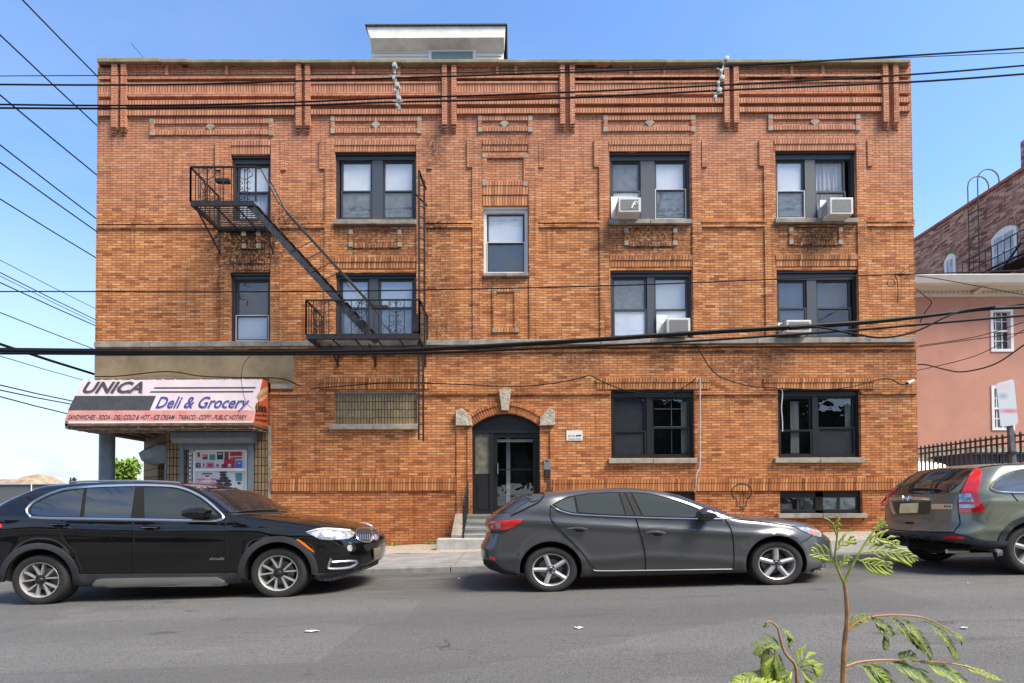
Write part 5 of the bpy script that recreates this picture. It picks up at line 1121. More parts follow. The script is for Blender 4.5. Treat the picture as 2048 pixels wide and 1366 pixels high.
cv.patch('bumper_cladding', [(1751, 1062), (1764, 1061.5), (1800, 1063.5), (1850, 1065), (1908, 1066), (1930, 1069), (1952, 1077), (1985, 1082), (2018, 1083), (2012, 1095), (1998, 1104), (1960, 1098), (1920, 1096), (1880, 1097), (1840, 1096), (1802, 1090), (1770, 1082), (1753, 1072)], GRYPL, .010, .03, mirror=False)
for (a, b_) in ((1768, 1068), (1795, 1070), (1826, 1072), (1864, 1074)):
    cv.strip('bumper_rib', [(a - 9, b_ + 5), (a - 5, b_ - 2), (a + 6, b_ - 1), (a + 12, b_ + 6)], 2.0, BLKPL, .020, .02, mirror=False)
cv.patch('red_reflector', [(1891.5, 1072), (1910, 1071.5), (1929, 1073.5), (1930, 1077.5), (1912, 1077.5), (1893, 1076.5)], REDL, .018, .01, mirror=False)
cv.ringpatch('wheel_arch_trim', (rw[0], rw[1]), (62, 58), (74, 69), 60, 190, GRYPL, .012, .04)
cv.patch('mud_flap', [(2001, 1103), (2012, 1094), (2020, 1084), (2016, 1098), (2012, 1112), (2004, 1112)], BLKPL, .02, .02, mirror=False) if False else None
cv.patch('side_window', [(1983, 975), (1990, 964), (2006, 953), (2030, 944.5), (2060, 940), (2100, 937), (2100, 984), (2030, 983.5), (2000, 982.5), (1988, 979.5)], CGLASS, .005, .004)
cv.strip('window_trim', [(2098, 986), (2030, 985.5), (1998, 984), (1985, 980), (1981, 974), (1988, 963), (2005, 951), (2030, 942), (2060, 937.5), (2098, 934)], 2.6, CHROME, .012, .012)
cv.strip('door_seam', [(2023, 986), (2030, 996), (2036, 1002)], 1.4, GAP, .004, .003); cv.strip('roof_seam', [(1955, 936), (1990, 931), (2048, 928)], 1.6, GAP, .004, .003)
cv.wheel(*rw, 'star', tread=.22); cv.wheel(rw[0] + 2.62 * 163, rw[1] - 12, 57, 50, 'star', tread=.22)
MB().tube([(5.62, cv.yc - .5, .42), (5.9, cv.yc - .5, .42)], .03).obj('exhaust', ALU, cv.root); MB().box(5.85, 8.9, cv.yc - .5, cv.yc + .5, .40, .50).obj('underbody', GAP, cv.root)
# ------------------------------------------------------------------ corner shop under the overhang
bw = MB()
xL, xR = SHX, W(541, 900, 0).x; wx0, wx1 = W(365, 930, 0).x, W(497, 930, 0).x; wz0, wz1 = .95, W(430, 888, 0).z
bw.box(xL, wx0, 0.0, .3, -.4, SHZ + .8).box(wx1, xR, 0.0, .3, -.4, SHZ + .8).box(wx0, wx1, 0.0, .3, -.4, wz0).box(wx0, wx1, 0.0, .3, wz1, SHZ + .8)
part('shop_block_wall', bw, BLK2)
part('block_wall_edge', MB().pbox(536, 850, 541, 1090, -.02, .1), STONE2)
A_ = Vector((xL, 0.001, 0)); B_ = Vector((BX0, 1.8, 0)); dch = (B_ - A_).normalized(); nch = Vector((-dch.y, dch.x, 0)) * -1
if nch.y > 0: nch = -nch
def chamfer(t0, t1, z0, z1, n0, n1, m, name):
    a = A_ + dch * t0; b_ = A_ + dch * t1; mb = MB()
    mb.prism([a + nch * n0 + Vector((0, 0, z0)), b_ + nch * n0 + Vector((0, 0, z0)), b_ + nch * n0 + Vector((0, 0, z1)), a + nch * n0 + Vector((0, 0, z1))], nch * (n1 - n0)); return part(name, mb, m)
chamfer(.0, .08, -.4, SHZ, -.2, 0, BLK2, 'shop_block_wall'); chamfer(.95, 2.5, -.4, SHZ, -.2, 0, BLK2, 'shop_block_wall'); chamfer(.08, .95, 2.2, SHZ, -.2, 0, BLK2, 'shop_block_wall'); chamfer(.08, .95, -.4, 2.2, -.2, -.15, DARK, 'shop_door')
chamfer(.06, .12, -.4, 2.2, -.1, .03, mat('blue_grey_metal', (.13, .165, .20), .5, noise=.12, nscale=6), 'door_post')
SOF = mat('rusty_soffit', (.20, .13, .09), .85, noise=.5, nscale=6, nx=(1, 5, 1), col2=(.07, .04, .03))
BGM = MATS['blue_grey_metal']
part('soffit', MB().box(BX0 + .02, xR, .02, 3, SHZ + .002, SHZ + .12), SOF)
# shutter box over the shop window
def octo(x0, x1, ztop, zbot, p, m, name, parent=bld):
    d = (ztop - zbot); pr = [(0, ztop), (-p * .7, ztop), (-p, ztop - d * .3), (-p, zbot + d * .3), (-p * .7, zbot), (0, zbot)]
    return MB().prism([(x0, y, z) for y, z in pr], (x1 - x0, 0, 0)).obj(name, m, parent)
sb = octo(W(341, 870, -.28).x, W(503, 870, -.28).x, W(420, 856, -.28).z, W(420, 885, -.28).z, .30, BGM, 'shutter_box')
part('shutter_guide', MB().pbox(359, 886, 366, 1050, -.05, 0), BGM); part('shutter_guide', MB().pbox(495, 886, 505, 1050, -.06, 0), BGM); part('shutter_rail', MB().pbox(366, 887, 495, 899, -.03, .05), BGM)
a = A_ + dch * .05; b_ = A_ + dch * 1.25; z0_, z1_ = 2.16, 2.50
mb = MB(); mb.prism([a + nch * q + Vector((0, 0, z)) for q, z in ((0, z1_), (.22, z1_), (.36, z1_ - .12), (.30, z0_ + .04), (.12, z0_ - .08), (0, z0_ - .08))], b_ - a); part('shutter_box', mb, BGM)
part('shutter_box_label', MB().pbox(287, 899, 302, 911, -.2, -.19) if False else MB().prism([b_ + nch * q + dch * .004 + Vector((0, 0, z)) for q, z in ((.06, z1_ - .05), (.22, z1_ - .05), (.24, z0_ + .05), (.08, z0_ + .03))], dch * .01), WHITEP)
# shop window
mb = MB(); x0, x1 = W(378, 930, .05).x, W(494, 930, .05).x; zt_ = W(430, 899, .05).z; zm = W(430, 939.5, .05).z; zb_ = .98
ring(mb, x0, x1, zb_, zt_, .05, .05, .2); mb.box(x0 + .1, x0 + .14, .05, .2, zb_, zt_); mb.box(x0 + .14, x1 - .05, .055, .2, zm - .035, zm + .035)
sw = part('shop_window', mb, WHITEF)
MB().box(wx0 + .02, x0 - .002, .06, .2, wz0, zt_).obj('block_margin', BLK2, sw)
PBK = mat('poster_paper', (.88, .85, .78), .5); cols = dict(r=(.75, .04, .08), m=(.42, .05, .08), t=(.10, .34, .38), d=(.05, .06, .07), b=(.14, .22, .62), w=(.88, .84, .80), p=(.85, .30, .36), g=(.14, .2, .12), o=(.5, .2, .08))
MB().box(x0 + .14, x1 - .05, .105, .108, zb_, zt_ - .04).obj('paper_backing', PBK, sw)
def poster(px0, py0, px1, py1, c, y=.10, nm='poster'):
    MB().pbox(px0, py0, px1, py1, y, y + .003, ref=.1).obj(nm, mat('print_' + c, cols[c], .45, noise=.12, nscale=20), sw)
for q in [(395, 905, 400, 914, 'r'), (405, 909, 415, 919, 'm'), (419, 909, 430, 920, 't'), (434, 904, 446, 919, 'd'), (449, 902, 457, 919, 'm'), (460, 902, 484, 912, 'r'), (461, 914, 484, 918, 'o'), (448, 918, 470, 936, 'r'), (471, 921, 484, 936, 'b'), (443, 928, 450, 936, 'r'), (392, 926, 401, 935, 'd'), (403, 925, 411, 935, 'w'), (413, 925, 428, 936, 'p'), (430, 926, 440, 935, 'w')]: poster(*q)
for q in [(416, 928, 425, 933, 'r', .097), (395, 928, 399, 933, 'p', .097), (433, 928, 437, 933, 'd', .097), (406, 927, 409, 933, 'r', .097), (456, 928, 462, 934, 'w', .097), (475, 925, 481, 927, 'w', .097), (407, 911, 413, 913, 'w', .097), (463, 904, 481, 907, 'm', .097), (436, 907, 444, 909, 'w', .097)]: poster(*q, nm='poster_print')
for q in [(392, 943, 470, 985, 'w'), (404, 946, 424, 949, 'g', .097), (411, 951, 418, 954, 'd', .097), (394, 957, 434, 961, 'p', .097), (394, 964, 430, 968, 'p', .097), (471, 946, 484, 962, 't'), (473, 962, 484, 985, 'w'), (438, 967, 444, 972, 'p', .097)]: poster(*q)
cook = mat('cookie_print', (.12, .085, .10), .5, noise=.5, nscale=50)
for (cx, cy, rx, ry) in [(446, 944.5, 8, 3), (446, 950, 7, 3), (448, 956, 9, 3.5), (440, 962, 8, 3.5), (454, 962, 9, 3.5), (438, 969, 9, 3.5), (455, 969, 9, 4), (478, 966, 4, 3)]:
    q = [W(cx + rx * math.cos(t), cy + ry * math.sin(t), .095) for t in [2 * math.pi * i / 14 for i in range(14)]]; MB().prism([(v.x, .094, v.z) for v in q], (0, .003, 0)).obj('poster_print', cook, sw)
for i in range(10):
    poster(380 + (i % 2) * 1.5, 902 + i * 8, 385, 906 + i * 8, 'tdb'[i % 3], .045)
MB().box(x0 + .02, x1 - .02, .085, .088, zb_, zt_).obj('pane', GLASS, sw)
# shop column
c = W(214, 920, .1)
col_ = empty('shop_column', (c.x, .1, gz(c.x)), 'round blue grey steel column under the awning corner', 'column')
MB().lathe([(.165, -.2), (.165, SHZ - .002 - gz(c.x)), (0, SHZ - .002 - gz(c.x))], (c.x, .1, gz(c.x)), axis='z', n=36).obj('shaft', BGM, col_, smooth=True)
MB().lathe([(.22, .1), (.22, .16), (.165, .18)], (c.x, .1, gz(c.x)), axis='z', n=36).obj('base_collar', BGM, col_, smooth=True)
# ------------------------------------------------------------------ awning
aX0, aX1 = -10.13, -5.87; tY, tZ, bY, bZ = -.33, 4.016, -.80, 2.925
nrm = Vector((0, tZ - bZ, -(tY - bY))).normalized(); nrm = Vector((0, -(tZ - bZ), (tY - bY))).normalized()
def AW(px, py, off=.006): p = WP(px, py, Vector((0, tY, tZ)) + nrm * off, nrm); return p
awn = empty('shop_awning', ((aX0 + aX1) / 2, -.4, bZ), 'sloping white and pink deli awning with UNICA Deli & Grocery lettering', 'awning')
AWW = mat('faded_white_vinyl', (.58, .53, .55), .6, noise=.08, nscale=2.0, col2=(.55, .44, .48)); AWP = mat('faded_pink_vinyl', (.46, .17, .15), .6, noise=.2, nscale=3, col2=(.48, .28, .26)); AWO = mat('orange_vinyl', (.52, .10, .035), .55, noise=.15, nscale=4)
AWG = mat('faded_charcoal_print', (.042, .043, .050), .6, noise=.2, nscale=7); AWB = mat('faded_blue_print', (.022, .035, .24), .6, noise=.3, nscale=8); AWK = mat('black_print', (.02, .018, .022), .6); AWS = mat('pale_letter_shadow', (.30, .24, .26), .6)
mb = MB(); mb.raw([(aX0, tY, tZ), (aX1, tY, tZ), (aX1, bY, bZ), (aX0, bY, bZ)], [(0, 1, 2, 3)]); mb.raw([(aX0, 0, tZ + .03), (aX1, 0, tZ + .03), (aX1, tY, tZ), (aX0, tY, tZ)], [(0, 1, 2, 3)]); mb.obj('front_panel', AWW, awn, recalc=False)
mb = MB()
for X, o_ in ((aX1, .0), (aX0, .0)): mb.face([(X, tY, tZ), (X, 0, tZ + .03), (X, 0, bZ - .02), (X, bY, bZ)])
mb.obj('end_panel', AWO, awn, recalc=False)
MB().box(aX0, aX1, bY, .0, bZ - .06, bZ - .002).obj('underside_frame', SOF, awn)
mb = MB()
for i in range(9): x_ = aX0 + .1 + i * (aX1 - aX0 - .2) / 8; mb.box(x_ - .02, x_ + .02, bY + .05, 1.9 if x_ < SHX - .2 else -.02, bZ - .11, bZ - .061)
for i in range(3): y_ = bY + .1 + i * .3; mb.box(aX0, aX1, y_ - .015, y_ + .015, bZ - .13, bZ - .111)
mb.obj('support_bar', mat('rusty_angle_iron', (.33, .25, .20), .7, noise=.5, nscale=9), awn)
MB().box(aX0, aX0 + .06, bY, 1.9, bZ - .12, bZ + .05).obj('side_beam', mat('brown_side_beam', (.15, .12, .10), .8, noise=.3, nscale=6), awn)
q = [(128, 820.5), (500 + 13.5, 820.5), (505, 842), (126, 842)]
def quad(name, q, m, off): mb = MB(); mb.prism([AW(a, b_, off) for a, b_ in q], -nrm * .005); return mb.obj(name, m, awn)
quad('pink_stripe', [(136.5, 820.5), (510.3, 820.5), (504.8, 842), (128.5, 842)], AWP, .004)
quad('charcoal_block', [(150, 791.6), (311.8, 791.6), (299.4, 820.5), (136, 820.5)], AWG, .007)
quad('black_stripe', [(310, 774.4), (512, 773.9), (510.5, 776.6), (307, 777)], AWG, .007); quad('black_stripe', [(302, 782.3), (507, 781.8), (505.6, 784.5), (299, 785)], AWG, .007)
def onaw(off): return lambda q: [AW(a, b_, off) for a, b_ in q]
def ital(x0, x1, y0, y1, sh): return [(x0 + sh, y0), (x1 + sh, y0), (x1, y1), (x0, y1)]
flat_text('UNICA', [(a + 1.8, b_ + 1.6) for a, b_ in ital(160, 283, 762.5, 786, 14)], onaw(.008), 'lettering', AWS, awn, bold=.02)
flat_text('UNICA', ital(161, 283, 763, 786, 15), onaw(.012), 'lettering', AWG, awn, bold=.03)
flat_text('Deli & Grocery', [(a + 1.6, b_ + 1.6) for a, b_ in ital(306, 488, 793, 823, 14)], onaw(.008), 'lettering', AWS, awn, bold=.0)
flat_text('Deli & Grocery', ital(307, 488, 793, 823, 15), onaw(.012), 'lettering', AWB, awn, bold=.01)
flat_text('SANDWICHES - SODA - DELI COLD & HOT - ICE CREAM - TABACO - COPY - PUBLIC NOTARY', ital(134.6, 491, 829.6, 839, 4), onaw(.012), 'lettering', AWK, awn, bold=.012)
def onend(q): return [WP(a, b_, (aX1 + .006, 0, 0), Vector((1, 0, 0))) for a, b_ in q]
flat_text('Unica', [(512, 806), (533, 808), (534, 825), (511, 825)], onend, 'lettering', AWK, awn, bold=.05); flat_text('Smoke Shop', [(511.5, 827), (534, 828), (534.5, 835), (510.5, 834)], onend, 'lettering', AWK, awn, bold=.03); flat_text('Deli Grocery', [(511, 836), (535.5, 838), (535.5, 847), (510, 843)], onend, 'lettering', AWK, awn, bold=.03)
for (cx, cy, rx, ry, m_, o_) in ((525, 783, 11, 5, mat('bun_print', (.60, .36, .22), .6), .004), (525, 789, 10, 3.5, mat('lettuce_print', (.25, .35, .10), .6), .005), (524, 792, 9, 2.5, mat('ham_print', (.6, .15, .1), .6), .006), (525, 797, 10, 4.5, MATS['bun_print'], .004)):
    MB().prism(onend([(cx + rx * math.cos(t) * .9, cy + ry * math.sin(t) - rx * math.cos(t) * .55) for t in [2 * math.pi * i / 16 for i in range(16)]]), (o_, 0, 0)).obj('sandwich_picture', m_, awn)
mb = MB()
for i in range(40): x_ = aX0 + .05 + random.random() * (aX1 - aX0 - .1); mb.box(x_ - .02, x_ + .03 * random.random(), tY - .004, tY + .02, tZ - .006, tZ + .012)
mb.obj('torn_edge', WHITEP, awn)
p = W(137, 849, -.72); mb = MB(); mb.lathe([(0, .10), (.05, .10), (.06, .0), (.06, -.04), (.035, -.05), (0, -.05)], (p.x, p.y, p.z), n=16); cctv = mb.obj('security_camera', WHITEP, smooth=True); put(cctv, 'round white security camera under the left corner of the awning', 'camera'); MB().lathe([(0, -.056), (.03, -.054), (.034, -.045)], (p.x, p.y, p.z), n=14).obj('lens', DARK, cctv)
# bullet camera on the right corner
c0 = empty('security_camera', tuple(W(1826, 762, -.05)), 'white bullet security camera at the right corner of the brick building', 'camera')
p = W(1826, 762, -.12); q_ = W(1814, 767, -.32); MB().tube([q_, p], [.045, .045], 10).obj('camera_body', mat('cream_plastic', (.55, .52, .42), .4), c0, smooth=True); MB().tube([q_ + (q_ - p) * .02, q_ + (q_ - p) * .08], .03, 10).obj('lens', DARK, c0); MB().tube([p, (p.x + .03, .0, p.z + .04)], .015).obj('camera_bracket', WHITEP, c0)
# ------------------------------------------------------------------ fire escape
fy = -1.19
fe = empty('fire_escape', (-4.2, -.6, 4.7), 'black iron fire escape with two balconies, slanting stair and hanging ladder', 'fire escape')
def platform(pxl, pxr, pyf, name, x0=None, x1=None, gap=None):
    a = W(pxl, pyf, fy); b_ = W(pxr, pyf, fy); z = (a.z + b_.z) / 2; x0, x1 = a.x, b_.x
    mb = MB(); mb.box(x0, x1, fy, fy + .05, z - .09, z + .02); mb.box(x0, x1, -.06, -.01, z - .09, z); mb.box(x0, x0 + .05, fy + .05, -.06, z - .09, z); mb.box(x1 - .05, x1, fy + .05, -.06, z - .09, z)
    n = 13
    for i in range(1, n): y = fy + (0 - fy) * i / n; mb.box(x0 + .05, x1 - .05, y - .012, y + .012, z - .012, z)
    k = max(3, int((x1 - x0) / .42))
    for i in range(1, k): x = x0 + (x1 - x0) * i / k; mb.box(x - .012, x + .012, fy + .05, -.06, z - .045, z - .013)
    o = mb.obj('platform', IRON, fe)
    for i in ((0, k) if name == 'upper' else (.12 * k, k * .5, k)):
        x = x0 + .05 + (x1 - x0 - .1) * (i / k)
        mb = MB(); mb.bar((x, fy * (.55 if i else .9), z - .06), (x, -.02, z - .38 - (.25 if name == 'upper' else 0)), .03); mb.bar((x, -.02, z - .05), (x, -.02, z - .42 - (.25 if name == 'upper' else 0)), .03); mb.obj('bracket', IRON, fe)
    return x0, x1, z
def scroll(mb, cx, cy, cz, r, turn, sgn, ax):
    pts = []
    for i in range(22):
        t = i / 21; a = turn + sgn * t * 4.6; rr = r * (1 - .82 * t); d = rr * math.cos(a)
        pts.append((cx + (d if ax == 'x' else 0), cy + (d if ax == 'y' else 0), cz + rr * math.sin(a)))
    mb.tube(pts, .008, 5)
def railing(p0, p1, z, h, nm='railing', orn=(), nb=8, m=IRON):
    p0 = Vector(p0); p1 = Vector(p1); ax = 'x' if abs(p1.x - p0.x) > abs(p1.y - p0.y) else 'y'
    mb = MB(); mb.bar((p0.x, p0.y, z + h), (p1.x, p1.y, z + h), .04, .03); mb.bar((p0.x, p0.y, z), (p0.x, p0.y, z + h), .03); mb.bar((p1.x, p1.y, z), (p1.x, p1.y, z + h), .03)
    for i in range(1, nb): q = p0.lerp(p1, i / nb); mb.bar((q.x, q.y, z), (q.x, q.y, z + h), .015)
    for t in orn:
        q = p0.lerp(p1, t); mb.bar((q.x, q.y, z), (q.x, q.y, z + h), .015)
        for s_ in (-1, 1):
            d = .085 * s_; dx, dy = (d, 0) if ax == 'x' else (0, d)
            scroll(mb, q.x + dx, q.y + dy, z + h - .1, .075, math.pi / 2 * (1 + s_), -s_, ax); scroll(mb, q.x + dx * .8, q.y + dy * .8, z + h * .52, .055, math.pi / 2 * (1 - s_), s_, ax); scroll(mb, q.x + dx * .8, q.y + dy * .8, z + h * .40, .055, math.pi / 2 * (1 - s_), -s_, ax); scroll(mb, q.x + dx, q.y + dy, z + .1, .075, math.pi / 2 * (1 + s_), s_, ax)
            e = (q.x + (.17 * s_ if ax == 'x' else 0), q.y + (.17 * s_ if ax == 'y' else 0)); mb.tube([(e[0], e[1], z + h - .12), (e[0], e[1], z + h - .2), (q.x, q.y, z + h * .62), (q.x, q.y, z + h * .32), (e[0], e[1], z + .17), (e[0], e[1], z + .1)], .008, 5)
    return mb.obj(nm, m, fe)
ux0, ux1, uz = platform(381, 506, 403, 'upper'); lx0, lx1, lz = platform(612, 839, 669, 'lower')
hU = W(440, 334, fy).z - uz; hL = W(720, 600, fy).z - lz
railing((ux0, fy, 0), (ux1 + .06, fy, 0), uz, hU, orn=(.26, .83), nb=8); railing((ux0, fy, 0), (ux0, -.02, 0), uz, hU, orn=(.5,), nb=6); 
railing((lx0, fy, 0), (lx1, fy, 0), lz, hL, orn=(.16, .49, .79), nb=15); railing((lx0, fy, 0), (lx0, -.02, 0), lz, hL, orn=(.5,), nb=7); railing((lx1, fy, 0), (lx1, -.02, 0), lz, hL, orn=(), nb=6)
# stair
A0 = W(497, 408, fy + .05); A1 = W(742, 672, fy + .05)
mb = MB(); d = (A1 - A0).normalized()
for yy in (fy + .05, fy + .55):
    mb.bar((A0.x, yy, A0.z), (A1.x, yy, A1.z), .03, .135)
mb.obj('stringer', IRONG, fe)
mb = MB(); n = 15
for i in range(n): t = (i + .5) / n; p = A0.lerp(A1, t); mb.box(p.x - .09, p.x + .11, fy + .07, fy + .53, p.z + .055, p.z + .075)
mb.obj('tread', IRON, fe)
for yy in (fy + .03, fy + .57):
    t0 = Vector((ux1 + .06, yy, uz + hU)); mb = MB(); mb.tube([t0, (t0.x + .1, yy, t0.z - .03), tuple(Vector((A0.x, yy, A0.z)).lerp(Vector((A1.x, yy, A1.z)), .2) + Vector((0.12, 0, hU - .15))), tuple(Vector((A0.x, yy, A0.z)).lerp(Vector((A1.x, yy, A1.z)), .97) + Vector((.15, 0, hU - .22)))], .017, 6)
    for t in (.36, .52, .85): q = Vector((A0.x, yy, A0.z)).lerp(Vector((A1.x, yy, A1.z)), t); mb.tube([q, (q.x + .45, yy, q.z + .22)] if t < .8 else [q, (q.x + .3, yy, q.z + .5)], .009, 5)
    mb.obj('stair_handrail', IRON, fe)
MB().box(W(425, 354, fy).x, W(453, 354, fy).x, fy + .1, fy + .22, W(440, 357, fy).z, W(440, 351, fy).z).obj('shelf_box', IRONG, fe); MB().pbox(742, 610, 775, 616, fy + .1, fy + .22).obj('shelf_box', IRONG, fe)
# gooseneck ladder to the roof side and the hanging drop ladder
def ladder(xa, xb, y, z0, z1, nm, m=IRON, nr=10, r=.02):
    mb = MB(); mb.box(xa - r, xa + r, y - .012, y + .012, z0, z1); mb.box(xb - r, xb + r, y + .2 - .012, y + .2 + .012, z0, z1 - .12)
    for i in range(nr): z = z0 + (z1 - z0 - .2) * (i + .5) / nr; mb.bar((xa, y, z), (xb, y + .2, z + .05), .02)
    return mb.obj(nm, m, fe)
xa = W(838, 500, -.75).x; ladder(xa, W(849, 500, -.55).x, -.75, lz - .25, W(845, 340, -.75).z, 'upper_ladder', IRON, 16, .022)
MB().bar((xa, -.75, W(845, 341, -.75).z), (W(852, 380, -.5).x, -.5, W(850, 380, -.5).z), .05, .03).bar((xa - .1, -.75, W(845, 386, -.75).z), (xa + .1, -.2, W(845, 386, -.75).z), .03).obj('ladder_guide', IRON, fe)
MB().box(xa - .11, xa + .02, -.95, -.78, W(835, 664, -.9).z, W(835, 630, -.9).z).obj('counterweight', IRON, fe)
xa = W(837.5, 800, -.95).x; ladder(xa, W(846.5, 800, -.75).x, -.95, W(840, 880, -.95).z, lz - .1, 'drop_ladder', IRON, 9, .02)
# ------------------------------------------------------------------ air conditioners
ACW = mat('weathered_white_case', (.60, .60, .57), .5, noise=.12, nscale=6)
def aircon(px0, py0, px1, py1, p, label, mark=None, base=None, panel=None):
    a = W(px0, py0, -p); b_ = W(px1, py1, -p)
    e = empty('air_conditioner', ((a.x + b_.x) / 2, 0, b_.z), label, 'air conditioner', 'window air conditioners')
    MB().box(a.x, b_.x, -p, .16, b_.z, a.z).obj('casing', ACW, e, bevel=.012)
    MB().box(a.x + .055, b_.x - .055, -p - .006, -p - .001, b_.z + .05, a.z - .05).obj('condenser_grille', mat('grey_grille', (.20, .20, .20), .6, noise=.25, nscale=60), e)
    mb = MB()
    for i in range(7): z = b_.z + .06 + (a.z - b_.z - .12) * i / 6; mb.box(a.x + .055, b_.x - .055, -p - .010, -p - .006, z - .002, z + .002)
    for i in range(9): x = a.x + .06 + (b_.x - a.x - .12) * i / 8; mb.box(x - .002, x + .002, -p - .0125, -p - .0105, b_.z + .05, a.z - .05)
    mb.obj('grille_wires', mat('pale_wire', (.40, .40, .39), .5), e)
    mb = MB()
    for i in range(5): z = b_.z + .08 + i * .055; mb.box(a.x - .003, a.x + .0005, -p + .1, -.05, z, z + .02)
    mb.obj('side_vent', DARK, e)
    if panel: MB().pbox(*panel, .05, .07, ref=.05).obj('side_filler', WHITEP, e)
    if mark: mark(e, p)
    if base: MB().pbox(*base[:4], -p + .1, -.02, ref=-.1).obj('support_block', mat(base[4], base[5], .7), e)
def mk(e, p):
    mb = MB(); 
    for q in ([(1262, 415), (1266, 406), (1270, 401), (1272, 402), (1268, 410), (1265, 416)], [(1268, 408), (1275, 405), (1276, 407), (1270, 410)], [(1274, 402), (1276, 402), (1274, 409), (1272, 408)]): mb.prism([W(a, b_, -p - .014) for a, b_ in q], (0, -.003, 0))
    mb.obj('white_mark', WHITEP, e)
aircon(1237, 395, 1282, 424, .42, 'white air conditioner with a white smear on its grey grille, third floor window', mk, (1258, 425, 1272, 437, 'white_block', (.6, .6, .57)), (1222, 393, 1236, 437))
aircon(1660, 395, 1707, 428, .42, 'white air conditioner propped on yellow foam in the far right third floor window', None, (1648, 428, 1682, 434, 'yellow_foam', (.50, .36, .10)), (1640, 400, 1652, 434))
aircon(1334, 636, 1381, 667, .34, 'white air conditioner in the second floor window left of the thick cable rise', None, None, (1313, 630, 1334, 671))
aircon(1573, 640, 1623, 664, .34, 'white air conditioner crossed by the thick black cable, second floor far right', None, None, (1556, 645, 1574, 670))
# ------------------------------------------------------------------ small things on the facade
ic = empty('intercom', tuple(W(1094, 940, -.03)), 'silver and black door intercom right of the entrance', 'intercom')
MB().pbox(1088, 918, 1101, 939, -.07, 0).obj('keypad_panel', ALU, ic); MB().pbox(1089, 939, 1100, 955, -.06, 0).obj('speaker_box', BLKPL, ic); MB().pbox(1091, 921, 1097, 923.5, -.072, -.07).obj('display', DARK, ic)
sg_ = MB().pbox(1133, 861, 1165, 881, -.02, .0, ref=-.02).obj('security_sign', WHITEP); put(sg_, 'small white security camera sign on the brick wall right of the door', 'sign')
onw = lambda q: [W(a, b_, -.0225) for a, b_ in q]
flat_text('Security', [(1136.5, 869.5), (1150, 869.5), (1150, 874.5), (1136.5, 874.5)], onw, 'lettering', AWK).parent = sg_; flat_text('Cameras In Use', [(1136.5, 875.5), (1162, 875.5), (1162, 879.5), (1136.5, 879.5)], onw, 'lettering', AWK).parent = sg_
mb = MB(); mb.pbox(1152, 870, 1156, 873, -.0235, -.021, ref=-.02); mb.pbox(1157, 869.5, 1162, 872.5, -.0235, -.021, ref=-.02); mb.obj('camera_symbol', AWK).parent = sg_
# graffiti of a light bulb
def stroke(pts, w_=1.5, n=6):
    mb = MB(); P = smooth_path([(a, b_, 0) for a, b_ in pts], n)
    for i in range(len(P) - 1):
        a, b_ = P[i], P[i + 1]; d = (b_ - a); 
        if d.length < 1e-6: continue
        q = Vector((-d.y, d.x, 0)).normalized() * w_ / 2; Y = -.0525 if (a.y < 966 and b_.y < 966) else (-.0445 if min(a.y, b_.y) < 981.5 else -.003)
        mb.face([W(a.x + q.x, a.y + q.y, Y), W(b_.x + q.x, b_.y + q.y, Y), W(b_.x - q.x, b_.y - q.y, Y), W(a.x - q.x, a.y - q.y, Y)])
    return mb
gr = mat('black_spray_paint', (.012, .010, .010), .7)
bulb = [(1469, 999), (1464, 988), (1465, 978), (1474, 970), (1484, 968), (1496, 971), (1503, 979), (1502, 990), (1496, 998)]
mb = MB()
for pts, w_ in ((bulb, 2), ([(1471, 994), (1474, 1004), (1474, 1012)], 1.6), ([(1496, 994), (1493, 1004), (1492, 1012)], 1.6), ([(1470, 1011), (1480, 1013), (1494, 1011)], 1.4), ([(1472, 988), (1477, 984), (1480, 990), (1486, 983), (1487, 991), (1493, 985), (1497, 987)], 1.2), ([(1481, 992), (1479, 1010)], 1.2), ([(1488, 992), (1486, 1010)], 1.2), ([(1478, 1014), (1488, 1017), (1479, 1019), (1487, 1021), (1482, 1026)], 1.5)):
    s_ = stroke(pts, w_); mb.raw(s_.v, s_.f)
mb.obj('graffiti', gr, bld, recalc=False)
mb = MB(); mb.tube([W(1390, 757, -.08), W(1400, 757, -.09), W(1400, 780, -.09), W(1400, 925, -.09), W(1399, 936, -.09), W(1393, 948, -.11), W(1391, 975, -.11), W(1389, 984, -.05)], .02, 8); put(mb.obj('conduit', mat('grey_conduit', (.42, .41, .39), .5, noise=.15, nscale=9), smooth=True), 'grey conduit running down the wall between the ground floor windows', 'conduit')
mb = MB(); mb.tube(smooth_path([W(1555, 775, -.08), W(1563, 778, -.08), W(1565, 790, -.06), W(1563, 815, -.06), W(1565, 845, -.06), W(1565, 863, -.06)], 5), .011, 6); put(mb.obj('hanging_cable', WHITEP, smooth=True), 'short white cable hanging over the right ground floor window', 'cable')
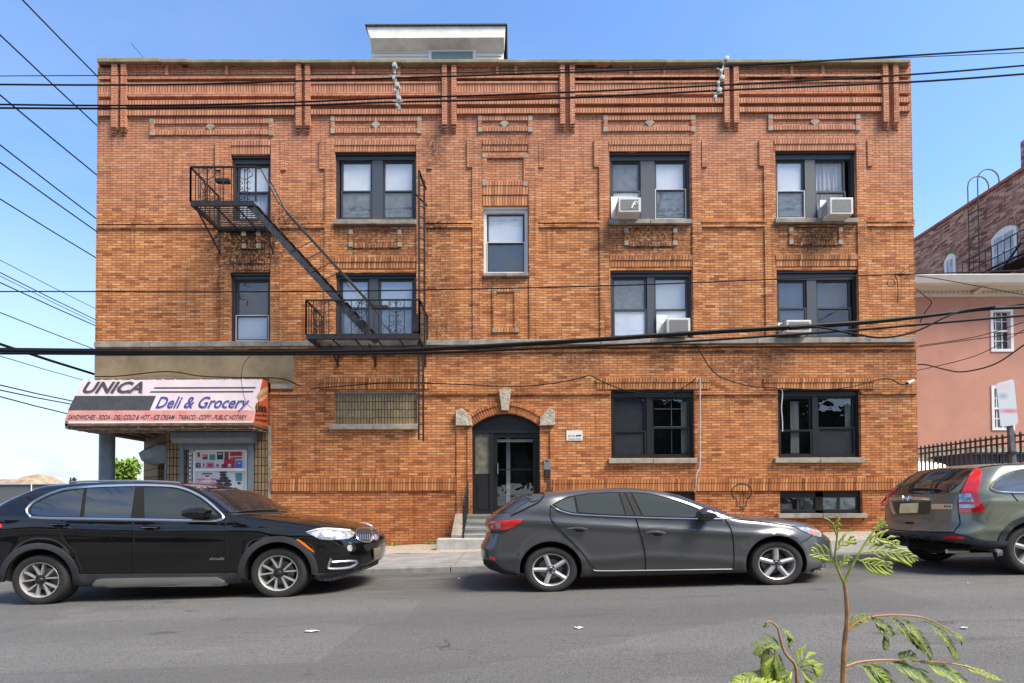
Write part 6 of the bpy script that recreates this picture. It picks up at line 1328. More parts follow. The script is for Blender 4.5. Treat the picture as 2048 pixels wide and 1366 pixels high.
# moss tufts in the cornice
# ------------------------------------------------------------------ wires
def wire(pts, Y, r, name, label, cat='cable', grp=None, mt=RUBBER, n=8, seg=6):
    P = [W(p[0], p[1], p[2] if len(p) > 2 else Y) for p in pts]
    S = smooth_path(P, n)
    if pts[0][0] < 0: S = [S[0] + (S[0] - S[1]).normalized() * 18] + S
    if pts[-1][0] > 2085: S = S + [S[-1] + (S[-1] - S[-2]).normalized() * 14]
    o = MB().tube(S, r, seg).obj(name, mt, smooth=True); put(o, label, cat, grp); return o
G1 = 'overhead wires crossing in front of the facade'
wire([(-60, 152.5), (0, 152), (193, 151), (600, 150), (900, 146), (1200, 137), (1500, 128), (1822, 114.5), (2048, 105), (2120, 102)], -2.5, .008, 'overhead_wire', 'thinnest topmost overhead wire grazing the coping at right', grp=G1)
wire([(-60, 169), (0, 169), (196, 170), (400, 168), (600, 162), (793, 156), (1100, 146), (1440, 133), (1822, 111), (2048, 96), (2120, 91)], -2.3, .017, 'overhead_wire', 'black overhead wire clipped at the top of both white spacers', grp=G1)
wire([(-60, 209), (0, 209), (196, 211), (400, 209.5), (600, 204), (793, 196), (1100, 186), (1440, 170.5), (1822, 149), (2048, 131), (2120, 125)], -2.3, .017, 'overhead_wire', 'black overhead wire held at the middle of both white spacers', grp=G1)
wire([(-60, 216), (0, 216), (196, 217), (400, 215), (600, 211), (793, 204), (1100, 197), (1440, 181), (1822, 164), (2048, 148), (2120, 142)], -2.3, .019, 'overhead_wire', 'lowest of the black overhead wires at the cornice, by the spacer bottoms', grp=G1)
wire([(-60, 583), (0, 583), (193, 583), (500, 583.5), (840, 580), (1200, 572), (1440, 563), (1700, 552), (1797, 549), (2048, 541), (2120, 538)], -1.5, .013, 'overhead_wire', 'lone thin wire crossing the second floor window heads', grp=G1)
G2 = 'thick cable bundles below the second floor'
wire([(-60, 700), (0, 701), (196, 703), (500, 704), (700, 702), (840, 698), (1100, 684), (1388, 665), (1700, 646), (1830, 634), (1960, 619), (2048, 614), (2120, 611)], -2.0, .037, 'cable_bundle', 'thickest black cable bundle passing just below the stone belt', grp=G2, seg=8)
wire([(-60, 697), (0, 697), (196, 699), (500, 702), (760, 701.5), (840, 701), (1100, 688), (1388, 669), (1700, 650), (1900, 628), (2048, 608), (2120, 604)], -1.97, .018, 'cable_bundle', 'thin cable lashed along the thickest cable bundle', grp=G2)
wire([(-60, 707), (0, 707), (196, 708), (500, 709), (840, 706), (1100, 696), (1388, 682), (1700, 661), (1830, 650), (2048, 631), (2120, 625)], -1.8, .024, 'cable_bundle', 'second black cable running parallel below the thickest bundle', grp=G2)
wire([(1580, 655), (1630, 653.5), (1703, 667), (1756, 675), (1800, 671), (1843, 658), (1887, 636), (1925, 622), (1990, 613)], -2.05, .020, 'slack_cable', 'slack cable loop hanging below the thick bundle at right', 'cable')
wire([(1835, 729, -.05), (1855, 730, -.3), (1890, 739, -1), (1928, 743.5, -1.5), (1990, 728, -2), (2048, 690, -2.3), (2110, 650, -2.5)], -1, .014, 'service_cable', 'sagging service cable from the right corner over the pink wall', 'cable')
for k, (pts, lab) in enumerate([([(1834, 741, 0), (1950, 712, -1), (2048, 660, -2), (2100, 635, -2.4)], 'thin service wire rising over the pink wall from the lower corner clamp'), ([(1840, 691, 0), (1950, 674, -1), (2048, 644, -2), (2100, 625, -2.4)], 'upper thin service wire over the pink wall'), ([(1834, 694, 0), (1930, 681, -1), (2048, 665, -2), (2110, 657, -2.4)], 'middle thin service wire over the pink wall'), ([(1797, 549, -1.5), (1860, 555, -1.6), (1950, 571, -1.8), (2048, 590, -2), (2110, 603, -2.2)], 'thin wire dropping right from the splice over the gutter'), ([(1797, 547, -1.5), (1880, 500, -.5), (1960, 452, 1), (2048, 400, 3)], 'thin wire rising right from the splice towards the dark brick building')]):
    wire(pts, 0, .008, 'service_wire', lab, 'cable', 'thin service wires at the right corner')
mb = MB(); c = W(1782, 566, -1.5); r_ = .085
mb.tube([(c.x + r_ * math.cos(t), -1.5, c.z + r_ * math.sin(t) * .95) for t in [2 * math.pi * i / 20 for i in range(21)]], .007, 5); mb.tube(smooth_path([W(1788, 548, -1.5), W(1794, 560, -1.5), W(1796, 580, -1.5), W(1795, 606, -1.5)], 5), .008, 5); mb.tube([W(1790, 549, -1.5), W(1802, 548.5, -1.5), W(1812, 549, -1.5)], [.02, .035, .02], 8); mb.tube(smooth_path([W(1796, 550, -1.5), W(1806, 556, -1.5), W(1815, 556, -1.5), W(1810, 550, -1.5)], 5), .006, 5)
put(mb.obj('wire_splice', RUBBER, smooth=True), 'tangled wire splice with a loop at the right end of the second floor', 'wire splice')
wire([(1833, 578, .0), (1850, 592, -.2), (1863, 604, -.3), (1855, 618, -.2), (1846, 632, -.1), (1840, 645, 0)], 0, .012, 'cable_loop', 'looped cable hanging at the right edge of the brick building', 'cable')
# spacers
for (px, y0, y1, lean, lab) in ((793, 128, 220, 6, 'white insulated wire spacer left, before the cornice'), (1440, 116, 203, -10, 'white insulated wire spacer right, before the cornice')):
    sp_ = empty('wire_spacer', tuple(W(px, (y0 + y1) / 2, -2.3)), lab, 'wire spacer', 'insulated wire spacers')
    a = W(px - lean, y0, -2.3); b_ = W(px + lean, y1, -2.3); ins = mat('pale_insulator', (.45, .49, .47), .35)
    MB().bar(a, b_, .055, .03).obj('spacer_arm', mat('weathered_arm', (.32, .36, .34), .5, noise=.4, nscale=30), sp_)
    k0 = W(px, (y0 + y1) / 2 - 24, -2.3).z
    for j, t in enumerate((.06, .35, .5, .62, .78, .94)):
        q = a.lerp(b_, t); mb = MB(); rr_ = .028 if j % 2 else .042
        mb.lathe([(0, -.05), (rr_, -.045), (rr_ * .6, -.02), (rr_, .0), (rr_ * .6, .02), (rr_, .045), (0, .05)], tuple(q + Vector((.03 * (-1) ** j, -.03, 0))), n=12); mb.obj('insulator', ins, sp_, smooth=True)
    if True:
        for t in (.3, .85): q = a.lerp(b_, t); MB().tube([(q.x - .12, -2.33, q.z + .03), (q.x - .02, -2.33, q.z), (q.x + .1, -2.33, q.z + .02)], .016, 6).obj('wire_clip', ins, sp_)
# side street wires: straight runs parallel to the side street, seen left of the building
G3 = 'wires along the side street left of the building'
sl_ = [((45, 0), (192, 150), .02), ((0, 70), (196, 253), .02), ((0, 190), (196, 352), .02), ((0, 290), (196, 440), .018), ((0, 325), (196, 465), .018), ((0, 398), (196, 518), .016), ((0, 520), (192, 618), .008), ((0, 545), (192, 640), .012), ((0, 552), (192, 646), .008), ((0, 565), (192, 652), .014), ((0, 625), (185, 697), .012), ((0, 688), (188, 748), .035), ((0, 712), (155, 757), .010), ((0, 770), (135, 800), .016), ((0, 780), (130, 806), .016), ((0, 793), (125, 825), .016)]
names = ['topmost', 'second highest', 'third highest', 'fourth highest', 'fifth highest', 'sixth highest', 'faint seventh', 'eighth', 'faint ninth', 'tenth', 'eleventh, mid height', 'thickest', 'thin one above the awning corner', 'upper of the awning pair', 'lower of the awning pair', 'lowest']
for k, ((ax_, ay_), (bx_, by_), r_) in enumerate(sl_):
    Ya, Yb_ = -.5, 3.2
    a = W(ax_, ay_, Ya); X0 = a.x; b_ = W(bx_, by_, Yb_)
    # depth chosen so the wire runs parallel to the side street
    d = ray(bx_, by_); t = X0 * 1.0 / d.x; b_ = CAMP + d * t
    if b_.y < Ya + .5: b_ = W(bx_, by_, Yb_)
    dr = (b_ - a); e0 = a - dr * 3.5; e1 = b_ + dr * 6
    pts = [e0, a, (a + b_) / 2 - Vector((0, 0, .01)), b_, e1]
    o = MB().tube(pts, r_ * 1.0, 5).obj('side_street_wire', RUBBER, smooth=True); put(o, f'{names[k]} of the slanting wires left of the brick building'.replace('thin one above the awning corner of', 'thin wire ending above the awning corner, among'), 'cable', G3)
# cables pinned to the ground floor wall
for pts, lab in (([(620, 778), (700, 771), (780, 766), (900, 768), (1030, 773), (1110, 766), (1160, 756), (1182, 752), (1215, 768), (1270, 785), (1340, 786), (1375, 770), (1392, 756)], 'black cable drooping along the ground floor wall above the entrance'), ([(1370, 660), (1392, 690), (1420, 735), (1446, 756), (1500, 772), (1555, 776), (1640, 779), (1700, 774), (1770, 757), (1800, 768), (1815, 769)], 'black cable drooping over the right ground floor window to the camera'), ([(190, 753), (240, 752), (333, 743), (400, 752), (470, 755), (560, 757), (600, 772)], 'thin black cable lying along the tan fascia above the awning'), ([(500, 712), (487, 730), (483, 760), (490, 800), (505, 818)], 'thin wire looping down across the awning lettering')):
    wire(pts, -.10 if pts[0][0] != 500 else -.9, .013 if pts[0][0] != 500 else .006, 'wall_cable', lab, 'cable')
# ------------------------------------------------------------------ neighbours on the right
PINK = mat('pink_render', (.47, .235, .175), .85, noise=.10, nscale=.9, bump=.1, bscale=60)
YP = 5.0
pk = empty('pink_house', (14, YP + 3, gz(14)), 'pink rendered house with white eaves beyond the brick building', 'house')
px0, px1 = W(1790, 700, YP).x, 19.5; pz1 = W(1900, 594, YP).z; pz0 = W(1900, 893, YP).z; zg0 = gz(14)
WIN = [(1984, 622, 2022, 700), (1986, 775, 2024, 857)]
xs_ = [px0] + [v for q in sorted({(a, c) for a, b_, c, d in [WIN[0]]}) for v in (W(q[0], 700, YP).x, W(q[1], 700, YP).x)] + [px1]
mb = MB(); wr = [(W(a, (b_ + d) / 2, YP).x, W(c, (b_ + d) / 2, YP).x, W((a + c) / 2, d, YP).z, W((a + c) / 2, b_, YP).z) for a, b_, c, d in WIN]
wr = [(wr[0][0], wr[0][1], wr[0][2], wr[0][3]), (wr[1][0], wr[1][1], wr[1][2], wr[1][3])]
XX = sorted({px0, px1, wr[0][0], wr[0][1], wr[1][0], wr[1][1]}); ZZ = sorted({pz0, pz1, wr[0][2], wr[0][3], wr[1][2], wr[1][3]})
for i in range(len(XX) - 1):
    for j in range(len(ZZ) - 1):
        cx, cz = (XX[i] + XX[i + 1]) / 2, (ZZ[j] + ZZ[j + 1]) / 2
        if any(h[0] < cx < h[1] and h[2] < cz < h[3] for h in wr): continue
        mb.face([(XX[i], YP, ZZ[j]), (XX[i + 1], YP, ZZ[j]), (XX[i + 1], YP, ZZ[j + 1]), (XX[i], YP, ZZ[j + 1])])
mb.box(px0, px1, YP + .4, YP + 7, pz0, pz1); mb.obj('wall', PINK, pk, recalc=False)
MB().box(px0, px1, YP - .04, YP + 7, zg0 - .5, pz0 - .002).obj('stone_base', mat('rubble_stone_base', (.32, .28, .23), .9, noise=.5, nscale=6, bump=.8, bscale=9), pk)
PG = mat('dark_pane', (.05, .065, .06), .08, noise=.4, nscale=3)
for (x0, x1, z0, z1) in wr:
    mb = MB(); ring(mb, x0 - .06, x1 + .06, z0 - .06, z1 + .06, .09, YP - .03, YP + .12); wn = mb.obj('window', WHITEF, pk)
    MB().box(x0 + .02, x1 - .02, YP + .13, YP + .14, z0 + .02, z1 - .02).obj('pane', PG, wn)
    zc = (z0 + z1) / 2; MB().box(x0, x1, YP + .05, YP + .11, zc - .03, zc + .03).obj('meeting_rail', WHITEF, wn)
    mb = MB()
    for i in (1, 2): x = x0 + (x1 - x0) * i / 3; mb.box(x - .014, x + .014, YP + .10, YP + .125, z0, z1)
    for zz in (z0 + (z1 - z0) * .25, z0 + (z1 - z0) * .75): mb.box(x0, x1, YP + .098, YP + .102, zz - .014, zz + .014)
    mb.obj('muntin', WHITEF, wn)
# eaves: gutter, soffit with vents, frieze
gt, gb = W(1930, 548, YP - .7).z, W(1930, 567, YP - .7).z; fz = W(1930, 594, YP).z; fzt = W(1930, 574, YP).z
EW = mat('cream_eave_paint', (.62, .60, .54), .6, noise=.06, nscale=3)
MB().prism([(px0, YP - .70, gt), (px0, YP - .74, gt - .03), (px0, YP - .66, gb + .05), (px0, YP - .58, gb), (px0, YP - .5, gb), (px0, YP - .5, gt)], (px1 - px0, 0, 0)).obj('gutter', EW, pk)
MB().box(px0, px1, YP - .5, YP, gb + .02, gb + .05).obj('soffit', EW, pk)
MB().box(px0, px1, YP - .05, YP - .002, fz, gb + .02).obj('frieze', EW, pk)
mb = MB()
for i in range(int((px1 - px0) / .14)): x = px0 + i * .14; mb.box(x, x + .012, YP - .062, YP - .051, fz + .10, gb + .02)
mb.obj('frieze_groove', mat('groove_shade', (.32, .30, .26), .8), pk)['kind'] = 'stuff'
x = W(1940, 580, YP).x; MB().prism([(x, YP - .06, fz + .05), (x + .14, YP - .06, fz + .05), (x + .25, YP - .45, gb), (x + .05, YP - .45, gb)], (0, .05, .05)).obj('downpipe_elbow', EW, pk)
MB().raw([(px0, YP - .6, gt), (px1, YP - .6, gt), (px1, YP + 7, gt + .1), (px0, YP + 7, gt + .1)], [(0, 1, 2, 3)])
o = MB(); o.raw([(px0, YP - .5, gt - .01), (px1, YP - .5, gt - .01), (px1, YP + 7, gt + .02), (px0, YP + 7, gt + .02)], [(0, 1, 2, 3)]); o.obj('roof', MATS['roof_felt'], pk)
# dark brick building beyond, its long side wall seen at an angle
XB = 20.0
def PXS(px, py, off=0.0): return WP(px, py, (XB - off, 0, 0), Vector((1, 0, 0)))
zt = (PXS(1840, 469).z + PXS(2040, 345).z) / 2
bb = empty('dark_brick_building', (XB + 5, 20, 0), 'old dark red brick building rising behind the pink house, seen at an angle', 'building')
MB().box(XB, XB + 12, 5.6, 42, -.5, zt - .08).obj('wall', BRED, bb); MB().box(XB - .08, XB + 12, 5.5, 42, zt - .08, zt + .04).obj('parapet_cap', mat('red_clay_coping', (.30, .12, .08), .85, noise=.3, nscale=6), bb)
p = PXS(2042, 284); MB().box(XB + .1, XB + 1.2, PXS(2036, 300).y - 2.2, PXS(2036, 300).y, zt, PXS(2036, 284).z).obj('chimney', BRED, bb)
for (a, b_, t0, t1, bo) in ((1890, 1912, 513, 503, 548), (1985, 2036, 468, 441, 535)):
    y0, y1 = PXS(a, 500).y, PXS(b_, 500).y; z1 = PXS((a + b_) / 2, (t0 + t1) / 2).z; z0 = z1 - 2.0; n = 10
    arcp = [(XB, y0 + (y1 - y0) * i / n, z1 - .22 + .22 * (1 - (2 * i / n - 1) ** 2)) for i in range(n + 1)]
    poly = [(XB - .05, y0, z0)] + [(XB - .05, q[1], q[2]) for q in arcp] + [(XB - .05, y1, z0)]
    wn = MB().prism(poly, (.06, 0, 0)).obj('window', WHITEF, bb)
    s_ = 1 if y1 > y0 else -1; iy0, iy1 = y0 + .14 * s_, y1 - .14 * s_
    MB().box(XB - .062, XB - .052, min(iy0, iy1), max(iy0, iy1), z0 + .14, z1 - .28).obj('pane', mat('grey_sky_pane', (.35, .38, .40), .1, noise=.3, nscale=2), wn)
    MB().box(XB - .07, XB - .063, min(iy0, iy1), max(iy0, iy1), (z0 + z1) / 2 - .04, (z0 + z1) / 2 + .03).box(XB - .07, XB - .063, (iy0 + iy1) / 2 - .02, (iy0 + iy1) / 2 + .02, z0 + .14, z1 - .28).obj('sash_bar', WHITEF, wn)
    mb = MB()
    for i in range(n): a1, a2 = arcp[i], arcp[i + 1]; mb.prism([(XB - .03, a1[1], a1[2] + .01), (XB - .03, a2[1] - .02 * s_, a2[2] + .01), (XB - .03, a2[1] - .02 * s_, a2[2] + .25), (XB - .03, a1[1], a1[2] + .25)], (.04, 0, 0))
    mb.obj('window_arch', mat('arch_tan_brick', (.30, .19, .12), .85, noise=.3, nscale=9), bb)
# its fire escape
f2 = empty('fire_escape', (XB - .6, 10, 9), 'small black fire escape with roof ladder on the dark brick building', 'fire escape')
zp = PXS(2000, 533, .9).z; xf = XB - .9
ya, yb = WP(1925, 530, (xf, 0, 0), Vector((1, 0, 0))).y, WP(2110, 530, (xf, 0, 0), Vector((1, 0, 0))).y
mb = MB(); mb.box(xf, XB, min(ya, yb), max(ya, yb), zp - .06, zp).obj('platform', IRON, f2)
mb = MB(); lo, hi = min(ya, yb), max(ya, yb)
for z in (zp + .45, zp + .95): mb.bar((xf, lo, z), (xf, hi, z), .035)
n = int((hi - lo) / .28)
for i in range(n + 1): y = lo + (hi - lo) * i / n; mb.bar((xf, y, zp), (xf, y, zp + .95), .02)
mb.bar((xf, hi, zp + .95), (XB, hi, zp + .95), .03); mb.obj('railing', IRON, f2)
mb = MB(); mb.bar(WP(1935, 560, (xf, 0, 0), Vector((1, 0, 0))), WP(2060, 500, (xf, 0, 0), Vector((1, 0, 0))), .14, .04).bar(WP(2003, 540, (xf, 0, 0), Vector((1, 0, 0))), WP(2042, 485, (xf, 0, 0), Vector((1, 0, 0))), .08, .04).obj('stringer', IRONG, f2)
l0 = PXS(1928, 540, .35); l1 = PXS(1948, 538, .35); yl0, yl1 = WP(1937, 450, (XB - .35, 0, 0), Vector((1, 0, 0))).y, WP(1957, 450, (XB - .35, 0, 0), Vector((1, 0, 0))).y
for yy in (yl0, yl1):
    pts = [(XB - .35, yy, zp), (XB - .35, yy, zt + .55)] + [(XB - .35 + .45 * (1 - math.cos(t)), yy, zt + .55 + .45 * math.sin(t)) for t in [math.pi * i / 8 for i in range(1, 9)]] + [(XB + .55, yy, zt)]
    MB().tube(pts, .024, 6).obj('ladder_rail', mat('rusty_iron', (.10, .055, .035), .7, noise=.4, nscale=10), f2, smooth=True)
mb = MB()
for i in range(int((zt - zp) / .35)): z = zp + .3 + i * .35; mb.bar((XB - .35, yl0, z), (XB - .35, yl1, z), .025)
mb.obj('ladder_rungs', IRON, f2)
# iron fence
XF = 11.5
fc = empty('iron_fence', (XF, 0, gz(XF)), 'black iron picket fence right of the brick building', 'fence')
def PF(px, py): return WP(px, py, (XF, 0, 0), Vector((1, 0, 0)))
zt_ = (PF(1845, 885).z + PF(2040, 866).z) / 2; zr1 = (PF(1850, 896).z); zr2 = PF(1850, 906.5).z; y0_, y1_ = PF(1839, 890).y, PF(2130, 860).y
n = 36; sp__ = (y0_ - y1_) / 27
mb = MB()
for z in (zr1, zr2, gz(XF) + .35): mb.box(XF - .02, XF + .02, y1_, y0_ + .5, z - .018, z + .018)
mb.obj('rail', IRON, fc)
for i in range(31):
    y = y0_ + .4 - i * sp__
    mb = MB(); mb.box(XF - .016, XF + .016, y - .016, y + .016, gz(XF), zt_ - .06).raw([(XF - .022, y - .022, zt_ - .06), (XF + .022, y - .022, zt_ - .06), (XF + .022, y + .022, zt_ - .06), (XF - .022, y + .022, zt_ - .06), (XF, y, zt_)], [(0, 1, 4), (1, 2, 4), (2, 3, 4), (3, 0, 4), (3, 2, 1, 0)])
    mb.obj('picket', IRON, fc)
# dumpster and a white car in the yard behind the fence
dz = .75; db = empty('dumpster', (15.2, 3.2, gz(15)), 'dark navy dumpster behind the iron fence', 'dumpster')
a, b_ = W(1945, 920, 2.6), W(2110, 920, 2.6); zt2 = W(1990, 909, 2.6).z; NV = mat('navy_steel', (.012, .016, .045), .5, noise=.3, nscale=4)
MB().prism([(a.x + .12, 2.6, gz(13) + .1), (b_.x, 2.6, gz(13) + .1), (b_.x, 2.6, zt2), (a.x, 2.6, zt2)], (0, 1.5, 0)).obj('bin', NV, db); MB().box(a.x - .05, b_.x, 2.5, 4.15, zt2, zt2 + .06).obj('lid', BLKPL, db)
mb = MB()
for i in range(5): x = a.x + .25 + i * .5; mb.box(x, x + .06, 2.55, 2.6, gz(13) + .1, zt2 - .02)
mb.obj('side_rib', NV, db)
raise_ = .62
yc_ = 3.6; wc = Car('parked_car', 'white car partly visible through the iron fence', 2.4, 1.75, None)
zb0 = gz(13) + raise_
wc.top = curve([(9.8, zb0 + .8), (10.1, zb0 + .95), (10.7, zb0 + 1.28), (11.6, zb0 + 1.34), (12.4, zb0 + 1.28), (13.1, zb0 + .90), (13.9, zb0 + .78), (14.2, zb0 + .6)], .1)
wc.belt = curve([(9.8, zb0 + .82), (14.2, zb0 + .78)], .1); wc.bot = curve([(9.8, zb0 + .22), (14.2, zb0 + .22)], .1); wc.xr = curve([(zb0, 9.95), (zb0 + .5, 9.9), (zb0 + 1.0, 10.1), (zb0 + 1.4, 10.5)], .05); wc.xf = curve([(zb0, 14.1), (zb0 + .5, 14.15), (zb0 + .9, 14.0), (zb0 + 1.4, 13.5)], .05); wc.plan = curve([(9.8, .95), (12, 1), (14.2, .93)], .1)
wc.cz = zb0 + .6; wc.box = (9.9, 14.15, zb0 + .2, zb0 + 1.36)
WPNT = paint('white_car_paint', (.62, .63, .64), 0, .25); wc.build(WPNT, 60, 20, 18)
def onx(car, X0, X1, Z0, Z1, nm, m):
    n = 8; V = []; F_ = []
    for i in range(n + 1):
        for j in range(5): 
            x = X0(j / 4) + (X1(j / 4) - X0(j / 4)) * i / n; z = Z0 + (Z1 - Z0) * j / 4; y = car.yc - float(car.w(np.array([x]), np.array([z]))[0]) - .006; V.append((x, y, z))
    for i in range(n):
        for j in range(4): F_.append([i * 5 + j, (i + 1) * 5 + j, (i + 1) * 5 + j + 1, i * 5 + j + 1])
    return car.finish(nm, V, F_, m, .004, None, True)
onx(wc, lambda t: 10.35 + .35 * t, lambda t: 11.5, zb0 + .82, zb0 + 1.2, 'rear_door_window', CGLASS); onx(wc, lambda t: 11.6, lambda t: 12.95 - .5 * t, zb0 + .82, zb0 + 1.2, 'front_door_window', CGLASS)
for X in (10.8, 13.3):
    for sg, y0 in ((1, wc.yn + .02), (-1, 2 * wc.yc - wc.yn - .02)): MB().lathe([(0, .0), (.18, 0), (.2, -.01), (.27, -.01), (.29, .02), (.29, .2)] if sg > 0 else [(0, .0), (.18, 0), (.2, .01), (.27, .01), (.29, -.02), (.29, -.2)], (X, y0, zb0 + .27), n=24).obj('wheel', TYRE, wc.root, smooth=True)
put(MB().box(XF + .5, 19, 1.2, 7, -.3, zb0).obj('raised_yard', GRAVEL), kind='structure')
# no-parking sign
sgn = empty('street_sign', tuple(W(2026, 925, -4.05)), 'tilted worn white street sign with a red band on a metal post', 'sign')
q = [W(a, b_, -4.1) for a, b_ in ((1993, 770), (1996, 766), (2024, 758.5), (2028, 761), (2036.3, 844), (2033, 849), (2005, 854), (2001, 851))]
def signmat():
    m = bpy.data.materials.new('faded_sign'); m.use_nodes = True; nt = m.node_tree; b = nt.nodes['Principled BSDF']; b.inputs['Roughness'].default_value = .35
    g = nt.nodes.new('ShaderNodeNewGeometry'); prev = None
    base = (.60, .63, .68, 1)
    for (px, py, rx, rz, col, k) in ((2020, 822, .22, .042, (.62, .10, .16, 1), .75), (2006, 792, .09, .055, (.14, .28, .32, 1), .55), (2008, 775, .12, .05, (.66, .45, .47, 1), .5)):
        c = W(px, py, -4.1); vs = nt.nodes.new('ShaderNodeVectorMath'); vs.operation = 'SUBTRACT'; nt.links.new(g.outputs['Position'], vs.inputs[0]); vs.inputs[1].default_value = c
        sh = nt.nodes.new('ShaderNodeVectorMath'); sh.operation = 'MULTIPLY'; nt.links.new(vs.outputs[0], sh.inputs[0]); sh.inputs[1].default_value = (1 / rx, 0, 1 / rz)
        ln = nt.nodes.new('ShaderNodeVectorMath'); ln.operation = 'LENGTH'; nt.links.new(sh.outputs[0], ln.inputs[0])
        mr = nt.nodes.new('ShaderNodeMapRange'); mr.inputs[1].default_value = 1.3; mr.inputs[2].default_value = .3; mr.inputs[3].default_value = 0; mr.inputs[4].default_value = k; nt.links.new(ln.outputs['Value'], mr.inputs[0])
        mx = nt.nodes.new('ShaderNodeMixRGB'); nt.links.new(mr.outputs[0], mx.inputs[0]); mx.inputs[2].default_value = col
        if prev is None: mx.inputs[1].default_value = base
        else: nt.links.new(prev, mx.inputs[1])
        prev = mx.outputs[0]
    nt.links.new(prev, b.inputs['Base Color']); return m
MB().prism(q, (0, .006, 0)).obj('sign_plate', signmat(), sgn)
p0, p1 = W(2033, 960, -4.05), W(2016, 800, -4.05); d = (p0 - p1); base = p1 + d * ((p1.z - gz(8.3)) / (p1.z - p0.z))
mb = MB(); mb.bar(base, p1, .075, .012).bar(base + Vector((-.035, .02, 0)), p1 + Vector((-.035, .02, 0)), .012, .04).bar(base + Vector((.035, .02, 0)), p1 + Vector((.035, .02, 0)), .012, .04); mb.obj('post', mat('galvanised_post', (.16, .17, .18), .5, .6, noise=.2, nscale=9), sgn)
c = W(2024, 905, -4.05); MB().box(c.x - .06, c.x + .06, c.y - .03, c.y + .05, c.z - .02, c.z + .015).obj('post_bracket', IRON, sgn)
# ------------------------------------------------------------------ trees
LEAFY = mat('bright_spring_leaf', (.20, .34, .03), .6, col2=(.10, .20, .02), nscale=4); LEAFD = mat('dark_leaf', (.045, .08, .03), .6, col2=(.02, .045, .015), nscale=2); BARK = mat('bark', (.12, .085, .06), .9, noise=.4, nscale=10)
def tree(name, x, y, z0, hgt, rx, label, leaf, n=1600, ls=.14, cat='tree', grp=None, conic=False, seed=1):
    rg = random.Random(seed); t = empty(name, (x, y, z0), label, cat, grp)
    tk = MB(); tk.tube(smooth_path([(x, y, z0), (x + .05 * hgt * .3, y, z0 + hgt * .35), (x - .03, y, z0 + hgt * .8)], 5), [.03 * hgt * (1 - .75 * i / 10) for i in range(11)], 8)
    cl = []
    for k in range(16):
        a = rg.random() * 6.28; hh = .30 + .65 * rg.random(); rr = rx * (1 - abs(hh - .5) * 1.1) * (.35 + .6 * rg.random()) if not conic else rx * (1.05 - hh) * rg.random()
        c = Vector((x + rr * math.cos(a), y + rr * math.sin(a), z0 + hgt * hh)); cl.append((c, rx * (.22 + .2 * rg.random()))); tk.tube([(x, y, z0 + hgt * hh * .6), ((x + c.x) / 2, (y + c.y) / 2, (z0 + hgt * hh * .6 + c.z) / 2 + .1), c], [.012 * hgt, .008 * hgt, .003 * hgt], 5)
    tk.obj('trunk', BARK, t, smooth=True); mb = MB()
    for i in range(n):
        c, r_ = rg.choice(cl); d = Vector((rg.gauss(0, 1), rg.gauss(0, 1), rg.gauss(0, 1))).normalized() * r_ * rg.random() ** .4; p = c + Vector((d.x, d.y, d.z * 1.1))
        u = Vector((rg.gauss(0, 1), rg.gauss(0, 1), rg.gauss(0, 1))).normalized(); v = u.orthogonal().normalized(); s_ = ls * (.6 + .8 * rg.random()); mb.face([p - u * s_, p + v * s_ * .5, p + u * s_, p - v * s_ * .5])
    mb.obj('crown', leaf, t, recalc=False); return t
def at(px, Y): return W(px, 960, Y).x
tree('tree', at(262, 16), 16, -.6, W(262, 922, 16).z + .55, 1.35, 'bright yellow green young tree seen between the shop column and the wall', LEAFY, 2600, .13, seed=3)
tree('tree', at(246, 18), 18, -.6, W(246, 930, 18).z + .4, .8, 'darker slender treetop beside the bright green tree', LEAFD, 500, .11, seed=5)
tree('tree', at(146, 30), 30, -.6, W(146, 950, 30).z + .5, .6, 'tiny dark treetop above the black car roof, right of the dirt mound', LEAFD, 300, .12, conic=True, seed=8)
tree('tree', at(188, 30), 30, -.6, W(188, 957, 30).z + .5, .8, 'tiny dark treetop left of the shop column', LEAFD, 200, .11, seed=9)
# dirt mound behind the chain link fence
mb = MB(); vs = []; fs = []; nx_, ny_ = 60, 16; x0, x1 = W(-260, 960, 45).x, W(160, 960, 45).x; zt3 = W(60, 951, 45).z
rg = random.Random(4); bump = [[rg.random() for _ in range(ny_ + 1)] for _ in range(nx_ + 1)]
for i in range(nx_ + 1):
    for j in range(ny_ + 1):
        u, v = i / nx_, j / ny_; prof = min(1, max(0, (1 - u) * 7)) ** .6; prof = prof * (.95 + .04 * math.sin(u * 17) + .02 * math.sin(u * 41)); ridge = math.sin(math.pi * min(1, v * 1.0)) ** .6
        vs.append((x0 + (x1 - x0) * u, 45 + (v - .5) * 10, -1 + (zt3 + 1) * prof * ridge + .3 * (bump[i][j] - .5)))
for i in range(nx_):
    for j in range(ny_): k = i * (ny_ + 1) + j; fs.append((k, k + ny_ + 1, k + ny_ + 2, k + 1))
mb.raw(vs, fs); put(mb.obj('dirt_mound', mat('pale_rubble_soil', (.30, .225, .155), .95, noise=.35, nscale=1.6, bump=1, bscale=3), smooth=True), 'low pale brown mound of dirt and rubble behind the mesh fence', 'dirt mound')
fn = empty('mesh_fence', (at(60, 14), 14, -.4), 'dark grey screened wire mesh fence at the far left behind the black car', 'fence')
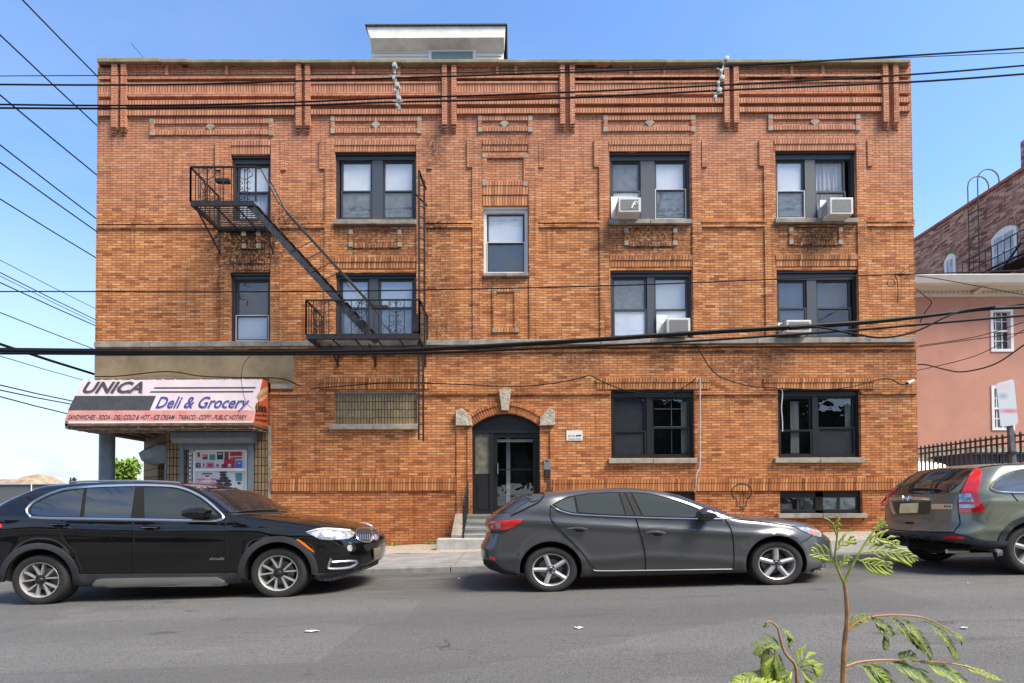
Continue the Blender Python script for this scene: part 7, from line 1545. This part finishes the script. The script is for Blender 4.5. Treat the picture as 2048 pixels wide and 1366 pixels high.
def meshmat():
    m = bpy.data.materials.new('screened_wire_mesh'); m.use_nodes = True; nt = m.node_tree; b = nt.nodes['Principled BSDF']; b.inputs['Roughness'].default_value = .7
    g = nt.nodes.new('ShaderNodeNewGeometry'); res = []
    for rot in (45, -45):
        mp = nt.nodes.new('ShaderNodeMapping'); mp.inputs['Rotation'].default_value = (0, R(rot), 0); nt.links.new(g.outputs['Position'], mp.inputs[0])
        wv = nt.nodes.new('ShaderNodeTexWave'); wv.inputs['Scale'].default_value = 3.0; wv.bands_direction = 'X'; nt.links.new(mp.outputs[0], wv.inputs['Vector']); res.append(wv.outputs['Fac'])
    mxx = nt.nodes.new('ShaderNodeMath'); mxx.operation = 'MAXIMUM'; nt.links.new(res[0], mxx.inputs[0]); nt.links.new(res[1], mxx.inputs[1])
    mr = nt.nodes.new('ShaderNodeMapRange'); mr.inputs[1].default_value = .86; mr.inputs[2].default_value = .98; nt.links.new(mxx.outputs[0], mr.inputs[0])
    mx = nt.nodes.new('ShaderNodeMixRGB'); mx.inputs[1].default_value = (.045, .05, .058, 1); mx.inputs[2].default_value = (.26, .27, .28, 1); nt.links.new(mr.outputs[0], mx.inputs[0]); nt.links.new(mx.outputs[0], b.inputs['Base Color']); return m
fz1 = W(60, 969, 14).z; x0, x1 = W(-200, 990, 14).x, W(300, 990, 14).x
MB().box(x0, x1, 14, 14.02, -.6, fz1).obj('mesh_panel', meshmat(), fn); MB().tube([(x0, 13.97, fz1), (x1, 13.97, fz1)], .03).obj('top_rail', ALU, fn, smooth=True)
for px_ in (-30, 63, 156, 249): x = at(px_, 13.95); MB().tube([(x, 13.95, -.6), (x, 13.95, fz1 + .05)], .035).obj('post', ALU, fn, smooth=True)
# ------------------------------------------------------------------ conifer sapling in the foreground
def frondmat(name, c1, c2): return mat(name, c1, .5, col2=c2, nscale=18)
FG1 = frondmat('fresh_cypress_green', (.30, .37, .035), (.10, .17, .015)); FG2 = frondmat('deep_cypress_green', (.17, .22, .02), (.055, .10, .012)); STEM = mat('reddish_stem', (.36, .20, .09), .7, col2=(.20, .09, .035), nscale=30)
YS = -11.85
def fpt(px, py, dy=0.0): return W(px, py, YS + dy)
def leafseg(mb, a, b_, w0, w1, flat):
    """a flattened, scale-covered twig piece"""
    d = (b_ - a); L = d.length
    if L < 1e-6: return
    d = d / L; s = d.cross(flat)
    s = s.normalized() if s.length > 1e-4 else d.orthogonal().normalized(); f = s.cross(d).normalized()
    n = max(1, int(L / .018)); 
    for i in range(n):
        t0, t1 = i / n, (i + 1) / n; p = a.lerp(b_, t0); q = a.lerp(b_, min(1, t1 + .5 / n)); w_ = (w0 + (w1 - w0) * t0); m_ = p.lerp(q, .55)
        mb.raw([p, m_ + s * w_, q, m_ - s * w_, m_ + f * w_ * .5, m_ - f * w_ * .5], [(0, 1, 4), (1, 2, 4), (2, 3, 4), (3, 0, 4), (1, 0, 5), (2, 1, 5), (3, 2, 5), (0, 3, 5)])
def blade(mb, p, m_, e, w_, flat):
    d = (e - p)
    if d.length < 1e-5: return
    d.normalize(); s = d.cross(flat)
    s = s.normalized() if s.length > 1e-4 else d.orthogonal().normalized(); f = s.cross(d).normalized() * w_ * .35
    q = m_.lerp(e, .55); V = [p - s * w_ * .35, p + s * w_ * .35, m_ + s * w_, q + s * w_ * .85, e, q - s * w_ * .85, m_ - s * w_, m_ + f, q + f, m_ - f, q - f]
    mb.raw(V, [(0, 1, 7), (1, 2, 7), (2, 3, 8, 7), (3, 4, 8), (4, 5, 8), (5, 6, 7, 8), (6, 0, 7), (1, 0, 9), (2, 1, 9), (3, 2, 9, 10), (4, 3, 10), (5, 4, 10), (6, 5, 10, 9), (0, 6, 9)])
def frond(mb, path, length, flat, rg, depth=0, w=.0022, droop=.0, ang=42, sp=.013):
    """path: polyline of the main axis; side twigs alternate and get shorter to the tip"""
    P = smooth_path(path, 6); Ls = [0]
    for i in range(1, len(P)): Ls.append(Ls[-1] + (P[i] - P[i - 1]).length)
    T = Ls[-1]; 
    for i in range(1, len(P)): leafseg(mb, P[i - 1], P[i], w * (1.15 - .5 * Ls[i] / T), w * (1.1 - .5 * Ls[i] / T), flat)
    s_ = T * .12; k = 0
    while s_ < T * .97:
        i = max(1, next(j for j, v in enumerate(Ls) if v >= s_)); d = (P[i] - P[i - 1]).normalized(); p = P[i - 1].lerp(P[i], (s_ - Ls[i - 1]) / max(1e-6, Ls[i] - Ls[i - 1]))
        side = d.cross(flat).normalized() * (1 if k % 2 else -1); u = s_ / T
        ln = length * (1.25 if flat.z > .3 else 1.0) * (math.sin(math.pi * min(1, .18 + u * .86)) ** .7) * (.75 + .4 * rg.random()); a = R(ang + rg.uniform(-6, 6))
        dd = (d * math.cos(a) + side * math.sin(a) + flat * rg.uniform(-.12, .12) + Vector((0, 0, -droop))).normalized()
        mid = p + dd * ln * .55; e = p + (dd * .75 + d * .35 + Vector((0, 0, -droop * .8))).normalized() * ln
        if depth > 0: frond(mb, [p, mid, e], ln * .42, flat, rg, depth - 1, w * .95, droop * .6, ang, sp * .85)
        else:
            blade(mb, p, mid, e, w * (1.0 + .5 * rg.random()), flat)
        s_ += sp * (.8 + .4 * rg.random()); k += 1
rg = random.Random(11)
sap = empty('conifer_sapling', tuple(Vector((fpt(1690, 1366).x, YS, gz(0)))), 'tall conifer sapling with reddish stem in the right foreground', 'plant')
P = [fpt(1686, 1500), fpt(1686, 1366), fpt(1689, 1290), fpt(1694, 1240), fpt(1692, 1195), fpt(1688, 1166)]; P = [Vector((P[0].x, YS, gz(0) - .1))] + P
sp2 = smooth_path(P, 6); MB().tube(sp2, [.0085 - .0045 * i / (len(sp2) - 1) for i in range(len(sp2))], 8).obj('stem', STEM, sap, smooth=True)
F0 = Vector((0, -1, .15)).normalized(); F1 = Vector((.2, -.7, .7)).normalized()
mb = MB(); mb.tube(smooth_path([fpt(1688, 1166), fpt(1676, 1140), fpt(1670, 1115), fpt(1674, 1075), fpt(1677, 1032)], 5), [.0035 - .0018 * i / 20 for i in range(21)], 6); mb.tube(smooth_path([fpt(1688, 1166), fpt(1700, 1140), fpt(1722, 1100), fpt(1745, 1065), fpt(1768, 1044)], 5), [.0035 - .0018 * i / 20 for i in range(21)], 6)
mb.tube(smooth_path([fpt(1674, 1075), fpt(1668, 1055), fpt(1660, 1042), fpt(1648, 1036)], 5), [.002] * 16, 5)
mb.obj('green_shoot', FG1, sap, smooth=True)
mb = MB()
for path, ln in (([fpt(1674, 1075), fpt(1676, 1050), fpt(1677, 1029)], .012), ([fpt(1670, 1060), fpt(1662, 1045), fpt(1648, 1035)], .008), ([fpt(1745, 1065), fpt(1760, 1048), fpt(1772, 1041)], .016), ([fpt(1752, 1056), fpt(1763, 1052), fpt(1776, 1050)], .010),
                 ([fpt(1668, 1125), fpt(1650, 1112), fpt(1622, 1104)], .042), ([fpt(1670, 1120), fpt(1658, 1118), fpt(1640, 1118)], .018), ([fpt(1712, 1118), fpt(1740, 1128), fpt(1786, 1134)], .046), ([fpt(1720, 1106), fpt(1770, 1102), fpt(1838, 1122)], .050), ([fpt(1730, 1090), fpt(1765, 1078), fpt(1800, 1092)], .036), ([fpt(1674, 1100), fpt(1690, 1084), fpt(1712, 1080)], .036), ([fpt(1676, 1138), fpt(1690, 1122), fpt(1704, 1112)], .020)):
    frond(mb, path, ln, F0, rg, 0, .0029, .05, 38, .0075)
mb.obj('young_frond', FG1, sap, recalc=False)
mb = MB(); tb = MB()
br1 = [fpt(1694, 1262), fpt(1712, 1245), fpt(1740, 1234), fpt(1790, 1230), fpt(1850, 1236), fpt(1900, 1262), fpt(1926, 1284)]
br2 = [fpt(1692, 1333), fpt(1720, 1324), fpt(1770, 1320), fpt(1850, 1323), fpt(1920, 1330), fpt(1970, 1348), fpt(2006, 1362)]
for b_ in (br1, br2): q = smooth_path(b_, 5); tb.tube(q, [.0036 - .0022 * i / (len(q) - 1) for i in range(len(q))], 6)
tb.obj('side_branch', mat('tan_twig', (.36, .25, .08), .6, col2=(.40, .16, .08), nscale=20), sap, smooth=True)
for path, ln in (([fpt(1740, 1236), fpt(1768, 1262), fpt(1772, 1302)], .030), ([fpt(1735, 1236), fpt(1758, 1244), fpt(1790, 1268)], .028), ([fpt(1790, 1232), fpt(1830, 1262), fpt(1866, 1314)], .050), ([fpt(1772, 1232), fpt(1800, 1250), fpt(1848, 1300)], .036), ([fpt(1850, 1238), fpt(1885, 1268), fpt(1918, 1320)], .042), ([fpt(1900, 1262), fpt(1918, 1272), fpt(1926, 1286)], .020), ([fpt(1694, 1262), fpt(1715, 1240), fpt(1746, 1230)], .018)):
    frond(mb, path, ln, F1, rg, 0, .0032, .10, 44, .0058)
mb.obj('drooping_frond', FG2, sap, recalc=False)
mb = MB()
for path, ln in (([fpt(1712, 1328), fpt(1750, 1350), fpt(1800, 1390)], .055), ([fpt(1730, 1325), fpt(1760, 1345), fpt(1785, 1380)], .045), ([fpt(1770, 1322), fpt(1830, 1345), fpt(1880, 1385)], .05), ([fpt(1840, 1324), fpt(1890, 1342), fpt(1945, 1372)], .045), ([fpt(1795, 1322), fpt(1812, 1312), fpt(1832, 1308)], .022), ([fpt(1920, 1331), fpt(1965, 1345), fpt(2008, 1362)], .018)):
    frond(mb, path, ln, F1, rg, 0, .0034, .08, 42, .0055)
mb.obj('lower_frond', FG1, sap, recalc=False)
s2 = empty('conifer_sapling', tuple(Vector((fpt(1600, 1366).x, YS + .02, gz(0)))), 'short curled conifer sapling left of the tall one in the foreground', 'plant')
P = [Vector((fpt(1606, 1366).x, YS + .02, gz(0) - .1)), fpt(1598, 1420), fpt(1594, 1366), fpt(1590, 1330), fpt(1570, 1305), fpt(1560, 1275), fpt(1555, 1255), fpt(1540, 1243), fpt(1532, 1246)]; q = smooth_path(P, 6); MB().tube(q, [.0055 - .0035 * i / (len(q) - 1) for i in range(len(q))], 7).obj('stem', mat('pink_twig', (.38, .27, .13), .6, col2=(.28, .13, .06), nscale=30), s2, smooth=True)
mb = MB()
for path, ln in (([fpt(1560, 1258), fpt(1578, 1268), fpt(1590, 1284)], .016), ([fpt(1575, 1265), fpt(1580, 1285), fpt(1581, 1300)], .012), ([fpt(1570, 1300), fpt(1540, 1285), fpt(1512, 1312)], .035), ([fpt(1540, 1290), fpt(1536, 1325), fpt(1532, 1365)], .045), ([fpt(1548, 1295), fpt(1558, 1330), fpt(1566, 1370)], .04), ([fpt(1532, 1246), fpt(1530, 1252), fpt(1536, 1256)], .006)):
    frond(mb, path, ln, F1, rg, 0, .0032, .12, 42, .0055)
mb.obj('curled_frond', FG2, s2, recalc=False); mb = MB()
for path, ln in (([fpt(1592, 1332), fpt(1615, 1318), fpt(1640, 1345)], .045), ([fpt(1590, 1335), fpt(1610, 1345), fpt(1622, 1385)], .045), ([fpt(1550, 1300), fpt(1545, 1340), fpt(1548, 1385)], .05), ([fpt(1590, 1370), fpt(1520, 1352), fpt(1448, 1372)], .03), ([fpt(1590, 1340), fpt(1575, 1350), fpt(1580, 1385)], .04)):
    frond(mb, path, ln, F1, rg, 0, .0034, .08, 42, .0055)
mb.obj('pale_frond', FG1, s2, recalc=False)
put(MB().box(-30, 30, -14.6, -11.25, -1.2, .0).obj('planting_verge', MATS['lot_soil']), kind='structure')
# trees across the street behind the viewpoint, mirrored in panes and paint
rg = random.Random(21); mb = MB()
for k in range(60):
    x = -38 + k * 1.3 + rg.uniform(-.6, .6); h_ = rg.uniform(6.5, 9.6); r_ = rg.uniform(1.6, 2.4)
    for i in range(190):
        d = Vector((rg.gauss(0, .5) * r_, rg.gauss(0, .5) * r_, 0)); p = Vector((x + d.x, -27 + d.y, rg.uniform(.2, 1) ** .7 * h_))
        u = Vector((rg.gauss(0, 1), rg.gauss(0, 1), rg.gauss(0, 1))).normalized(); v = u.orthogonal().normalized(); s_ = .75 * (.6 + .8 * rg.random()); mb.face([p - u * s_, p + v * s_ * .7, p + u * s_, p - v * s_ * .7])
put(mb.obj('tree_line', LEAFD, recalc=False), 'dark row of trees across the street, seen mirrored in the window panes', 'trees', kind='stuff')

rg = random.Random(5)
for k, (x, y, lab) in enumerate(((W(790, 1092, -.15).x, -.15, 'small weed at the foot of the brick wall left of the steps'), (W(862, 1092, -.1).x, -.1, 'small weed at the foot of the brick wall beside the step block'), (W(1700, 1075, -.12).x, -.12, 'small weed at the foot of the brick wall below the right basement window'))):
    mb = MB(); z = swz(x, y) - .01
    for i in range(26):
        a = rg.random() * 6.28; h_ = .03 + .07 * rg.random(); p = Vector((x + rg.gauss(0, .05), y + rg.gauss(0, .02), z)); d = Vector((math.cos(a) * .04, math.sin(a) * .04, h_)); s_ = Vector((-math.sin(a), math.cos(a), 0)) * .008; mb.face([p - s_ * .4, p + d * .6 - s_, p + d, p + d * .6 + s_, p + s_ * .4])
    put(mb.obj('weed', LEAFY, recalc=False), lab, 'weed', 'weeds at the wall foot')
